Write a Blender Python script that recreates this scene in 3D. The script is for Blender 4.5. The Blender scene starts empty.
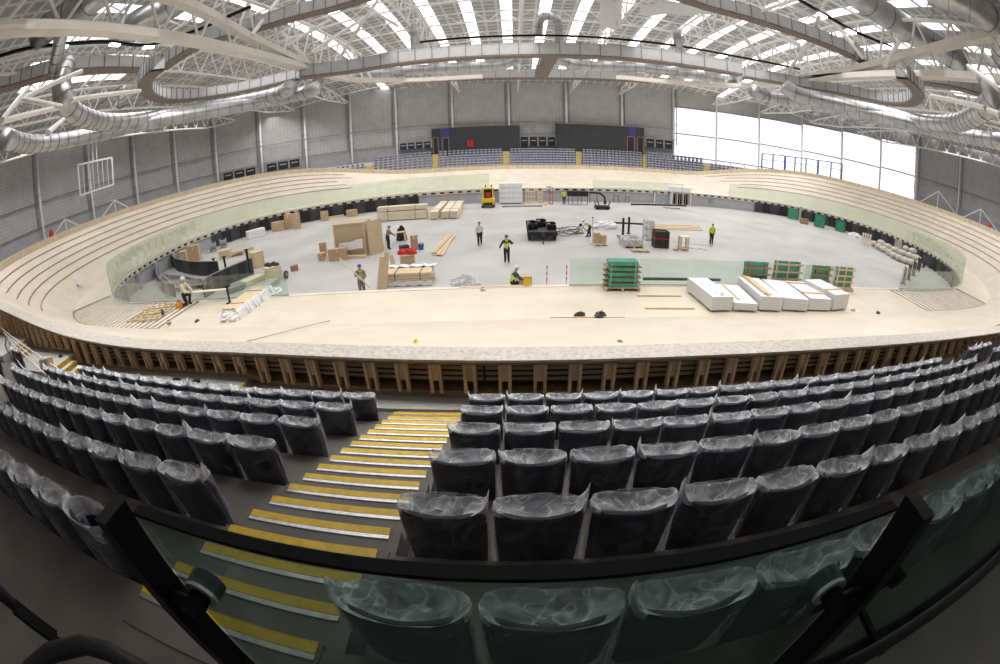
import bpy, math, random
import numpy as np
from mathutils import Vector, Matrix
random.seed(7)
PI = math.pi
SC = bpy.context.scene
COL = SC.collection
R = math.radians

# ------------------------------------------------------------------ camera
F, PITCH, YAW, ROLL, EYE = 450.0, R(23.9), R(-2.25), R(-1.5), 7.27
_f = np.array([math.sin(YAW)*math.cos(PITCH), math.cos(YAW)*math.cos(PITCH), -math.sin(PITCH)])
_r = np.array([math.cos(YAW), -math.sin(YAW), 0.0])
_u = np.cross(_r, _f)
_c, _s = math.cos(ROLL), math.sin(ROLL)
CR, CU = _c*_r + _s*_u, -_s*_r + _c*_u
cd = bpy.data.cameras.new('camera')
cd.type = 'PANO'
cd.panorama_type = 'FISHEYE_EQUISOLID'
cd.fisheye_lens = F*36.0/1000.0
cd.fisheye_fov = 2*PI
cd.sensor_width = 36.0
cd.sensor_height = 36.0*664/1000
cd.sensor_fit = 'HORIZONTAL'
cd.clip_start = 0.02
cd.clip_end = 400
cam = bpy.data.objects.new('camera', cd)
COL.objects.link(cam)
m = Matrix.Identity(4)
for i in range(3):
    m[i][0], m[i][1], m[i][2] = CR[i], CU[i], -_f[i]
m[0][3], m[1][3], m[2][3] = 0, 0, EYE
cam.matrix_world = m
SC.camera = cam

def ray(x, y):
    a, b = x-500.0, 332.0-y
    r = math.hypot(a, b)+1e-9
    th = 2*math.asin(min(1, r/(2*F)))
    return math.sin(th)*a/r*CR + math.sin(th)*b/r*CU + math.cos(th)*_f
def at_z(x, y, z=0.0):
    d = ray(x, y); t = (z-EYE)/d[2]
    return Vector((d[0]*t, d[1]*t, z))
def at_y(x, y, Y):
    d = ray(x, y); t = Y/d[1]
    return Vector((d[0]*t, Y, EYE+d[2]*t))
def at_dist(x, y, D):
    d = ray(x, y); h = math.hypot(d[0], d[1])
    return Vector((d[0]*D/h, d[1]*D/h, EYE+d[2]*D/h))
def proj(p):
    d = np.array([p[0], p[1], p[2]-EYE]); n = np.linalg.norm(d)
    a, b, c = d@CR, d@CU, d@_f
    th = math.acos(max(-1, min(1, c/n))); h = math.hypot(a, b)+1e-9
    r = 2*F*math.sin(th/2)
    return 500+r*a/h, 332-r*b/h
def hz(X, Y, ypx):
    lo, hi = -2.0, 30.0
    for _ in range(40):
        mid = (lo+hi)/2
        if proj((X, Y, mid))[1] > ypx: lo = mid
        else: hi = mid
    return (lo+hi)/2

# ------------------------------------------------------------------ materials
def nmat(name, col, rough=0.6, metal=0.0, var=0.12, scale=6.0, bump=0.0, col2=None, detail=4.0, stretch=(1, 1, 1), spec=0.5):
    mt = bpy.data.materials.new(name); mt.use_nodes = True
    nt = mt.node_tree; n = nt.nodes; l = nt.links
    p = n['Principled BSDF']
    p.inputs['Roughness'].default_value = rough
    p.inputs['Metallic'].default_value = metal
    p.inputs['Specular IOR Level'].default_value = spec
    tc = n.new('ShaderNodeTexCoord'); mp = n.new('ShaderNodeMapping')
    mp.inputs['Scale'].default_value = stretch
    l.new(tc.outputs['Object'], mp.inputs['Vector'])
    nz = n.new('ShaderNodeTexNoise'); nz.inputs['Scale'].default_value = scale; nz.inputs['Detail'].default_value = detail
    l.new(mp.outputs['Vector'], nz.inputs['Vector'])
    cr = n.new('ShaderNodeValToRGB')
    c2 = col2 or tuple(max(0, c*(1-var*2)) for c in col)
    c1 = tuple(min(1, c*(1+var)) for c in col)
    cr.color_ramp.elements[0].position = 0.3; cr.color_ramp.elements[1].position = 0.7
    cr.color_ramp.elements[0].color = (*c2, 1); cr.color_ramp.elements[1].color = (*c1, 1)
    l.new(nz.outputs['Fac'], cr.inputs['Fac']); l.new(cr.outputs['Color'], p.inputs['Base Color'])
    if bump:
        b = n.new('ShaderNodeBump'); b.inputs['Strength'].default_value = bump; b.inputs['Distance'].default_value = 0.02
        l.new(nz.outputs['Fac'], b.inputs['Height']); l.new(b.outputs['Normal'], p.inputs['Normal'])
    return mt

def brickmat(name, c1, c2, mortar, bw, rh, ms, rough=0.6, metal=0.0, offset=0.0, bump=0.3):
    mt = bpy.data.materials.new(name); mt.use_nodes = True
    nt = mt.node_tree; n = nt.nodes; l = nt.links
    p = n['Principled BSDF']; p.inputs['Roughness'].default_value = rough; p.inputs['Metallic'].default_value = metal
    tc = n.new('ShaderNodeTexCoord'); bt = n.new('ShaderNodeTexBrick')
    bt.offset = offset
    bt.inputs['Color1'].default_value = (*c1, 1); bt.inputs['Color2'].default_value = (*c2, 1); bt.inputs['Mortar'].default_value = (*mortar, 1)
    bt.inputs['Scale'].default_value = 1.0; bt.inputs['Mortar Size'].default_value = ms
    bt.inputs['Brick Width'].default_value = bw; bt.inputs['Row Height'].default_value = rh
    l.new(tc.outputs['UV'], bt.inputs['Vector'])
    nz = n.new('ShaderNodeTexNoise'); nz.inputs['Scale'].default_value = 0.6; l.new(tc.outputs['UV'], nz.inputs['Vector'])
    mx = n.new('ShaderNodeMixRGB'); mx.blend_type = 'MULTIPLY'; mx.inputs['Fac'].default_value = 0.3
    l.new(bt.outputs['Color'], mx.inputs['Color1']); l.new(nz.outputs['Fac'], mx.inputs['Color2'])
    l.new(mx.outputs['Color'], p.inputs['Base Color'])
    b = n.new('ShaderNodeBump'); b.inputs['Strength'].default_value = bump; b.inputs['Distance'].default_value = 0.02
    l.new(bt.outputs['Fac'], b.inputs['Height']); b.invert = True; l.new(b.outputs['Normal'], p.inputs['Normal'])
    return mt

def glassmat(name, tint, milky, mfac, gl=0.08, rough=0.03):
    mt = bpy.data.materials.new(name); mt.use_nodes = True
    nt = mt.node_tree; n = nt.nodes; l = nt.links
    n.remove(n['Principled BSDF']); out = n['Material Output']
    tr = n.new('ShaderNodeBsdfTransparent'); tr.inputs['Color'].default_value = (*tint, 1)
    df = n.new('ShaderNodeBsdfDiffuse'); df.inputs['Color'].default_value = (*milky, 1)
    gs = n.new('ShaderNodeBsdfGlossy'); gs.inputs['Roughness'].default_value = rough
    m1 = n.new('ShaderNodeMixShader'); m2 = n.new('ShaderNodeMixShader')
    tc = n.new('ShaderNodeTexCoord'); nz = n.new('ShaderNodeTexNoise'); nz.inputs['Scale'].default_value = 0.4; l.new(tc.outputs['Object'], nz.inputs['Vector'])
    mt_ = n.new('ShaderNodeMapRange'); mt_.inputs['To Min'].default_value = mfac*0.8; mt_.inputs['To Max'].default_value = mfac*1.2
    l.new(nz.outputs['Fac'], mt_.inputs['Value']); l.new(mt_.outputs[0], m1.inputs[0])
    l.new(tr.outputs[0], m1.inputs[1]); l.new(df.outputs[0], m1.inputs[2])
    lw = n.new('ShaderNodeFresnel'); lw.inputs['IOR'].default_value = 1.45
    mm = n.new('ShaderNodeMath'); mm.operation = 'MULTIPLY'; mm.inputs[1].default_value = gl*8
    l.new(lw.outputs[0], mm.inputs[0]); l.new(mm.outputs[0], m2.inputs[0])
    l.new(m1.outputs[0], m2.inputs[1]); l.new(gs.outputs[0], m2.inputs[2]); l.new(m2.outputs[0], out.inputs['Surface'])
    return mt

def plasticwrap(name, lo, hi, col=(0.62, 0.63, 0.68), scale=9.0, face=0.0):
    """thin cloudy polythene: see-through with whitish creases"""
    mt = bpy.data.materials.new(name); mt.use_nodes = True
    nt = mt.node_tree; n = nt.nodes; l = nt.links
    p = n['Principled BSDF']; p.inputs['Base Color'].default_value = (*col, 1); p.inputs['Roughness'].default_value = 0.32
    out = n['Material Output']
    tc = n.new('ShaderNodeTexCoord'); oi = n.new('ShaderNodeObjectInfo')
    va = n.new('ShaderNodeVectorMath'); va.operation = 'ADD'
    sc = n.new('ShaderNodeVectorMath'); sc.operation = 'SCALE'; sc.inputs['Scale'].default_value = 30.0
    cmb = n.new('ShaderNodeCombineXYZ')
    for k in range(3): l.new(oi.outputs['Random'], cmb.inputs[k])
    l.new(cmb.outputs[0], sc.inputs[0]); l.new(tc.outputs['Object'], va.inputs[0]); l.new(sc.outputs[0], va.inputs[1])
    nz = n.new('ShaderNodeTexNoise'); nz.inputs['Scale'].default_value = scale; nz.inputs['Detail'].default_value = 5; nz.inputs['Distortion'].default_value = 1.6
    l.new(va.outputs[0], nz.inputs['Vector'])
    cr = n.new('ShaderNodeValToRGB')
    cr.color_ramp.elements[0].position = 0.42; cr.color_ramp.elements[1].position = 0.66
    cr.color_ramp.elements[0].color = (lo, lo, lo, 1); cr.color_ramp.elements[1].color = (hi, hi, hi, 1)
    l.new(nz.outputs['Fac'], cr.inputs['Fac'])
    # sharp creases: thin ridges of a second noise; edge-on film looks denser
    n2 = n.new('ShaderNodeTexNoise'); n2.inputs['Scale'].default_value = scale*0.75; n2.inputs['Detail'].default_value = 2; n2.inputs['Distortion'].default_value = 0.8
    l.new(va.outputs[0], n2.inputs['Vector'])
    sb = n.new('ShaderNodeMath'); sb.operation = 'SUBTRACT'; sb.inputs[1].default_value = 0.5; l.new(n2.outputs['Fac'], sb.inputs[0])
    ab = n.new('ShaderNodeMath'); ab.operation = 'ABSOLUTE'; l.new(sb.outputs[0], ab.inputs[0])
    rg_ = n.new('ShaderNodeMapRange'); rg_.inputs['From Min'].default_value = 0.0; rg_.inputs['From Max'].default_value = 0.022; rg_.inputs['To Min'].default_value = hi*0.75; rg_.inputs['To Max'].default_value = 0.0
    l.new(ab.outputs[0], rg_.inputs['Value'])
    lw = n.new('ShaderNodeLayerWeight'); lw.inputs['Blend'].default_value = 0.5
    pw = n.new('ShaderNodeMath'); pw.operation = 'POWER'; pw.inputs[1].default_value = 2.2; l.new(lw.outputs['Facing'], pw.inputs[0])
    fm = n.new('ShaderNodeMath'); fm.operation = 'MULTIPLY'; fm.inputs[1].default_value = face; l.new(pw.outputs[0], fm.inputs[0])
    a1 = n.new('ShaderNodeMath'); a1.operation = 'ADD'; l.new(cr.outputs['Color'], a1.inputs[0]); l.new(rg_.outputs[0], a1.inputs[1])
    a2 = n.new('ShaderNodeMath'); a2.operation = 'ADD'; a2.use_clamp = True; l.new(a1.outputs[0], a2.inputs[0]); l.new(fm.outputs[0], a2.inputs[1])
    b = n.new('ShaderNodeBump'); b.inputs['Strength'].default_value = 0.7; b.inputs['Distance'].default_value = 0.03
    l.new(nz.outputs['Fac'], b.inputs['Height']); l.new(b.outputs['Normal'], p.inputs['Normal'])
    tr = n.new('ShaderNodeBsdfTransparent'); tr.inputs['Color'].default_value = (0.93, 0.93, 0.95, 1)
    mx = n.new('ShaderNodeMixShader')
    l.new(a2.outputs[0], mx.inputs[0]); l.new(tr.outputs[0], mx.inputs[1]); l.new(p.outputs[0], mx.inputs[2])
    l.new(mx.outputs[0], out.inputs['Surface'])
    return mt

def emit(name, col, st):
    mt = bpy.data.materials.new(name); mt.use_nodes = True
    nt = mt.node_tree; n = nt.nodes; l = nt.links
    n.remove(n['Principled BSDF'])
    e = n.new('ShaderNodeEmission'); e.inputs['Color'].default_value = (*col, 1); e.inputs['Strength'].default_value = st
    l.new(e.outputs[0], n['Material Output'].inputs['Surface'])
    return mt

M = {}
M['pine'] = nmat('pale_pine', (0.80, 0.70, 0.56), 0.55, var=0.06, scale=3, stretch=(0.3, 3, 3))
M['pine_dusty'] = nmat('dusty_pine', (0.74, 0.67, 0.58), 0.7, var=0.06, scale=1.5)
M['ply'] = nmat('plywood', (0.58, 0.44, 0.29), 0.7, var=0.04, scale=1.6, stretch=(1, 1, 3))
M['lumber'] = nmat('fresh_lumber', (0.76, 0.59, 0.38), 0.6, var=0.07, scale=5, stretch=(0.4, 6, 6))
M['lumber_pale'] = nmat('pale_lumber', (0.83, 0.72, 0.55), 0.6, var=0.06, scale=5, stretch=(0.4, 6, 6))
M['old_wood'] = nmat('brown_timber', (0.36, 0.23, 0.12), 0.7, var=0.2, scale=6, stretch=(1, 1, 3))
M['frame_wood'] = nmat('support_timber', (0.80, 0.55, 0.31), 0.7, var=0.12, scale=8, stretch=(1, 1, 0.4))
M['batten'] = nmat('red_brown_batten', (0.42, 0.24, 0.13), 0.7, var=0.15, scale=4)
M['card'] = nmat('cardboard', (0.56, 0.39, 0.24), 0.8, var=0.04, scale=2)
M['concrete_floor'] = nmat('infield_concrete', (0.535, 0.52, 0.505), 0.45, var=0.09, scale=0.25, detail=8, bump=0.02)
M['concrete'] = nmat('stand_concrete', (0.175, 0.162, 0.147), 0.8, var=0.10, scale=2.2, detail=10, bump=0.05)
M['concrete_light'] = nmat('walkway_concrete', (0.55, 0.53, 0.50), 0.7, var=0.08, scale=2.0, detail=8)
M['yellow'] = nmat('nosing_yellow', (0.72, 0.47, 0.03), 0.5, var=0.10, scale=14)
M['alu'] = nmat('aluminium_edge', (0.72, 0.72, 0.74), 0.3, metal=0.7, var=0.1, scale=20)
M['seat'] = nmat('navy_upholstery', (0.026, 0.027, 0.045), 0.65, var=0.2, scale=40)
M['seat_in'] = nmat('purple_navy_upholstery', (0.035, 0.032, 0.085), 0.6, var=0.2, scale=40)
M['blk'] = nmat('black_metal', (0.006, 0.006, 0.007), 0.45, var=0.2, scale=20, spec=0.12)
M['blkpl'] = nmat('black_plastic', (0.015, 0.015, 0.017), 0.5, var=0.25, scale=9)
M['post'] = nmat('dark_green_black_steel', (0.007, 0.010, 0.009), 0.4, var=0.2, scale=15, spec=0.25)
M['white'] = nmat('white_paint', (0.80, 0.80, 0.79), 0.45, var=0.04, scale=3)
M['steel'] = nmat('white_steelwork', (0.86, 0.85, 0.83), 0.45, var=0.04, scale=2)
M['ribbon'] = nmat('cream_steel_chord', (0.76, 0.72, 0.65), 0.5, var=0.03, scale=1)
M['galv'] = nmat('galvanised_duct', (0.55, 0.56, 0.57), 0.32, metal=0.75, var=0.14, scale=1.2, stretch=(1, 1, 1))
M['galv_dark'] = nmat('duct_joint', (0.25, 0.25, 0.26), 0.4, metal=0.6, var=0.1, scale=4)
M['mesh'] = nmat('grey_mesh_panel', (0.55, 0.55, 0.56), 0.5, metal=0.2, var=0.04, scale=2)
M['catdeck'] = nmat('catwalk_deck', (0.24, 0.20, 0.17), 0.7, var=0.15, scale=4)
M['dgrey'] = nmat('dark_grey_cladding', (0.045, 0.047, 0.052), 0.6, var=0.1, scale=2)
M['mgrey'] = nmat('mid_grey', (0.30, 0.30, 0.31), 0.6, var=0.1, scale=3)
M['lgrey'] = nmat('light_grey_panel', (0.42, 0.42, 0.44), 0.6, var=0.05, scale=1.5)
M['purple'] = nmat('purple_panel', (0.07, 0.04, 0.22), 0.5, var=0.08, scale=3)
M['red'] = nmat('red_paint', (0.55, 0.03, 0.02), 0.5, var=0.12, scale=8)
M['redfab'] = nmat('red_fabric', (0.60, 0.04, 0.04), 0.8, var=0.2, scale=12, bump=0.2)
M['green'] = nmat('green_glass_pack', (0.06, 0.30, 0.19), 0.25, var=0.12, scale=3)
M['blue'] = nmat('blue_plastic', (0.03, 0.10, 0.42), 0.4, var=0.1, scale=8)
M['forkyel'] = nmat('yellow_machine_paint', (0.78, 0.55, 0.02), 0.4, var=0.06, scale=5)
M['orange'] = nmat('orange_bag', (0.75, 0.28, 0.02), 0.6, var=0.1, scale=8)
M['hivis'] = nmat('hi_vis_yellow', (0.62, 0.78, 0.04), 0.6, var=0.1, scale=20)
M['reflect'] = nmat('reflective_tape', (0.70, 0.72, 0.72), 0.3, var=0.05, scale=20)
M['skin'] = nmat('skin', (0.58, 0.36, 0.26), 0.55, var=0.06, scale=20)
M['darkcloth'] = nmat('dark_trousers', (0.02, 0.02, 0.028), 0.8, var=0.2, scale=30)
M['whitecloth'] = nmat('pale_shirt', (0.72, 0.66, 0.62), 0.8, var=0.08, scale=30)
M['bluecloth'] = nmat('blue_jeans', (0.06, 0.09, 0.17), 0.8, var=0.15, scale=30)
M['camo'] = nmat('dusty_workwear', (0.30, 0.25, 0.20), 0.8, var=0.25, scale=14)
M['hair'] = nmat('dark_hair', (0.03, 0.02, 0.015), 0.7, var=0.2, scale=50)
M['sack'] = nmat('pale_sack', (0.60, 0.56, 0.50), 0.85, var=0.15, scale=4, bump=0.3)
M['sheet'] = nmat('white_sheet', (0.82, 0.82, 0.84), 0.5, var=0.05, scale=5, bump=0.2)
M['pack'] = brickmat('white_wrapped_boards', (0.82, 0.82, 0.83), (0.78, 0.78, 0.80), (0.64, 0.64, 0.66), 30.0, 0.11, 0.010, 0.45, bump=0.15)
M['glass'] = glassmat('green_tinted_glass', (0.90, 0.955, 0.92), (0.66, 0.74, 0.62), 0.055, gl=0.03)
M['glassnear'] = glassmat('near_balustrade_glass', (0.80, 0.90, 0.87), (0.14, 0.22, 0.21), 0.07, gl=0.03)
M['glassedge'] = nmat('glass_edge', (0.02, 0.05, 0.045), 0.25, var=0.2, scale=6)
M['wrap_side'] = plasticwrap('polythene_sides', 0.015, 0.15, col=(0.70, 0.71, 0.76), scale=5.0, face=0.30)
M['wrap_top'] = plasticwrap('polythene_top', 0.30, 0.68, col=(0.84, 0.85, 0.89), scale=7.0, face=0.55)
M['wrap_sheet'] = plasticwrap('clear_wrapping', 0.35, 0.62, col=(0.85, 0.86, 0.88), scale=1.6)
M['lattice'] = brickmat('grey_louvre_wall', (0.58, 0.575, 0.57), (0.62, 0.615, 0.61), (0.44, 0.435, 0.43), 0.62, 0.42, 0.03, 0.55)
M['deck'] = brickmat('roof_deck', (0.46, 0.46, 0.46), (0.52, 0.52, 0.52), (0.84, 0.84, 0.84), 1.4, 1.15, 0.16, 0.6)
M['sky'] = emit('skylight_glow', (1.0, 0.99, 0.98), 2.6)
M['lamp'] = emit('lamp_glow', (1.0, 0.97, 0.9), 6.0)
M['green_led'] = emit('green_led', (0.1, 1.0, 0.4), 3.0)

# ------------------------------------------------------------------ mesh builder
class MB:
    """collects shapes; build() links them as ONE mesh object"""
    def __init__(s, org=(0, 0, 0), rz=0.0):
        s.v, s.f, s.mi, s.uv = [], [], [], {}
        s.o = Vector(org); s.inv = Matrix.Rotation(-rz, 3, 'Z')
    def P(s, p):
        s.v.append(tuple(p)); return len(s.v)-1
    def face(s, ids, mi=0, uv=None):
        s.f.append(tuple(ids)); s.mi.append(mi)
        if uv: s.uv[len(s.f)-1] = uv
    def quad(s, a, b, c, d, mi=0, uv=None):
        s.face([s.P(a), s.P(b), s.P(c), s.P(d)], mi, uv)
    def hexa(s, b, t, mi=0):
        i = [s.P(p) for p in b]+[s.P(p) for p in t]
        for q in ((3, 2, 1, 0), (4, 5, 6, 7), (0, 1, 5, 4), (1, 2, 6, 5), (2, 3, 7, 6), (3, 0, 4, 7)):
            s.face([i[k] for k in q], mi)
    def box(s, c, d, rz=0.0, mi=0, rx=0.0, ry=0.0, taper=1.0):
        rot = Matrix.Rotation(rz, 3, 'Z') @ Matrix.Rotation(ry, 3, 'Y') @ Matrix.Rotation(rx, 3, 'X')
        c = Vector(c); x, y, z = d[0]/2, d[1]/2, d[2]/2
        b = [c+rot@Vector(p) for p in ((-x, -y, -z), (x, -y, -z), (x, y, -z), (-x, y, -z))]
        t = [c+rot@Vector(p) for p in ((-x*taper, -y*taper, z), (x*taper, -y*taper, z), (x*taper, y*taper, z), (-x*taper, y*taper, z))]
        s.hexa(b, t, mi); return s
    def beam(s, p, q, w, h=None, mi=0, up=(0, 0, 1)):
        p, q = Vector(p), Vector(q); h = h or w
        d = (q-p).normalized(); u = Vector(up)
        if abs(d.dot(u)) > 0.97: u = Vector((0, 1, 0))
        a = d.cross(u).normalized(); b = a.cross(d).normalized()
        a, b = a*w/2, b*h/2
        s.hexa([p-a-b, p+a-b, p+a+b, p-a+b], [q-a-b, q+a-b, q+a+b, q-a+b], mi); return s
    def tube(s, pts, r, n=8, mi=0, cap=True, closed=False):
        pts = [Vector(p) for p in pts]; N = len(pts)
        rr = r if hasattr(r, '__len__') else [r]*N
        rings = []; up = None
        for i in range(N):
            a = pts[(i-1) % N] if (closed or i > 0) else pts[i]
            b = pts[(i+1) % N] if (closed or i < N-1) else pts[i]
            d = (b-a).normalized()
            if up is None:
                up = Vector((0, 0, 1)) if abs(d.z) < 0.95 else Vector((1, 0, 0))
            x = d.cross(up).normalized(); y = x.cross(d).normalized(); up = y
            rings.append([s.P(pts[i]+(x*math.cos(2*PI*k/n)+y*math.sin(2*PI*k/n))*rr[i]) for k in range(n)])
        for i in range(N if closed else N-1):
            A, B = rings[i], rings[(i+1) % N]
            for k in range(n):
                s.face([A[k], A[(k+1) % n], B[(k+1) % n], B[k]], mi)
        if cap and not closed:
            s.face(rings[0][::-1], mi); s.face(rings[-1], mi)
        return s
    def sweep(s, pts, prof, mi=0, closed=False, uvs=None, cap=True, nrm=None):
        """prof: (side offset, height offset) polyline swept along pts, side = horizontal right-hand normal"""
        pts = [Vector(p) for p in pts]; N = len(pts); rows = []; L = 0; acc = []
        for i in range(N):
            a = pts[(i-1) % N] if (closed or i > 0) else pts[i]
            b = pts[(i+1) % N] if (closed or i < N-1) else pts[i]
            d = (b-a); d.z = 0; d.normalize(); nr = Vector((d.y, -d.x, 0))
            pf = prof(i) if callable(prof) else prof
            rows.append([s.P(pts[i]+nr*q[0]+Vector((0, 0, q[1]))) for q in pf])
            if i: L += (pts[i]-pts[i-1]).length
            acc.append(L)
        K = len(rows[0])
        for i in range(N if closed else N-1):
            A, B = rows[i], rows[(i+1) % N]
            u0 = acc[i]; u1 = acc[i+1] if i < N-1 else L+(pts[0]-pts[-1]).length
            for k in range(K-1):
                uv = None
                if uvs: uv = ((u0, uvs[k]), (u1, uvs[k]), (u1, uvs[k+1]), (u0, uvs[k+1]))
                s.face([A[k], B[k], B[k+1], A[k+1]], mi, uv)
        return rows
    def ell(s, c, r, nu=12, nv=8, mi=0, half=False, jit=0.0, rz=0.0):
        c = Vector(c); rot = Matrix.Rotation(rz, 3, 'Z'); rings = []
        lo = 0.0 if half else -PI/2
        for j in range(nv+1):
            t = lo+(PI/2-lo)*j/nv; ring = []
            for i in range(nu):
                p = 2*PI*i/nu; k = 1+random.uniform(-jit, jit)
                ring.append(s.P(c+rot@Vector((r[0]*math.cos(t)*math.cos(p)*k, r[1]*math.cos(t)*math.sin(p)*k, r[2]*math.sin(t)*k))))
            rings.append(ring)
        for j in range(nv):
            for i in range(nu):
                s.face([rings[j][i], rings[j][(i+1) % nu], rings[j+1][(i+1) % nu], rings[j+1][i]], mi)
        return s
    def prism(s, poly, z0, z1, mi=0):
        n = len(poly)
        a = [s.P((p[0], p[1], z0)) for p in poly]; b = [s.P((p[0], p[1], z1)) for p in poly]
        s.face(a[::-1], mi); s.face(b, mi)
        for i in range(n): s.face([a[i], a[(i+1) % n], b[(i+1) % n], b[i]], mi)
        return s
    def cyl(s, p, q, r, n=12, mi=0, r2=None):
        return s.tube([p, q], [r, r if r2 is None else r2], n, mi)
    def mesh(s, name, mats):
        me = bpy.data.meshes.new(name)
        me.from_pydata([s.inv@(Vector(p)-s.o) for p in s.v], [], s.f)
        for mt in (mats if isinstance(mats, (list, tuple)) else [mats]): me.materials.append(mt)
        if any(s.mi): me.polygons.foreach_set('material_index', s.mi)
        if s.uv:
            ul = me.uv_layers.new(name='UVMap')
            for fi, uv in s.uv.items():
                for k, li in enumerate(me.polygons[fi].loop_indices): ul.data[li].uv = uv[k % len(uv)]
        return me
    def build(s, name, mats, parent=None, smooth=False, bevel=0.0, loc=None, rz=0.0):
        me = s.mesh(name, mats)
        if smooth: me.polygons.foreach_set('use_smooth', [True]*len(me.polygons))
        me.update()
        o = bpy.data.objects.new(name, me); COL.objects.link(o)
        if parent is not None: o.parent = parent
        if loc is not None: o.location = loc; o.rotation_euler.z = rz
        if bevel:
            b = o.modifiers.new('edge', 'BEVEL'); b.width = bevel; b.segments = 2; b.limit_method = 'ANGLE'
        return o

def tag(o, label=None, cat=None, group=None, kind=None):
    if label: o['label'] = label
    if cat: o['category'] = cat
    if group: o['group'] = group
    if kind or cat: o['kind'] = kind or 'thing'
    return o
def thing(name, label, cat, loc=(0, 0, 0), rz=0.0, group=None, kind=None):
    o = bpy.data.objects.new(name, None); COL.objects.link(o)
    o.empty_display_size = 0.2
    o.location = loc; o.rotation_euler.z = rz
    return tag(o, label, cat, group, kind)
def kids(o): return [c for c in COL.objects if c.parent == o]
def copy_tree(root, loc, rz, label=None, group=None, ch=None):
    r = root.copy(); COL.objects.link(r); r.location = loc; r.rotation_euler.z = rz
    if label: r['label'] = label
    if group: r['group'] = group
    for c in (ch if ch is not None else kids(root)):
        k = c.copy(); COL.objects.link(k); k.parent = r
        for g in kids(c) if ch is None else ():
            h = g.copy(); COL.objects.link(h); h.parent = k
    return r
ORD = 'zeroth first second third fourth fifth sixth seventh eighth ninth tenth eleventh twelfth thirteenth fourteenth fifteenth sixteenth seventeenth eighteenth nineteenth twentieth twenty-first twenty-second twenty-third twenty-fourth'.split()
def smooth01(t):
    t = max(0.0, min(1.0, t)); return t*t*(3-2*t)
# ------------------------------------------------------------------ plan of the track
CP = [(0,16.9),(10,17.2),(20,17.9),(28,18.7),(34,20.0),(40,22.8),(44.5,26.6),(48,31.5),(49.6,37),(50,43),(48.6,49),(45,53.8),(39,57.3),(30,58.6),(18,58.2),(8,57.2),(-4,56.2),(-12,55),(-20,52.3),(-27.5,48.3),(-31.3,43.5),(-33,36.5),(-32.2,29.5),(-30.3,24),(-27,19.6),(-22,17.2),(-12,16.6)]
NT = 240
def closed_curve(cp, n):
    cp = np.array(cp, float); N = len(cp); out = []
    for i in range(N):
        p = [cp[(i+j-1) % N] for j in range(4)]
        for t in np.linspace(0, 1, 8, endpoint=False):
            out.append(.5*(2*p[1]+(p[2]-p[0])*t+(2*p[0]-5*p[1]+4*p[2]-p[3])*t*t+(3*p[1]-p[0]-3*p[2]+p[3])*t**3))
    out = np.array(out); ext = np.vstack([out, out[:1]])
    s = np.concatenate([[0], np.cumsum(np.linalg.norm(ext[1:]-ext[:-1], axis=1))])
    q = np.linspace(0, s[-1], n, endpoint=False)
    C = np.stack([np.interp(q, s, ext[:, k]) for k in (0, 1)], 1)
    for _ in range(8): C = .25*np.roll(C, 1, 0)+.5*C+.25*np.roll(C, -1, 0)
    return C, s[-1]
TI, TLEN = closed_curve(CP, NT)
_t = np.roll(TI, -1, 0)-np.roll(TI, 1, 0); _t /= np.linalg.norm(_t, axis=1)[:, None]
TN = np.stack([_t[:, 1], -_t[:, 0]], 1)
for _ in range(6):
    TN = .25*np.roll(TN, 1, 0)+.5*TN+.25*np.roll(TN, -1, 0)
TN /= np.linalg.norm(TN, axis=1)[:, None]
ZI, WF, SL = 1.76, 3.5, 7.4
CXT = 8.5
_b = np.array([smooth01(((x-CXT-18)/19) if x > CXT else (((CXT-x-15)/24) if y < 30 else ((CXT-x-19)/19))) for x, y in TI])
_bm = np.array([42.0 if x > CXT else 38.5 for x in TI[:, 0]])
BA = np.radians(14.9+(_bm-14.9)*_b)
WB = SL*np.cos(BA); HB = SL*np.sin(BA)
# the near straight is a little narrower towards its far-left end
for i in range(NT):
    x, y = TI[i]
    if y < 30 and x < 0: WB[i] -= 0.55*smooth01(-x/7)*(1-smooth01((-x-14)/10))
for _ in range(4): WB = .25*np.roll(WB, 1)+.5*WB+.25*np.roll(WB, -1)
def tp(i, frac=0.0, up=0.0):
    """point on the track: frac<0 flat zone (-1 inner edge .. 0 foot of the bank), 0..1 up the bank; i may be fractional"""
    i = i % NT; a = int(i) % NT; b = (a+1) % NT; t = i-int(i)
    I = TI[a]*(1-t)+TI[b]*t; N = TN[a]*(1-t)+TN[b]*t; w = WB[a]*(1-t)+WB[b]*t; h = HB[a]*(1-t)+HB[b]*t
    if frac <= 0: o, z = WF*(1+frac), ZI
    else: o, z = WF+w*frac, ZI+h*frac
    return Vector((I[0]+N[0]*o, I[1]+N[1]*o, z+up))
def idx_of_x(x, near=True):
    best = None
    for i in range(NT):
        if (TI[i][1] < 36.6) == near:
            d = abs(TI[i][0]-x)
            if best is None or d < best[0]: best = (d, i)
    return best[1]
def lip(i, off=0.45, up=0.57):
    p = tp(i, 1.0); a = int(i) % NT
    return Vector((p.x+TN[a][0]*off, p.y+TN[a][1]*off, p.z+up))
TC = (8.5, 36.6, 0)

# ------------------------------------------------------------------ floors
def oval(a, b, n, cnt=120, cx=8.5, cy=36.6):
    out = []
    for i in range(cnt):
        t = 2*PI*i/cnt; c, s_ = math.cos(t), math.sin(t)
        out.append((cx+a*abs(c)**(2/n)*(1 if c >= 0 else -1), cy+b*abs(s_)**(2/n)*(1 if s_ >= 0 else -1)))
    return out
WA, WBB, WN = 63.0, 41.5, 2.5
mb = MB(); pl = oval(WA+0.3, WBB+0.3, WN)
mb.prism(pl, -0.3, 0.0)
fl = mb.build('floor', M['concrete_floor']); tag(fl, kind='structure')

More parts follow.
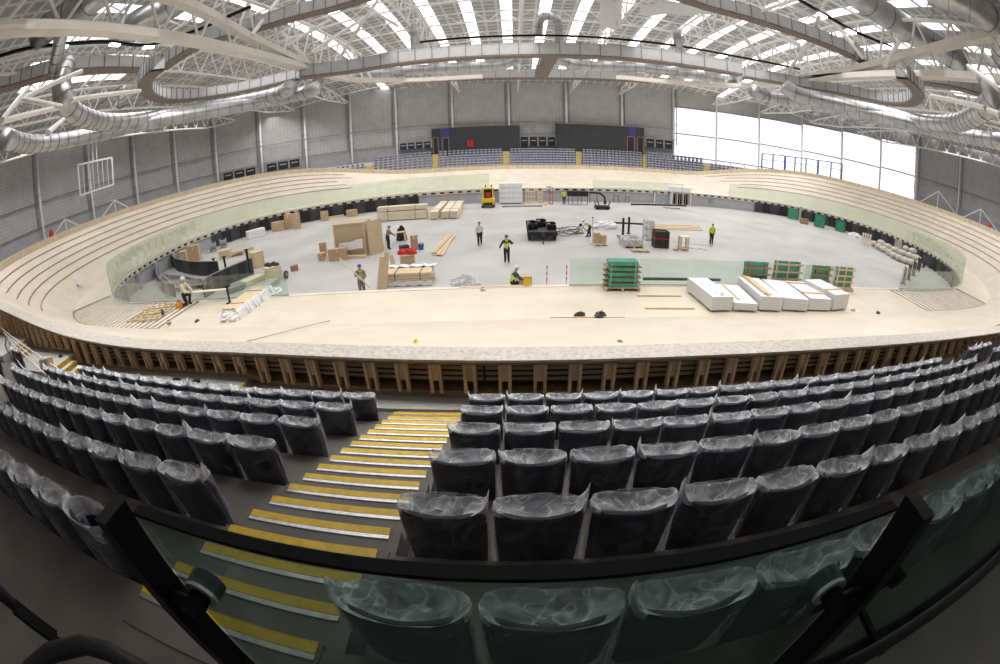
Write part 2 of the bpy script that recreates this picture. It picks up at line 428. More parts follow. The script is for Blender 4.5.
# ------------------------------------------------------------------ near stand
ROW = 0.84; RISE = 0.362
def rowY(k): return 0.70+ROW*k
def rowF(k): return 5.585-RISE*(k+1)
def bow(x): return 0.0045*x*x if x > 0 else 0.007*max(0.0, -x-2.5)**2
xs = np.linspace(-24, 24, 49)
mb = MB()
prof = [(-4.6, 5.585), (0.68, 5.585), (0.68, rowF(0))]
for k in range(0, 5): prof += [(rowY(k+1)-0.02, rowF(k)), (rowY(k+1)-0.02, rowF(k+1))]
prof += [(6.95, rowF(5)), (6.95, 2.6)]
rows = []
for x in xs:
    rows.append([mb.P((x, (y+bow(x)) if y > 0.5 else y, z)) for (y, z) in prof])
for a, b in zip(rows, rows[1:]):
    for k in range(len(prof)-1): mb.face([a[k], b[k], b[k+1], a[k+1]])
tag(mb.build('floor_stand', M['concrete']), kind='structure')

# raised walkway platforms beside the track, stepping up towards the bends
def lipy(x):
    """where the outer edge of the near lip runs at this x"""
    best = None
    for i in list(range(205, 240))+list(range(0, 30)):
        p = lip(i); d = abs(p.x-x)
        if best is None or d < best[0]: best = (d, p.y)
    return best[1]
def platform(x0, x1, z, zb=3.3):
    mb = MB(); X = np.linspace(x0, x1, 10)
    A = [(x, 5.66+bow(x) if x > -10.35 else 5.15) for x in X]; B = [(x, max(lipy(x)+0.35, 5.9+bow(x))) for x in X]
    for (a, b), (c, d) in zip(zip(A, B), zip(A[1:], B[1:])):
        mb.hexa([(a[0], a[1], zb), (c[0], c[1], zb), (d[0], d[1], zb), (b[0], b[1], zb)],
                [(a[0], a[1], z), (c[0], c[1], z), (d[0], d[1], z), (b[0], b[1], z)])
    return mb
PLATS = [(-10.3, -4.95, 3.62), (-11.6, -10.3, 3.62), (-15.6, -11.6, 3.98), (-24, -15.6, 4.34), (10.4, 12.6, 3.60), (12.6, 24, 3.88)]
for n_, (a, b, z) in enumerate(PLATS):
    tag(platform(a, b, z).build('floor_walkway', M['concrete_light'], loc=None), kind='structure')
tag(platform(-4.95, 10.4, 3.475).build('floor_walkway', M['concrete_light']), kind='structure')

def stair_flight(label, steps, loc):
    t = thing('walkway_steps', label, 'steps', loc, group='steps on the walkway by the track')
    for (x, y0, y1, z, dx) in steps:
        b = MB(loc); b.box((x, (y0+y1)/2, z-0.08), (0.30, y1-y0, 0.16))
        s_ = b.build('step', M['concrete_light'], t)
        b = MB(loc); e = x+dx*0.125
        b.box((e, (y0+y1)/2, z+0.004), (0.055, y1-y0, 0.012)); b.box((e+dx*0.025, (y0+y1)/2, z-0.045), (0.012, y1-y0, 0.10))
        b.build('yellow_nosing', M['yellow'], s_)
    return t
def flight(xe, ztop, zlow, n, sgn, label):
    y0, y1 = (5.72+bow(xe) if xe > -10 else lipy(xe)-0.85), lipy(xe)-0.04
    st = []
    for j in range(n):
        st.append((xe+sgn*(0.15*0+0.30*j-0.13), y0, y1, ztop-(ztop-zlow)*j/n+0.002, sgn))
    stair_flight(label, st, (xe, y0, zlow))
flight(-4.95, 3.62, 3.475, 2, 1, 'two yellow-edged steps on the walkway, first flight left of the aisle')
flight(-11.6, 3.98, 3.62, 3, 1, 'three yellow-edged steps on the walkway beside a floodlight box')
flight(-15.6, 4.34, 3.98, 3, 1, 'three yellow-edged steps at the far left end of the walkway')
flight(12.6, 3.88, 3.60, 3, -1, 'three yellow-edged steps at the far right end of the walkway')

# aisle stairs with yellow nosings
LOCS = (-1.32, 0.55, 5.4)
st = thing('aisle_stairs', 'concrete aisle steps with yellow and silver edge strips between seat blocks', 'stairs', (-1.32, 0.70, 3.46))
for j in range(0, 19):
    z = 5.592-RISE/3*j; y1 = 0.70+0.28*j
    if j == 0:
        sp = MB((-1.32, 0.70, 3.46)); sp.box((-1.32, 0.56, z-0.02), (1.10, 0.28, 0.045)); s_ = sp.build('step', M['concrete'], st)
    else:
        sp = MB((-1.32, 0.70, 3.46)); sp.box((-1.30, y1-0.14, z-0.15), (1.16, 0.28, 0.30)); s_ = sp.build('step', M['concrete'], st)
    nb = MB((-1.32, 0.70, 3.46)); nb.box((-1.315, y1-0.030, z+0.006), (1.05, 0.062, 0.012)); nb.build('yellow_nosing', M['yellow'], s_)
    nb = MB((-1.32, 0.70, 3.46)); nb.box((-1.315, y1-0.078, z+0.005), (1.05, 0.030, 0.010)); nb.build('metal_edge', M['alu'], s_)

# ------------------------------------------------------------------ outer wall with columns and windows
COLS = [(36,180),(88,175),(133,165),(173.5,150),(214,145),(258.5,130),(303,115),(349,115),(394.5,110),(451,105),(508,105),(566,105),(622,105),(674,108),(717,112),(760,120),(803,125),(843,135),(882,145),(918,160),(961,175)]
def wall_at(az):
    dx, dy = math.sin(az), math.cos(az); lo, hi = 1.0, 200.0
    for _ in range(50):
        t = (lo+hi)/2
        v = (abs(dx*t-8.5)/WA)**WN+(abs(dy*t-36.6)/WBB)**WN
        if v > 1: hi = t
        else: lo = t
    return Vector((dx*lo, dy*lo, 0))
AZ = [math.atan2(*ray(*c)[:2]) for c in COLS]
AZL = [AZ[0]-R(8.5)*k for k in (4, 3, 2, 1)]; AZR = [AZ[-1]+R(7)*k for k in (1, 2, 3, 4)]
AZA = AZL+AZ+AZR
WP = [wall_at(a) for a in AZA]
ZT, ZD = 19.0, 8.4
WIN = set(range(4+13, 4+19))          # bays 674..918 are glazed
def bay_pts(i, n=4):
    return [wall_at(AZA[i]+(AZA[i+1]-AZA[i])*k/n) for k in range(n+1)]
mbw, mbd = MB(), MB(); U = 0
def strip(mb, pts, z0, z1, u0):
    u = u0
    for p, q in zip(pts, pts[1:]):
        L = (q-p).length
        mb.quad((p.x, p.y, z0), (q.x, q.y, z0), (q.x, q.y, z1), (p.x, p.y, z1), 0, ((u, z0), (u+L, z0), (u+L, z1), (u, z1))); u += L
    return u
WTOP = {}
for i in range(len(AZA)-1):
    pts = bay_pts(i)
    if i in WIN:
        pm = (pts[0]+pts[-1])/2
        yt = {17: 109, 18: 114.5, 19: 121, 20: 127.5, 21: 135, 22: 142.5}[i]
        az = (AZA[i]+AZA[i+1])/2; w = wall_at(az)
        lo, hi = 6, 25
        zt = hz(w.x, w.y, yt); WTOP[i] = zt
        U = strip(mbw, pts, zt, ZT, U); strip(mbd, pts, 0, 2.6, U)
    else:
        u0 = U; U = strip(mbw, pts, ZD, ZT, U); strip(mbd, pts, 0, ZD, u0)
# close the wall behind the camera
a0, a1 = AZA[-1], AZA[0]+2*PI
pts = [wall_at(a0+(a1-a0)*k/30) for k in range(31)]
strip(mbw, pts, ZD, ZT, 0); strip(mbd, pts, 0, ZD, 0)
tag(mbw.build('wall_outer', M['lattice']), kind='structure')
tag(mbd.build('wall_base', M['lgrey']), kind='structure')
# girt rail round the wall
g = MB(); pts = [wall_at(a)*0.992+Vector((0, 0, 11.4)) for a in np.linspace(AZA[0], AZA[17], 70)]
g.tube(pts, 0.09, 6); tag(g.build('trim_1', M['mgrey']), kind='structure')
g = MB(); pts = [wall_at(a)*0.992+Vector((0, 0, 11.4)) for a in np.linspace(AZA[23], AZA[-1], 24)]
g.tube(pts, 0.09, 6); tag(g.build('trim_2', M['mgrey']), kind='structure')
g = MB(); pts = [wall_at(a)*0.995+Vector((0, 0, ZD)) for a in np.linspace(AZA[0], AZA[17], 70)]
g.tube(pts, 0.07, 6); tag(g.build('trim_3', M['mgrey']), kind='structure')
for i, p in enumerate(WP):
    d = Vector((p.x-8.5, p.y-36.6, 0)).normalized(); q = p-d*0.55; rz = math.atan2(d.y, d.x)
    c = MB((q.x, q.y, 0), rz)
    c.tube([(q.x, q.y, 0), (q.x, q.y, ZT-0.5)], 0.20, 8)
    o = c.build('wall_column', M['steel'], loc=(q.x, q.y, 0), rz=rz, smooth=True); tag(o, kind='structure')
    if i not in (18, 19, 20, 21, 22):
        c = MB((q.x, q.y, 0), rz)
        for s_ in (-1, 1):
            e = p+Vector((-d.y, d.x, 0))*0.45*s_-d*0.05; c.box((e.x, e.y, (ZT+ZD)/2), (0.2, 0.16, ZT-ZD), rz)
        for zz in (9.5, 12.2, 15.5):
            c.box((q.x, q.y, zz), (0.16, 1.0, 0.12), rz)
        c.build('backing_strip', M['mgrey'], o)
# glazing
wn = 1
M['pane'] = glassmat('window_glass', (0.97, 0.98, 1.0), (0.9, 0.9, 0.92), 0.04, gl=0.02)
for i in sorted(WIN):
    p, q = WP[i], WP[i+1]; zt = WTOP[i]; z0 = 2.6
    mid = (p+q)/2; d = (q-p).normalized(); rz = math.atan2(d.y, d.x)
    w = thing('window_%d' % wn, None, None, (mid.x, mid.y, z0), rz, kind='structure'); wn += 1
    b = MB((mid.x, mid.y, z0), rz); b.box((mid.x, mid.y, (z0+zt)/2), ((q-p).length, 0.03, zt-z0), rz); b.build('pane', M['pane'], w)
    b = MB((mid.x, mid.y, z0), rz)
    for zz in (zt-0.06, z0+(zt-z0)*0.62, z0+(zt-z0)*0.30, z0+0.06):
        b.beam(p+Vector((0, 0, zz)), q+Vector((0, 0, zz)), 0.16, 0.20)
    for k in (0.33, 0.66):
        e = p+(q-p)*k; b.beam(e+Vector((0, 0, z0)), e+Vector((0, 0, z0+(zt-z0)*0.30)), 0.10, 0.10)
    b.build('frame', M['mgrey'], w)

# ------------------------------------------------------------------ ceiling
def zroof(x, y):
    r = ((abs(x-8.5)/WA)**WN+(abs(y-36.6)/WBB)**WN)**(2/WN)
    return 18.6+5.2*(1-min(1.0, r))
mbc = MB(); sky = []
XS0 = 7.27; PER = 4.15
def inside(x, y): return (abs(x-8.5)/WA)**WN+(abs(y-36.6)/WBB)**WN < 1.0
sx = at_dist(506, 8, 47).x
cols_x = []
k = -16
while True:
    x = sx+PER*k
    if x > 76: break
    cols_x.append(x); k += 1
def ysp(x):
    t = 1-(abs(x-8.5)/WA)**WN
    if t <= 0: return None
    h = WBB*t**(1/WN); return 36.6-h, 36.6+h
nsky = 0
for k, x in enumerate(cols_x):
    for (xa, xb, glassy) in ((x-0.62, x+0.62, True), (x+0.62, x+PER-0.62, False)):
        if not (-54 < xa and xb < 71): continue
        sp = ysp((xa+xb)/2)
        y0, y1 = sp
        ys = np.linspace(y0, y1, 15)
        for ya, yb in zip(ys, ys[1:]):
            ym = (ya+yb)/2
            P4 = [(xa, ya, zroof(xa, ya)), (xb, ya, zroof(xb, ya)), (xb, yb, zroof(xb, yb)), (xa, yb, zroof(xa, yb))]
            if glassy and 17 < ym < 73 and (-24 < x < 40 or (17 < ym < 33 and -38 < x < 52)): sky.append((k, P4))
            else: mbc.quad(P4[0], P4[3], P4[2], P4[1], 0, ((xa, ya), (xa, yb), (xb, yb), (xb, ya)))
# solid edges left and right of the strips
tag(mbc.build('ceiling', M['deck']), kind='structure')
for k in sorted(set(a for a, _ in sky)):
    b = MB()
    for kk, P4 in sky:
        if kk == k: b.quad(P4[0], P4[3], P4[2], P4[1])
    tag(b.build('window_%d' % wn, M['sky']), kind='structure'); wn += 1
# ------------------------------------------------------------------ the timber track
trk = thing('cycling_track', 'pale timber banked cycling track oval, part of its flat edge unfinished', 'cycling track', TC)
def ring(i0, i1, f, up=0.0, step=1.0):
    n = max(2, int(abs(i1-i0)/step)+1)
    return [tp(i0+(i1-i0)*k/(n-1), f, up) for k in range(n)]
# banked surface
mb = MB(TC); fr = np.linspace(0, 1, 9); rows = []
for i in range(NT): rows.append([mb.P(tp(i, f)) for f in fr])
for i in range(NT):
    A, B = rows[i], rows[(i+1) % NT]; u = i*TLEN/NT; u1 = (i+1)*TLEN/NT
    for k in range(8):
        v0, v1 = fr[k]*SL, fr[k+1]*SL
        mb.face([A[k], A[k+1], B[k+1], B[k]], 0, ((u, v0), (u, v1), (u1, v1), (u1, v0)))
def plankmat(name, c1, c2, gap):
    mt = brickmat(name, c1, c2, gap, 9.0, 0.14, 0.004, 0.5, offset=0.5, bump=0.05)
    return mt
M['bank'] = plankmat('track_planks', (0.755, 0.665, 0.55), (0.735, 0.645, 0.53), (0.64, 0.53, 0.41))
M['flatdeck'] = plankmat('flat_deck_boards', (0.81, 0.715, 0.585), (0.78, 0.685, 0.55), (0.66, 0.54, 0.40))
mb.build('banking', M['bank'], trk, smooth=True)
# flat zone, decked where it is finished
UL, UR = (209.5, 223.0), (24.5, 38.5)
def deck(i0, i1, name, mat, zo=0.0):
    mb = MB(TC); n = int((i1-i0)*2)+1; rows = []; I = [i0+(i1-i0)*k/(n-1) for k in range(n)]
    for i in I: rows.append([mb.P(tp(i, f, zo)) for f in (-1, -0.66, -0.33, 0)])
    for (a, b, i, j) in zip(rows, rows[1:], I, I[1:]):
        for k in range(3):
            v = k*1.17
            mb.face([a[k], a[k+1], b[k+1], b[k]], 0, ((i*TLEN/NT, v), (i*TLEN/NT, v+1.17), (j*TLEN/NT, v+1.17), (j*TLEN/NT, v)))
    return mb.build(name, mat, trk)
deck(UL[1], NT+UR[0], 'flat_deck', M['flatdeck'])
deck(UR[1], UL[0], 'flat_deck', M['flatdeck'])
M['under'] = nmat('brown_underlay', (0.36, 0.24, 0.14), 0.8, var=0.12, scale=2)
deck(UL[0], UL[1], 'underlay', M['under'], -0.14)
deck(UR[0], UR[1], 'underlay', M['under'], -0.14)
def joists(i0, i1, n, w_=0.26):
    for k in range(n):
        i = i0+(i1-i0)*(k+0.5)/n
        a, b = tp(i, -0.97, -0.07), tp(i, -0.02, -0.07)
        # boards lie slightly askew of square
        b = b+(a-b).normalized()*0.02
        j = MB(TC); j.beam(a, b, w_, 0.10); j.build('joist', M['pine_dusty'], trk)
joists(UL[0]+0.2, UL[1]-0.2, 26)
joists(UR[0]+0.2, UR[1]-0.2, 19, 0.34)
# coping with a low inner upstand round the top
M['coping'] = nmat('dusty_white_coping', (0.66, 0.61, 0.55), 0.75, var=0.10, scale=1.6, detail=9)
M['coping2'] = nmat('speckled_coping_top', (0.60, 0.555, 0.50), 0.8, scale=14.0, detail=12, col2=(0.40, 0.365, 0.325), var=0.03)
mb = MB(TC); rows = []
for i in range(NT):
    t = tp(i, 1.0); l0 = lip(i, 0.0); l1 = lip(i, 0.45); l2 = lip(i, 0.45, 0.53); l3 = lip(i, 0.0, -0.12)
    rows.append([mb.P(p) for p in (t, l0, l1, l2)])
for i in range(NT):
    A, B = rows[i], rows[(i+1) % NT]
    for k in range(3): mb.face([A[k], A[k+1], B[k+1], B[k]], 1 if k == 1 else 0)
mb.build('coping', [nmat('upstand_ply', (0.70, 0.58, 0.42), 0.65, var=0.12, scale=3, stretch=(2, 2, 0.3)), M['coping2']], trk)
# battens on the two bends
def batten(i0, i1, f):
    b = MB(TC); b.sweep(ring(i0, i1, f, 0.02), [(-0.05, 0.0), (-0.05, 0.035), (0.05, 0.035), (0.05, 0.0)])
    b.build('batten', M['batten'], trk)
for n_, f in enumerate((0.36, 0.50, 0.63, 0.76, 0.89)):
    batten(162+n_*1.0-(3 if n_ > 2 else 0), 213-n_*0.6, f)
    batten(36, 101-(n_ % 2)*2+n_, f)
# inner edge: nosing board on dark-gapped blocks
mb = MB(TC); mb.sweep([tp(i, -1) for i in range(NT)], [(-0.02, -0.10), (-0.02, 0.02), (0.22, 0.02), (0.22, 0.0)], closed=True)
mb.build('edge_board', M['pine_dusty'], trk)
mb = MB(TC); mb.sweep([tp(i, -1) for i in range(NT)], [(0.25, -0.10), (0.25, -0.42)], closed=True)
mb.build('edge_shade', M['blkpl'], trk)  # black ring stands in for the shade in the gaps between blocks
mb = MB(TC); nblk = 190
for k in range(nblk):
    i = NT*k/nblk; p = tp(i, -1); q = tp(i+0.01, -1); mb.box((p.x+TN[int(i) % NT][0]*0.10, p.y+TN[int(i) % NT][1]*0.10, ZI-0.21), (0.55, 0.16, 0.22), math.atan2(q.y-p.y, q.x-p.x))
tag(mb.build('edge_block', M['pine_dusty'], trk), kind='stuff')
mb = MB(TC); mb.sweep([tp(i, -1) for i in range(NT)], [(-0.04, -0.32), (-0.04, -0.40), (0.3, -0.40)], closed=True)
mb.build('edge_rail', M['pine_dusty'], trk)
# support structure under the near lip
def near_range(x0, x1):
    a, b = idx_of_x(x0), idx_of_x(x1)
    if a > b: a -= NT
    return a, b
ia, ib = near_range(-26, 24)
def plat_z(x):
    for (a, b, z) in PLATS:
        if a <= x <= b: return z
    return 3.475 if -5 < x < 10.4 else 4.4
# sloping underside boards behind the frames
mb = MB(TC); pts = [lip(ia+(ib-ia)*k/100, 0.45, 0) for k in range(101)]
def pf(i):
    h = pts[i].z+0.5-plat_z(pts[i].x); return [(-0.27, 0.46), (-0.31, 0.50-h*0.70)]
mb.sweep(pts, pf)
mb.build('underside_boards', brickmat('lath_boards', (0.46, 0.31, 0.18), (0.56, 0.38, 0.23), (0.03, 0.02, 0.012), 3.0, 0.10, 0.02, 0.8), trk)
# give the lath boards UVs along the run
o = [c for c in COL.objects if c.name.startswith('underside_boards')][0]
me = o.data; ul = me.uv_layers.new(name='UVMap')
for p in me.polygons:
    for li in p.loop_indices:
        v = me.vertices[me.loops[li].vertex_index].co; ul.data[li].uv = (v.x, v.z)
mb = MB(TC); mb.sweep(pts, [(-0.03, 0.47), (-0.03, 0.525), (-0.42, 0.525)]); mb.build('lip_board', M['old_wood'], trk)
mb = MB(TC); mb.sweep(pts, lambda i: [(-0.17, plat_z(pts[i].x)-pts[i].z+0.0), (-0.17, plat_z(pts[i].x)-pts[i].z+0.12), (-0.50, plat_z(pts[i].x)-pts[i].z+0.12)]); mb.build('sole_plate', M['old_wood'], trk)
mb = MB(TC); mb.sweep(pts, lambda i: [(-0.52, -0.08), (-0.54, -3.0)]); mb.build('shade_backing', M['blkpl'], trk)  # black sheet in place of the shade under the track
nfr = 92
for k in range(nfr):
    i = ia+(ib-ia)*(k+0.5)/nfr
    p = lip(i, 0.30, 0.48); q = lip(i+0.02, 0.30, 0.48); d = (q-p); d.z = 0; d.normalize(); n = Vector((-d.y, d.x, 0))
    zb = plat_z(p.x); f = MB(TC)
    for s_ in (-0.075, 0.075):
        a = p+d*s_; b = a+n*0.02+Vector((0, 0, zb-p.z+0.1)); f.beam(a, b, 0.05, 0.10, up=n)
    a = p+n*0.03+Vector((0, 0, -(p.z-zb)*0.28)); f.beam(a-d*0.06, a+d*0.06, 0.06, (p.z-zb)*0.5)
    f.build('support_frame', M['frame_wood'], trk)
# infield edge wall under the flat zone
mb = MB(); mb.sweep([tp(i, -1) for i in range(NT)], [(0.12, -ZI+0.0), (0.12, -0.40)], closed=True)
tag(mb.build('wall_infield', M['lgrey']), kind='structure')

# ------------------------------------------------------------------ black panels against the infield edge
def hoarding(i0, i1, n, label, z1=1.40, off=-0.10):
    c = tp((i0+i1)/2, -1); loc = (c.x+TN[int((i0+i1)/2) % NT][0]*off, c.y+TN[int((i0+i1)/2) % NT][1]*off, 0)
    t = thing('hoarding', label, 'hoarding', loc, group='black hoardings round the infield')
    for k in range(n):
        a, b = [tp(i0+(i1-i0)*(k+e)/n, -1) for e in (0.02, 0.98)]
        na = TN[int(i0+(i1-i0)*(k+.5)/n) % NT]*off
        a = Vector((a.x+na[0], a.y+na[1], 0)); b = Vector((b.x+na[0], b.y+na[1], 0))
        m_ = MB(loc); m_.beam(a+Vector((0, 0, z1/2+0.06)), b+Vector((0, 0, z1/2+0.06)), 0.06, z1-0.06)
        for e in (0.1, 0.9):
            q = a+(b-a)*e; m_.beam(q+Vector((0, 0, 0.04)), q+Vector((na[0]*2.5, na[1]*2.5, 0.04)), 0.08, 0.08)
        m_.build('panel', M['dgrey'] if k % 2 else M['blkpl'], t)
    return t
hoarding(153, 184, 20, 'long black hoarding along the far-left infield edge behind the boxes')
hoarding(72, 100, 18, 'long black hoarding along the far-right infield edge behind the sacks')
hoarding(44, 70, 16, 'black hoarding round the right end of the infield under tall glass')

# ------------------------------------------------------------------ glass balustrades on the track's inner edge
def balustrade(i0, i1, n, h, label, cat='balustrade'):
    c = tp((i0+i1)/2, -1); loc = (c.x, c.y, ZI)
    t = thing('glass_balustrade', label, cat, loc, group='glass balustrades on the inner edge of the track')
    for k in range(n):
        a, b = [tp(i0+(i1-i0)*(k+e)/n, -0.97) for e in (0.006, 0.994)]
        m_ = MB(loc); m_.beam(a+Vector((0, 0, h/2+0.02)), b+Vector((0, 0, h/2+0.02)), 0.02, h); m_.build('glass_panel', M['glass'], t)
    m_ = MB(loc); m_.tube([tp(i0+(i1-i0)*k/60, -0.97, 0.03) for k in range(61)], 0.035, 6); m_.build('base_channel', M['mgrey'], t)
    return t
ig = idx_of_x(-9.8)
balustrade(143, 211, 50, 1.95, 'tall green-tinted glass balustrade round the left bend')
balustrade(211.2, ig, 13, 1.12, 'low clear glass balustrade on the near edge behind the wrapped plank stack')
balustrade(37, 105, 48, 1.95, 'tall green-tinted glass balustrade round the right bend')
balustrade(26, 36.8, 7, 1.3, 'short clear glass balustrade at the right end of the near edge')
i0 = idx_of_x(at_z(571, 284.5, ZI).x)-0.6; balustrade(i0, idx_of_x(17.9), 9, 1.12, 'low clear glass balustrade on the near straight behind the wrapped packs')
balustrade(113, 128, 8, 1.1, 'faint green glass balustrade on the far straight behind the black table')
# ------------------------------------------------------------------ folding seats wrapped in polythene
def shell(mb, prof, y_back, thick, curve, mi=0, nu=9):
    """prof: (z, half width, y) rows; a padded shell bowed forward at its sides"""
    fr, bk = [], []
    for (z, hw, y) in prof:
        a, b = [], []
        for k in range(nu):
            t = -1+2*k/(nu-1); yy = y+curve*t*t
            a.append(mb.P((hw*t, yy, z))); b.append(mb.P((hw*t*0.97, yy+thick*(1-0.55*t**4), z)))
        fr.append(a); bk.append(b)
    n = len(prof)
    for j in range(n-1):
        for k in range(nu-1):
            mb.face([fr[j][k], fr[j][k+1], fr[j+1][k+1], fr[j+1][k]], mi)
            mb.face([bk[j][k+1], bk[j][k], bk[j+1][k], bk[j+1][k+1]], mi)
        mb.face([bk[j][0], fr[j][0], fr[j+1][0], bk[j+1][0]], mi)
        mb.face([fr[j][-1], bk[j][-1], bk[j+1][-1], fr[j+1][-1]], mi)
    for k in range(nu-1):
        mb.face([fr[-1][k], fr[-1][k+1], bk[-1][k+1], bk[-1][k]], mi)
        mb.face([fr[0][k+1], fr[0][k], bk[0][k], bk[0][k+1]], mi)
    return mb
back_m = MB(); shell(back_m, [(0.13, 0.17, 0.030), (0.155, 0.200, 0.026), (0.20, 0.216, 0.020), (0.30, 0.222, 0.012), (0.45, 0.226, 0.002), (0.58, 0.229, -0.014), (0.66, 0.230, -0.024), (0.695, 0.226, -0.028), (0.708, 0.205, -0.026)], 0, 0.030, 0.060)
back_me = back_m.mesh('seat_backrest', M['seat']); back_me.polygons.foreach_set('use_smooth', [True]*len(back_me.polygons))
pan_m = MB(); shell(pan_m, [(0.22, 0.19, 0.125), (0.25, 0.21, 0.120), (0.40, 0.215, 0.130), (0.52, 0.217, 0.135), (0.59, 0.212, 0.140), (0.615, 0.19, 0.145)], 0, 0.06, -0.03)
pan_me = pan_m.mesh('seat_pan', M['seat_in']); pan_me.polygons.foreach_set('use_smooth', [True]*len(pan_me.polygons))
leg_m = MB()
for s_ in (-0.12, 0.12):
    leg_m.box((s_, 0.09, 0.13), (0.03, 0.05, 0.25)); leg_m.box((s_, 0.09, 0.01), (0.07, 0.12, 0.02))
leg_m.box((0, 0.10, 0.235), (0.40, 0.05, 0.03))
leg_me = leg_m.mesh('seat_leg', M['blk'])

def bag(seed, ears=(0, 0), hollow=False):
    rg = random.Random(seed); mb = MB(); n = 28
    def loop(z, hx, hy, cy, amp, ear=False):
        out = []
        for k in range(n):
            t = 2*PI*k/n; c, s_ = math.cos(t), math.sin(t)
            e = 0.62+0.16*max(0.0, min(1.0, (z-0.3)/0.4))   # boxy below, oval at the rim
            x = hx*abs(c)**e*(1 if c >= 0 else -1); y = cy+hy*abs(s_)**e*(1 if s_ >= 0 else -1)
            zz = z+rg.uniform(-amp, amp)*0.6; q = 1+rg.uniform(-amp, amp)*1.2
            if ear:
                for sgn, hgt in ((1, ears[0]), (-1, ears[1])):
                    d = abs((t if sgn > 0 else t-PI+(2*PI if t-PI < -PI else 0))); d = min(d, 2*PI-d)
                    if d < 0.40: zz += hgt*(1-d/0.40)**1.2; x += sgn*0.010*(1 if hgt else 0)
                zz += 0.010*math.sin(3*t+seed)+(0.006 if s_ < 0 else -0.046)*(1-abs(c)**2)
            out.append(mb.P((x*q, y, zz)))
        return out
    L = [loop(0.06, 0.215, 0.085, 0.085, 0.035), loop(0.11, 0.236, 0.108, 0.085, 0.03), loop(0.28, 0.236, 0.110, 0.078, 0.02), loop(0.48, 0.237, 0.108, 0.076, 0.015),
         loop(0.64, 0.237, 0.110, 0.074, 0.012), loop(0.715, 0.240, 0.108, 0.070, 0.010), loop(0.752, 0.237, 0.102, 0.066, 0.012, True)]
    for A, B in zip(L, L[1:]):
        for k in range(n): mb.face([A[k], A[(k+1) % n], B[(k+1) % n], B[k]], 1 if B is L[-1] and min(k % (n//2), n//2-k % (n//2)) < 3 else 0)
    # the sheet dips between the back and the tipped-up seat
    prev = L[-1]; ph = rg.uniform(0, 6)
    rings = ((0.93, 0.735), (0.78, 0.706), (0.52, 0.668), (0.26, 0.652)) if not hollow else ((0.92, 0.745), (0.80, 0.62))
    for (f, z) in rings:
        cur = []
        for k in range(n):
            t = 2*PI*k/n; c, s_ = math.cos(t), math.sin(t)
            x = 0.237*f*abs(c)**0.78*(1 if c >= 0 else -1); y = 0.066+0.102*f*abs(s_)**0.78*(1 if s_ >= 0 else -1)
            w = 0.013*math.sin(38*x+22*y+ph)+0.011*math.sin(15*x-60*y+2*ph)+rg.uniform(-0.006, 0.006)
            cur.append(mb.P((x, y, z+w*(1.2-f)-(0.040 if s_ > 0 else 0)*f*(1-abs(c)**2))))
        for k in range(n): mb.face([prev[k], prev[(k+1) % n], cur[(k+1) % n], cur[k]], 1)
        prev = cur
    if not hollow: mb.face(prev, 1)
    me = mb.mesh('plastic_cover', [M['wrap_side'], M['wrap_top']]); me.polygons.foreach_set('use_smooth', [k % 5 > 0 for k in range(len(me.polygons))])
    return me
BAGS = [bag(1, (0, 0)), bag(2, (0.13, 0)), bag(3, (0, 0.10)), bag(4, (0.06, 0)), bag(5, (0, 0.0)), bag(6, (0.05, 0.06)), bag(7, (0, 0.14)), bag(8, (0.09, 0)), bag(10, (0, 0.04))]
BAG_OPEN = bag(9, (0, 0.03), True)

proto = thing('stadium_seat', 'x', 'seat', (0, 0, 0))
def part(name, me, parent):
    o = bpy.data.objects.new(name, me); COL.objects.link(o); o.parent = parent; return o
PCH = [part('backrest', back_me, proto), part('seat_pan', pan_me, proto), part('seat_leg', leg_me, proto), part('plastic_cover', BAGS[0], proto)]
NS = 0
def put_seat(x, k, label, group, open_=False, dz=0.0):
    global NS
    NS += 1
    y = rowY(k)+bow(x); a = math.atan(2*0.0045*x)+random.uniform(-0.02, 0.02)
    loc = (x, y, rowF(k)+dz+0.001)
    if NS == 1:
        r = proto; r.location = loc; r.rotation_euler.z = a; r['label'] = label; r['group'] = group; ch = PCH
        cov = PCH[3]
    else:
        r = copy_tree(proto, loc, a, label, group, PCH)
        cov = [c for c in r.children if c.name.startswith('plastic_cover')][0]
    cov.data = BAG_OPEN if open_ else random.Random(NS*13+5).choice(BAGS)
    cov.rotation_euler.z = 0.0; cov.scale.x = 1.0
    return r
ROWN = ['row against the glass guard', 'second row from the glass', 'third row from the glass', 'fourth row from the glass', 'fifth row from the glass', 'front row by the track']
def seat_label(k, side, n):
    if n == 1: return 'wrapped navy folding seat, aisle end %s of the steps, %s' % (side, ROWN[k])
    return 'wrapped navy seat %s of the steps, %s, %s from aisle' % (side, ROWN[k], ORD[n])
NR = [9, 14, 19, 21, 21, 20]; NL = [7, 10, 14, 18, 17, 16]
for k in range(6):
    for n in range(NR[k]):
        put_seat(-0.385+0.5*n, k, seat_label(k, 'right', n+1), 'wrapped seats right of the aisle, %s' % ROWN[k])
    for n in range(NL[k]):
        put_seat(-2.15-0.5*n, k, seat_label(k, 'left', n+1), 'wrapped seats left of the aisle, %s' % ROWN[k], open_=(k == 0 and n == 0))
for k, n0, n1 in ((5, 0, 4), (4, 0, 3), (3, 1, 2)):
    for n in range(n0, n1):
        put_seat(11.6+0.5*n, k, 'wrapped navy seat in the next block at far right, %s, %s along' % (ROWN[k].replace(' from the glass', ' down').replace(' by the track', ''), ORD[n+1]), 'wrapped seats in the far right block', dz=0.08)
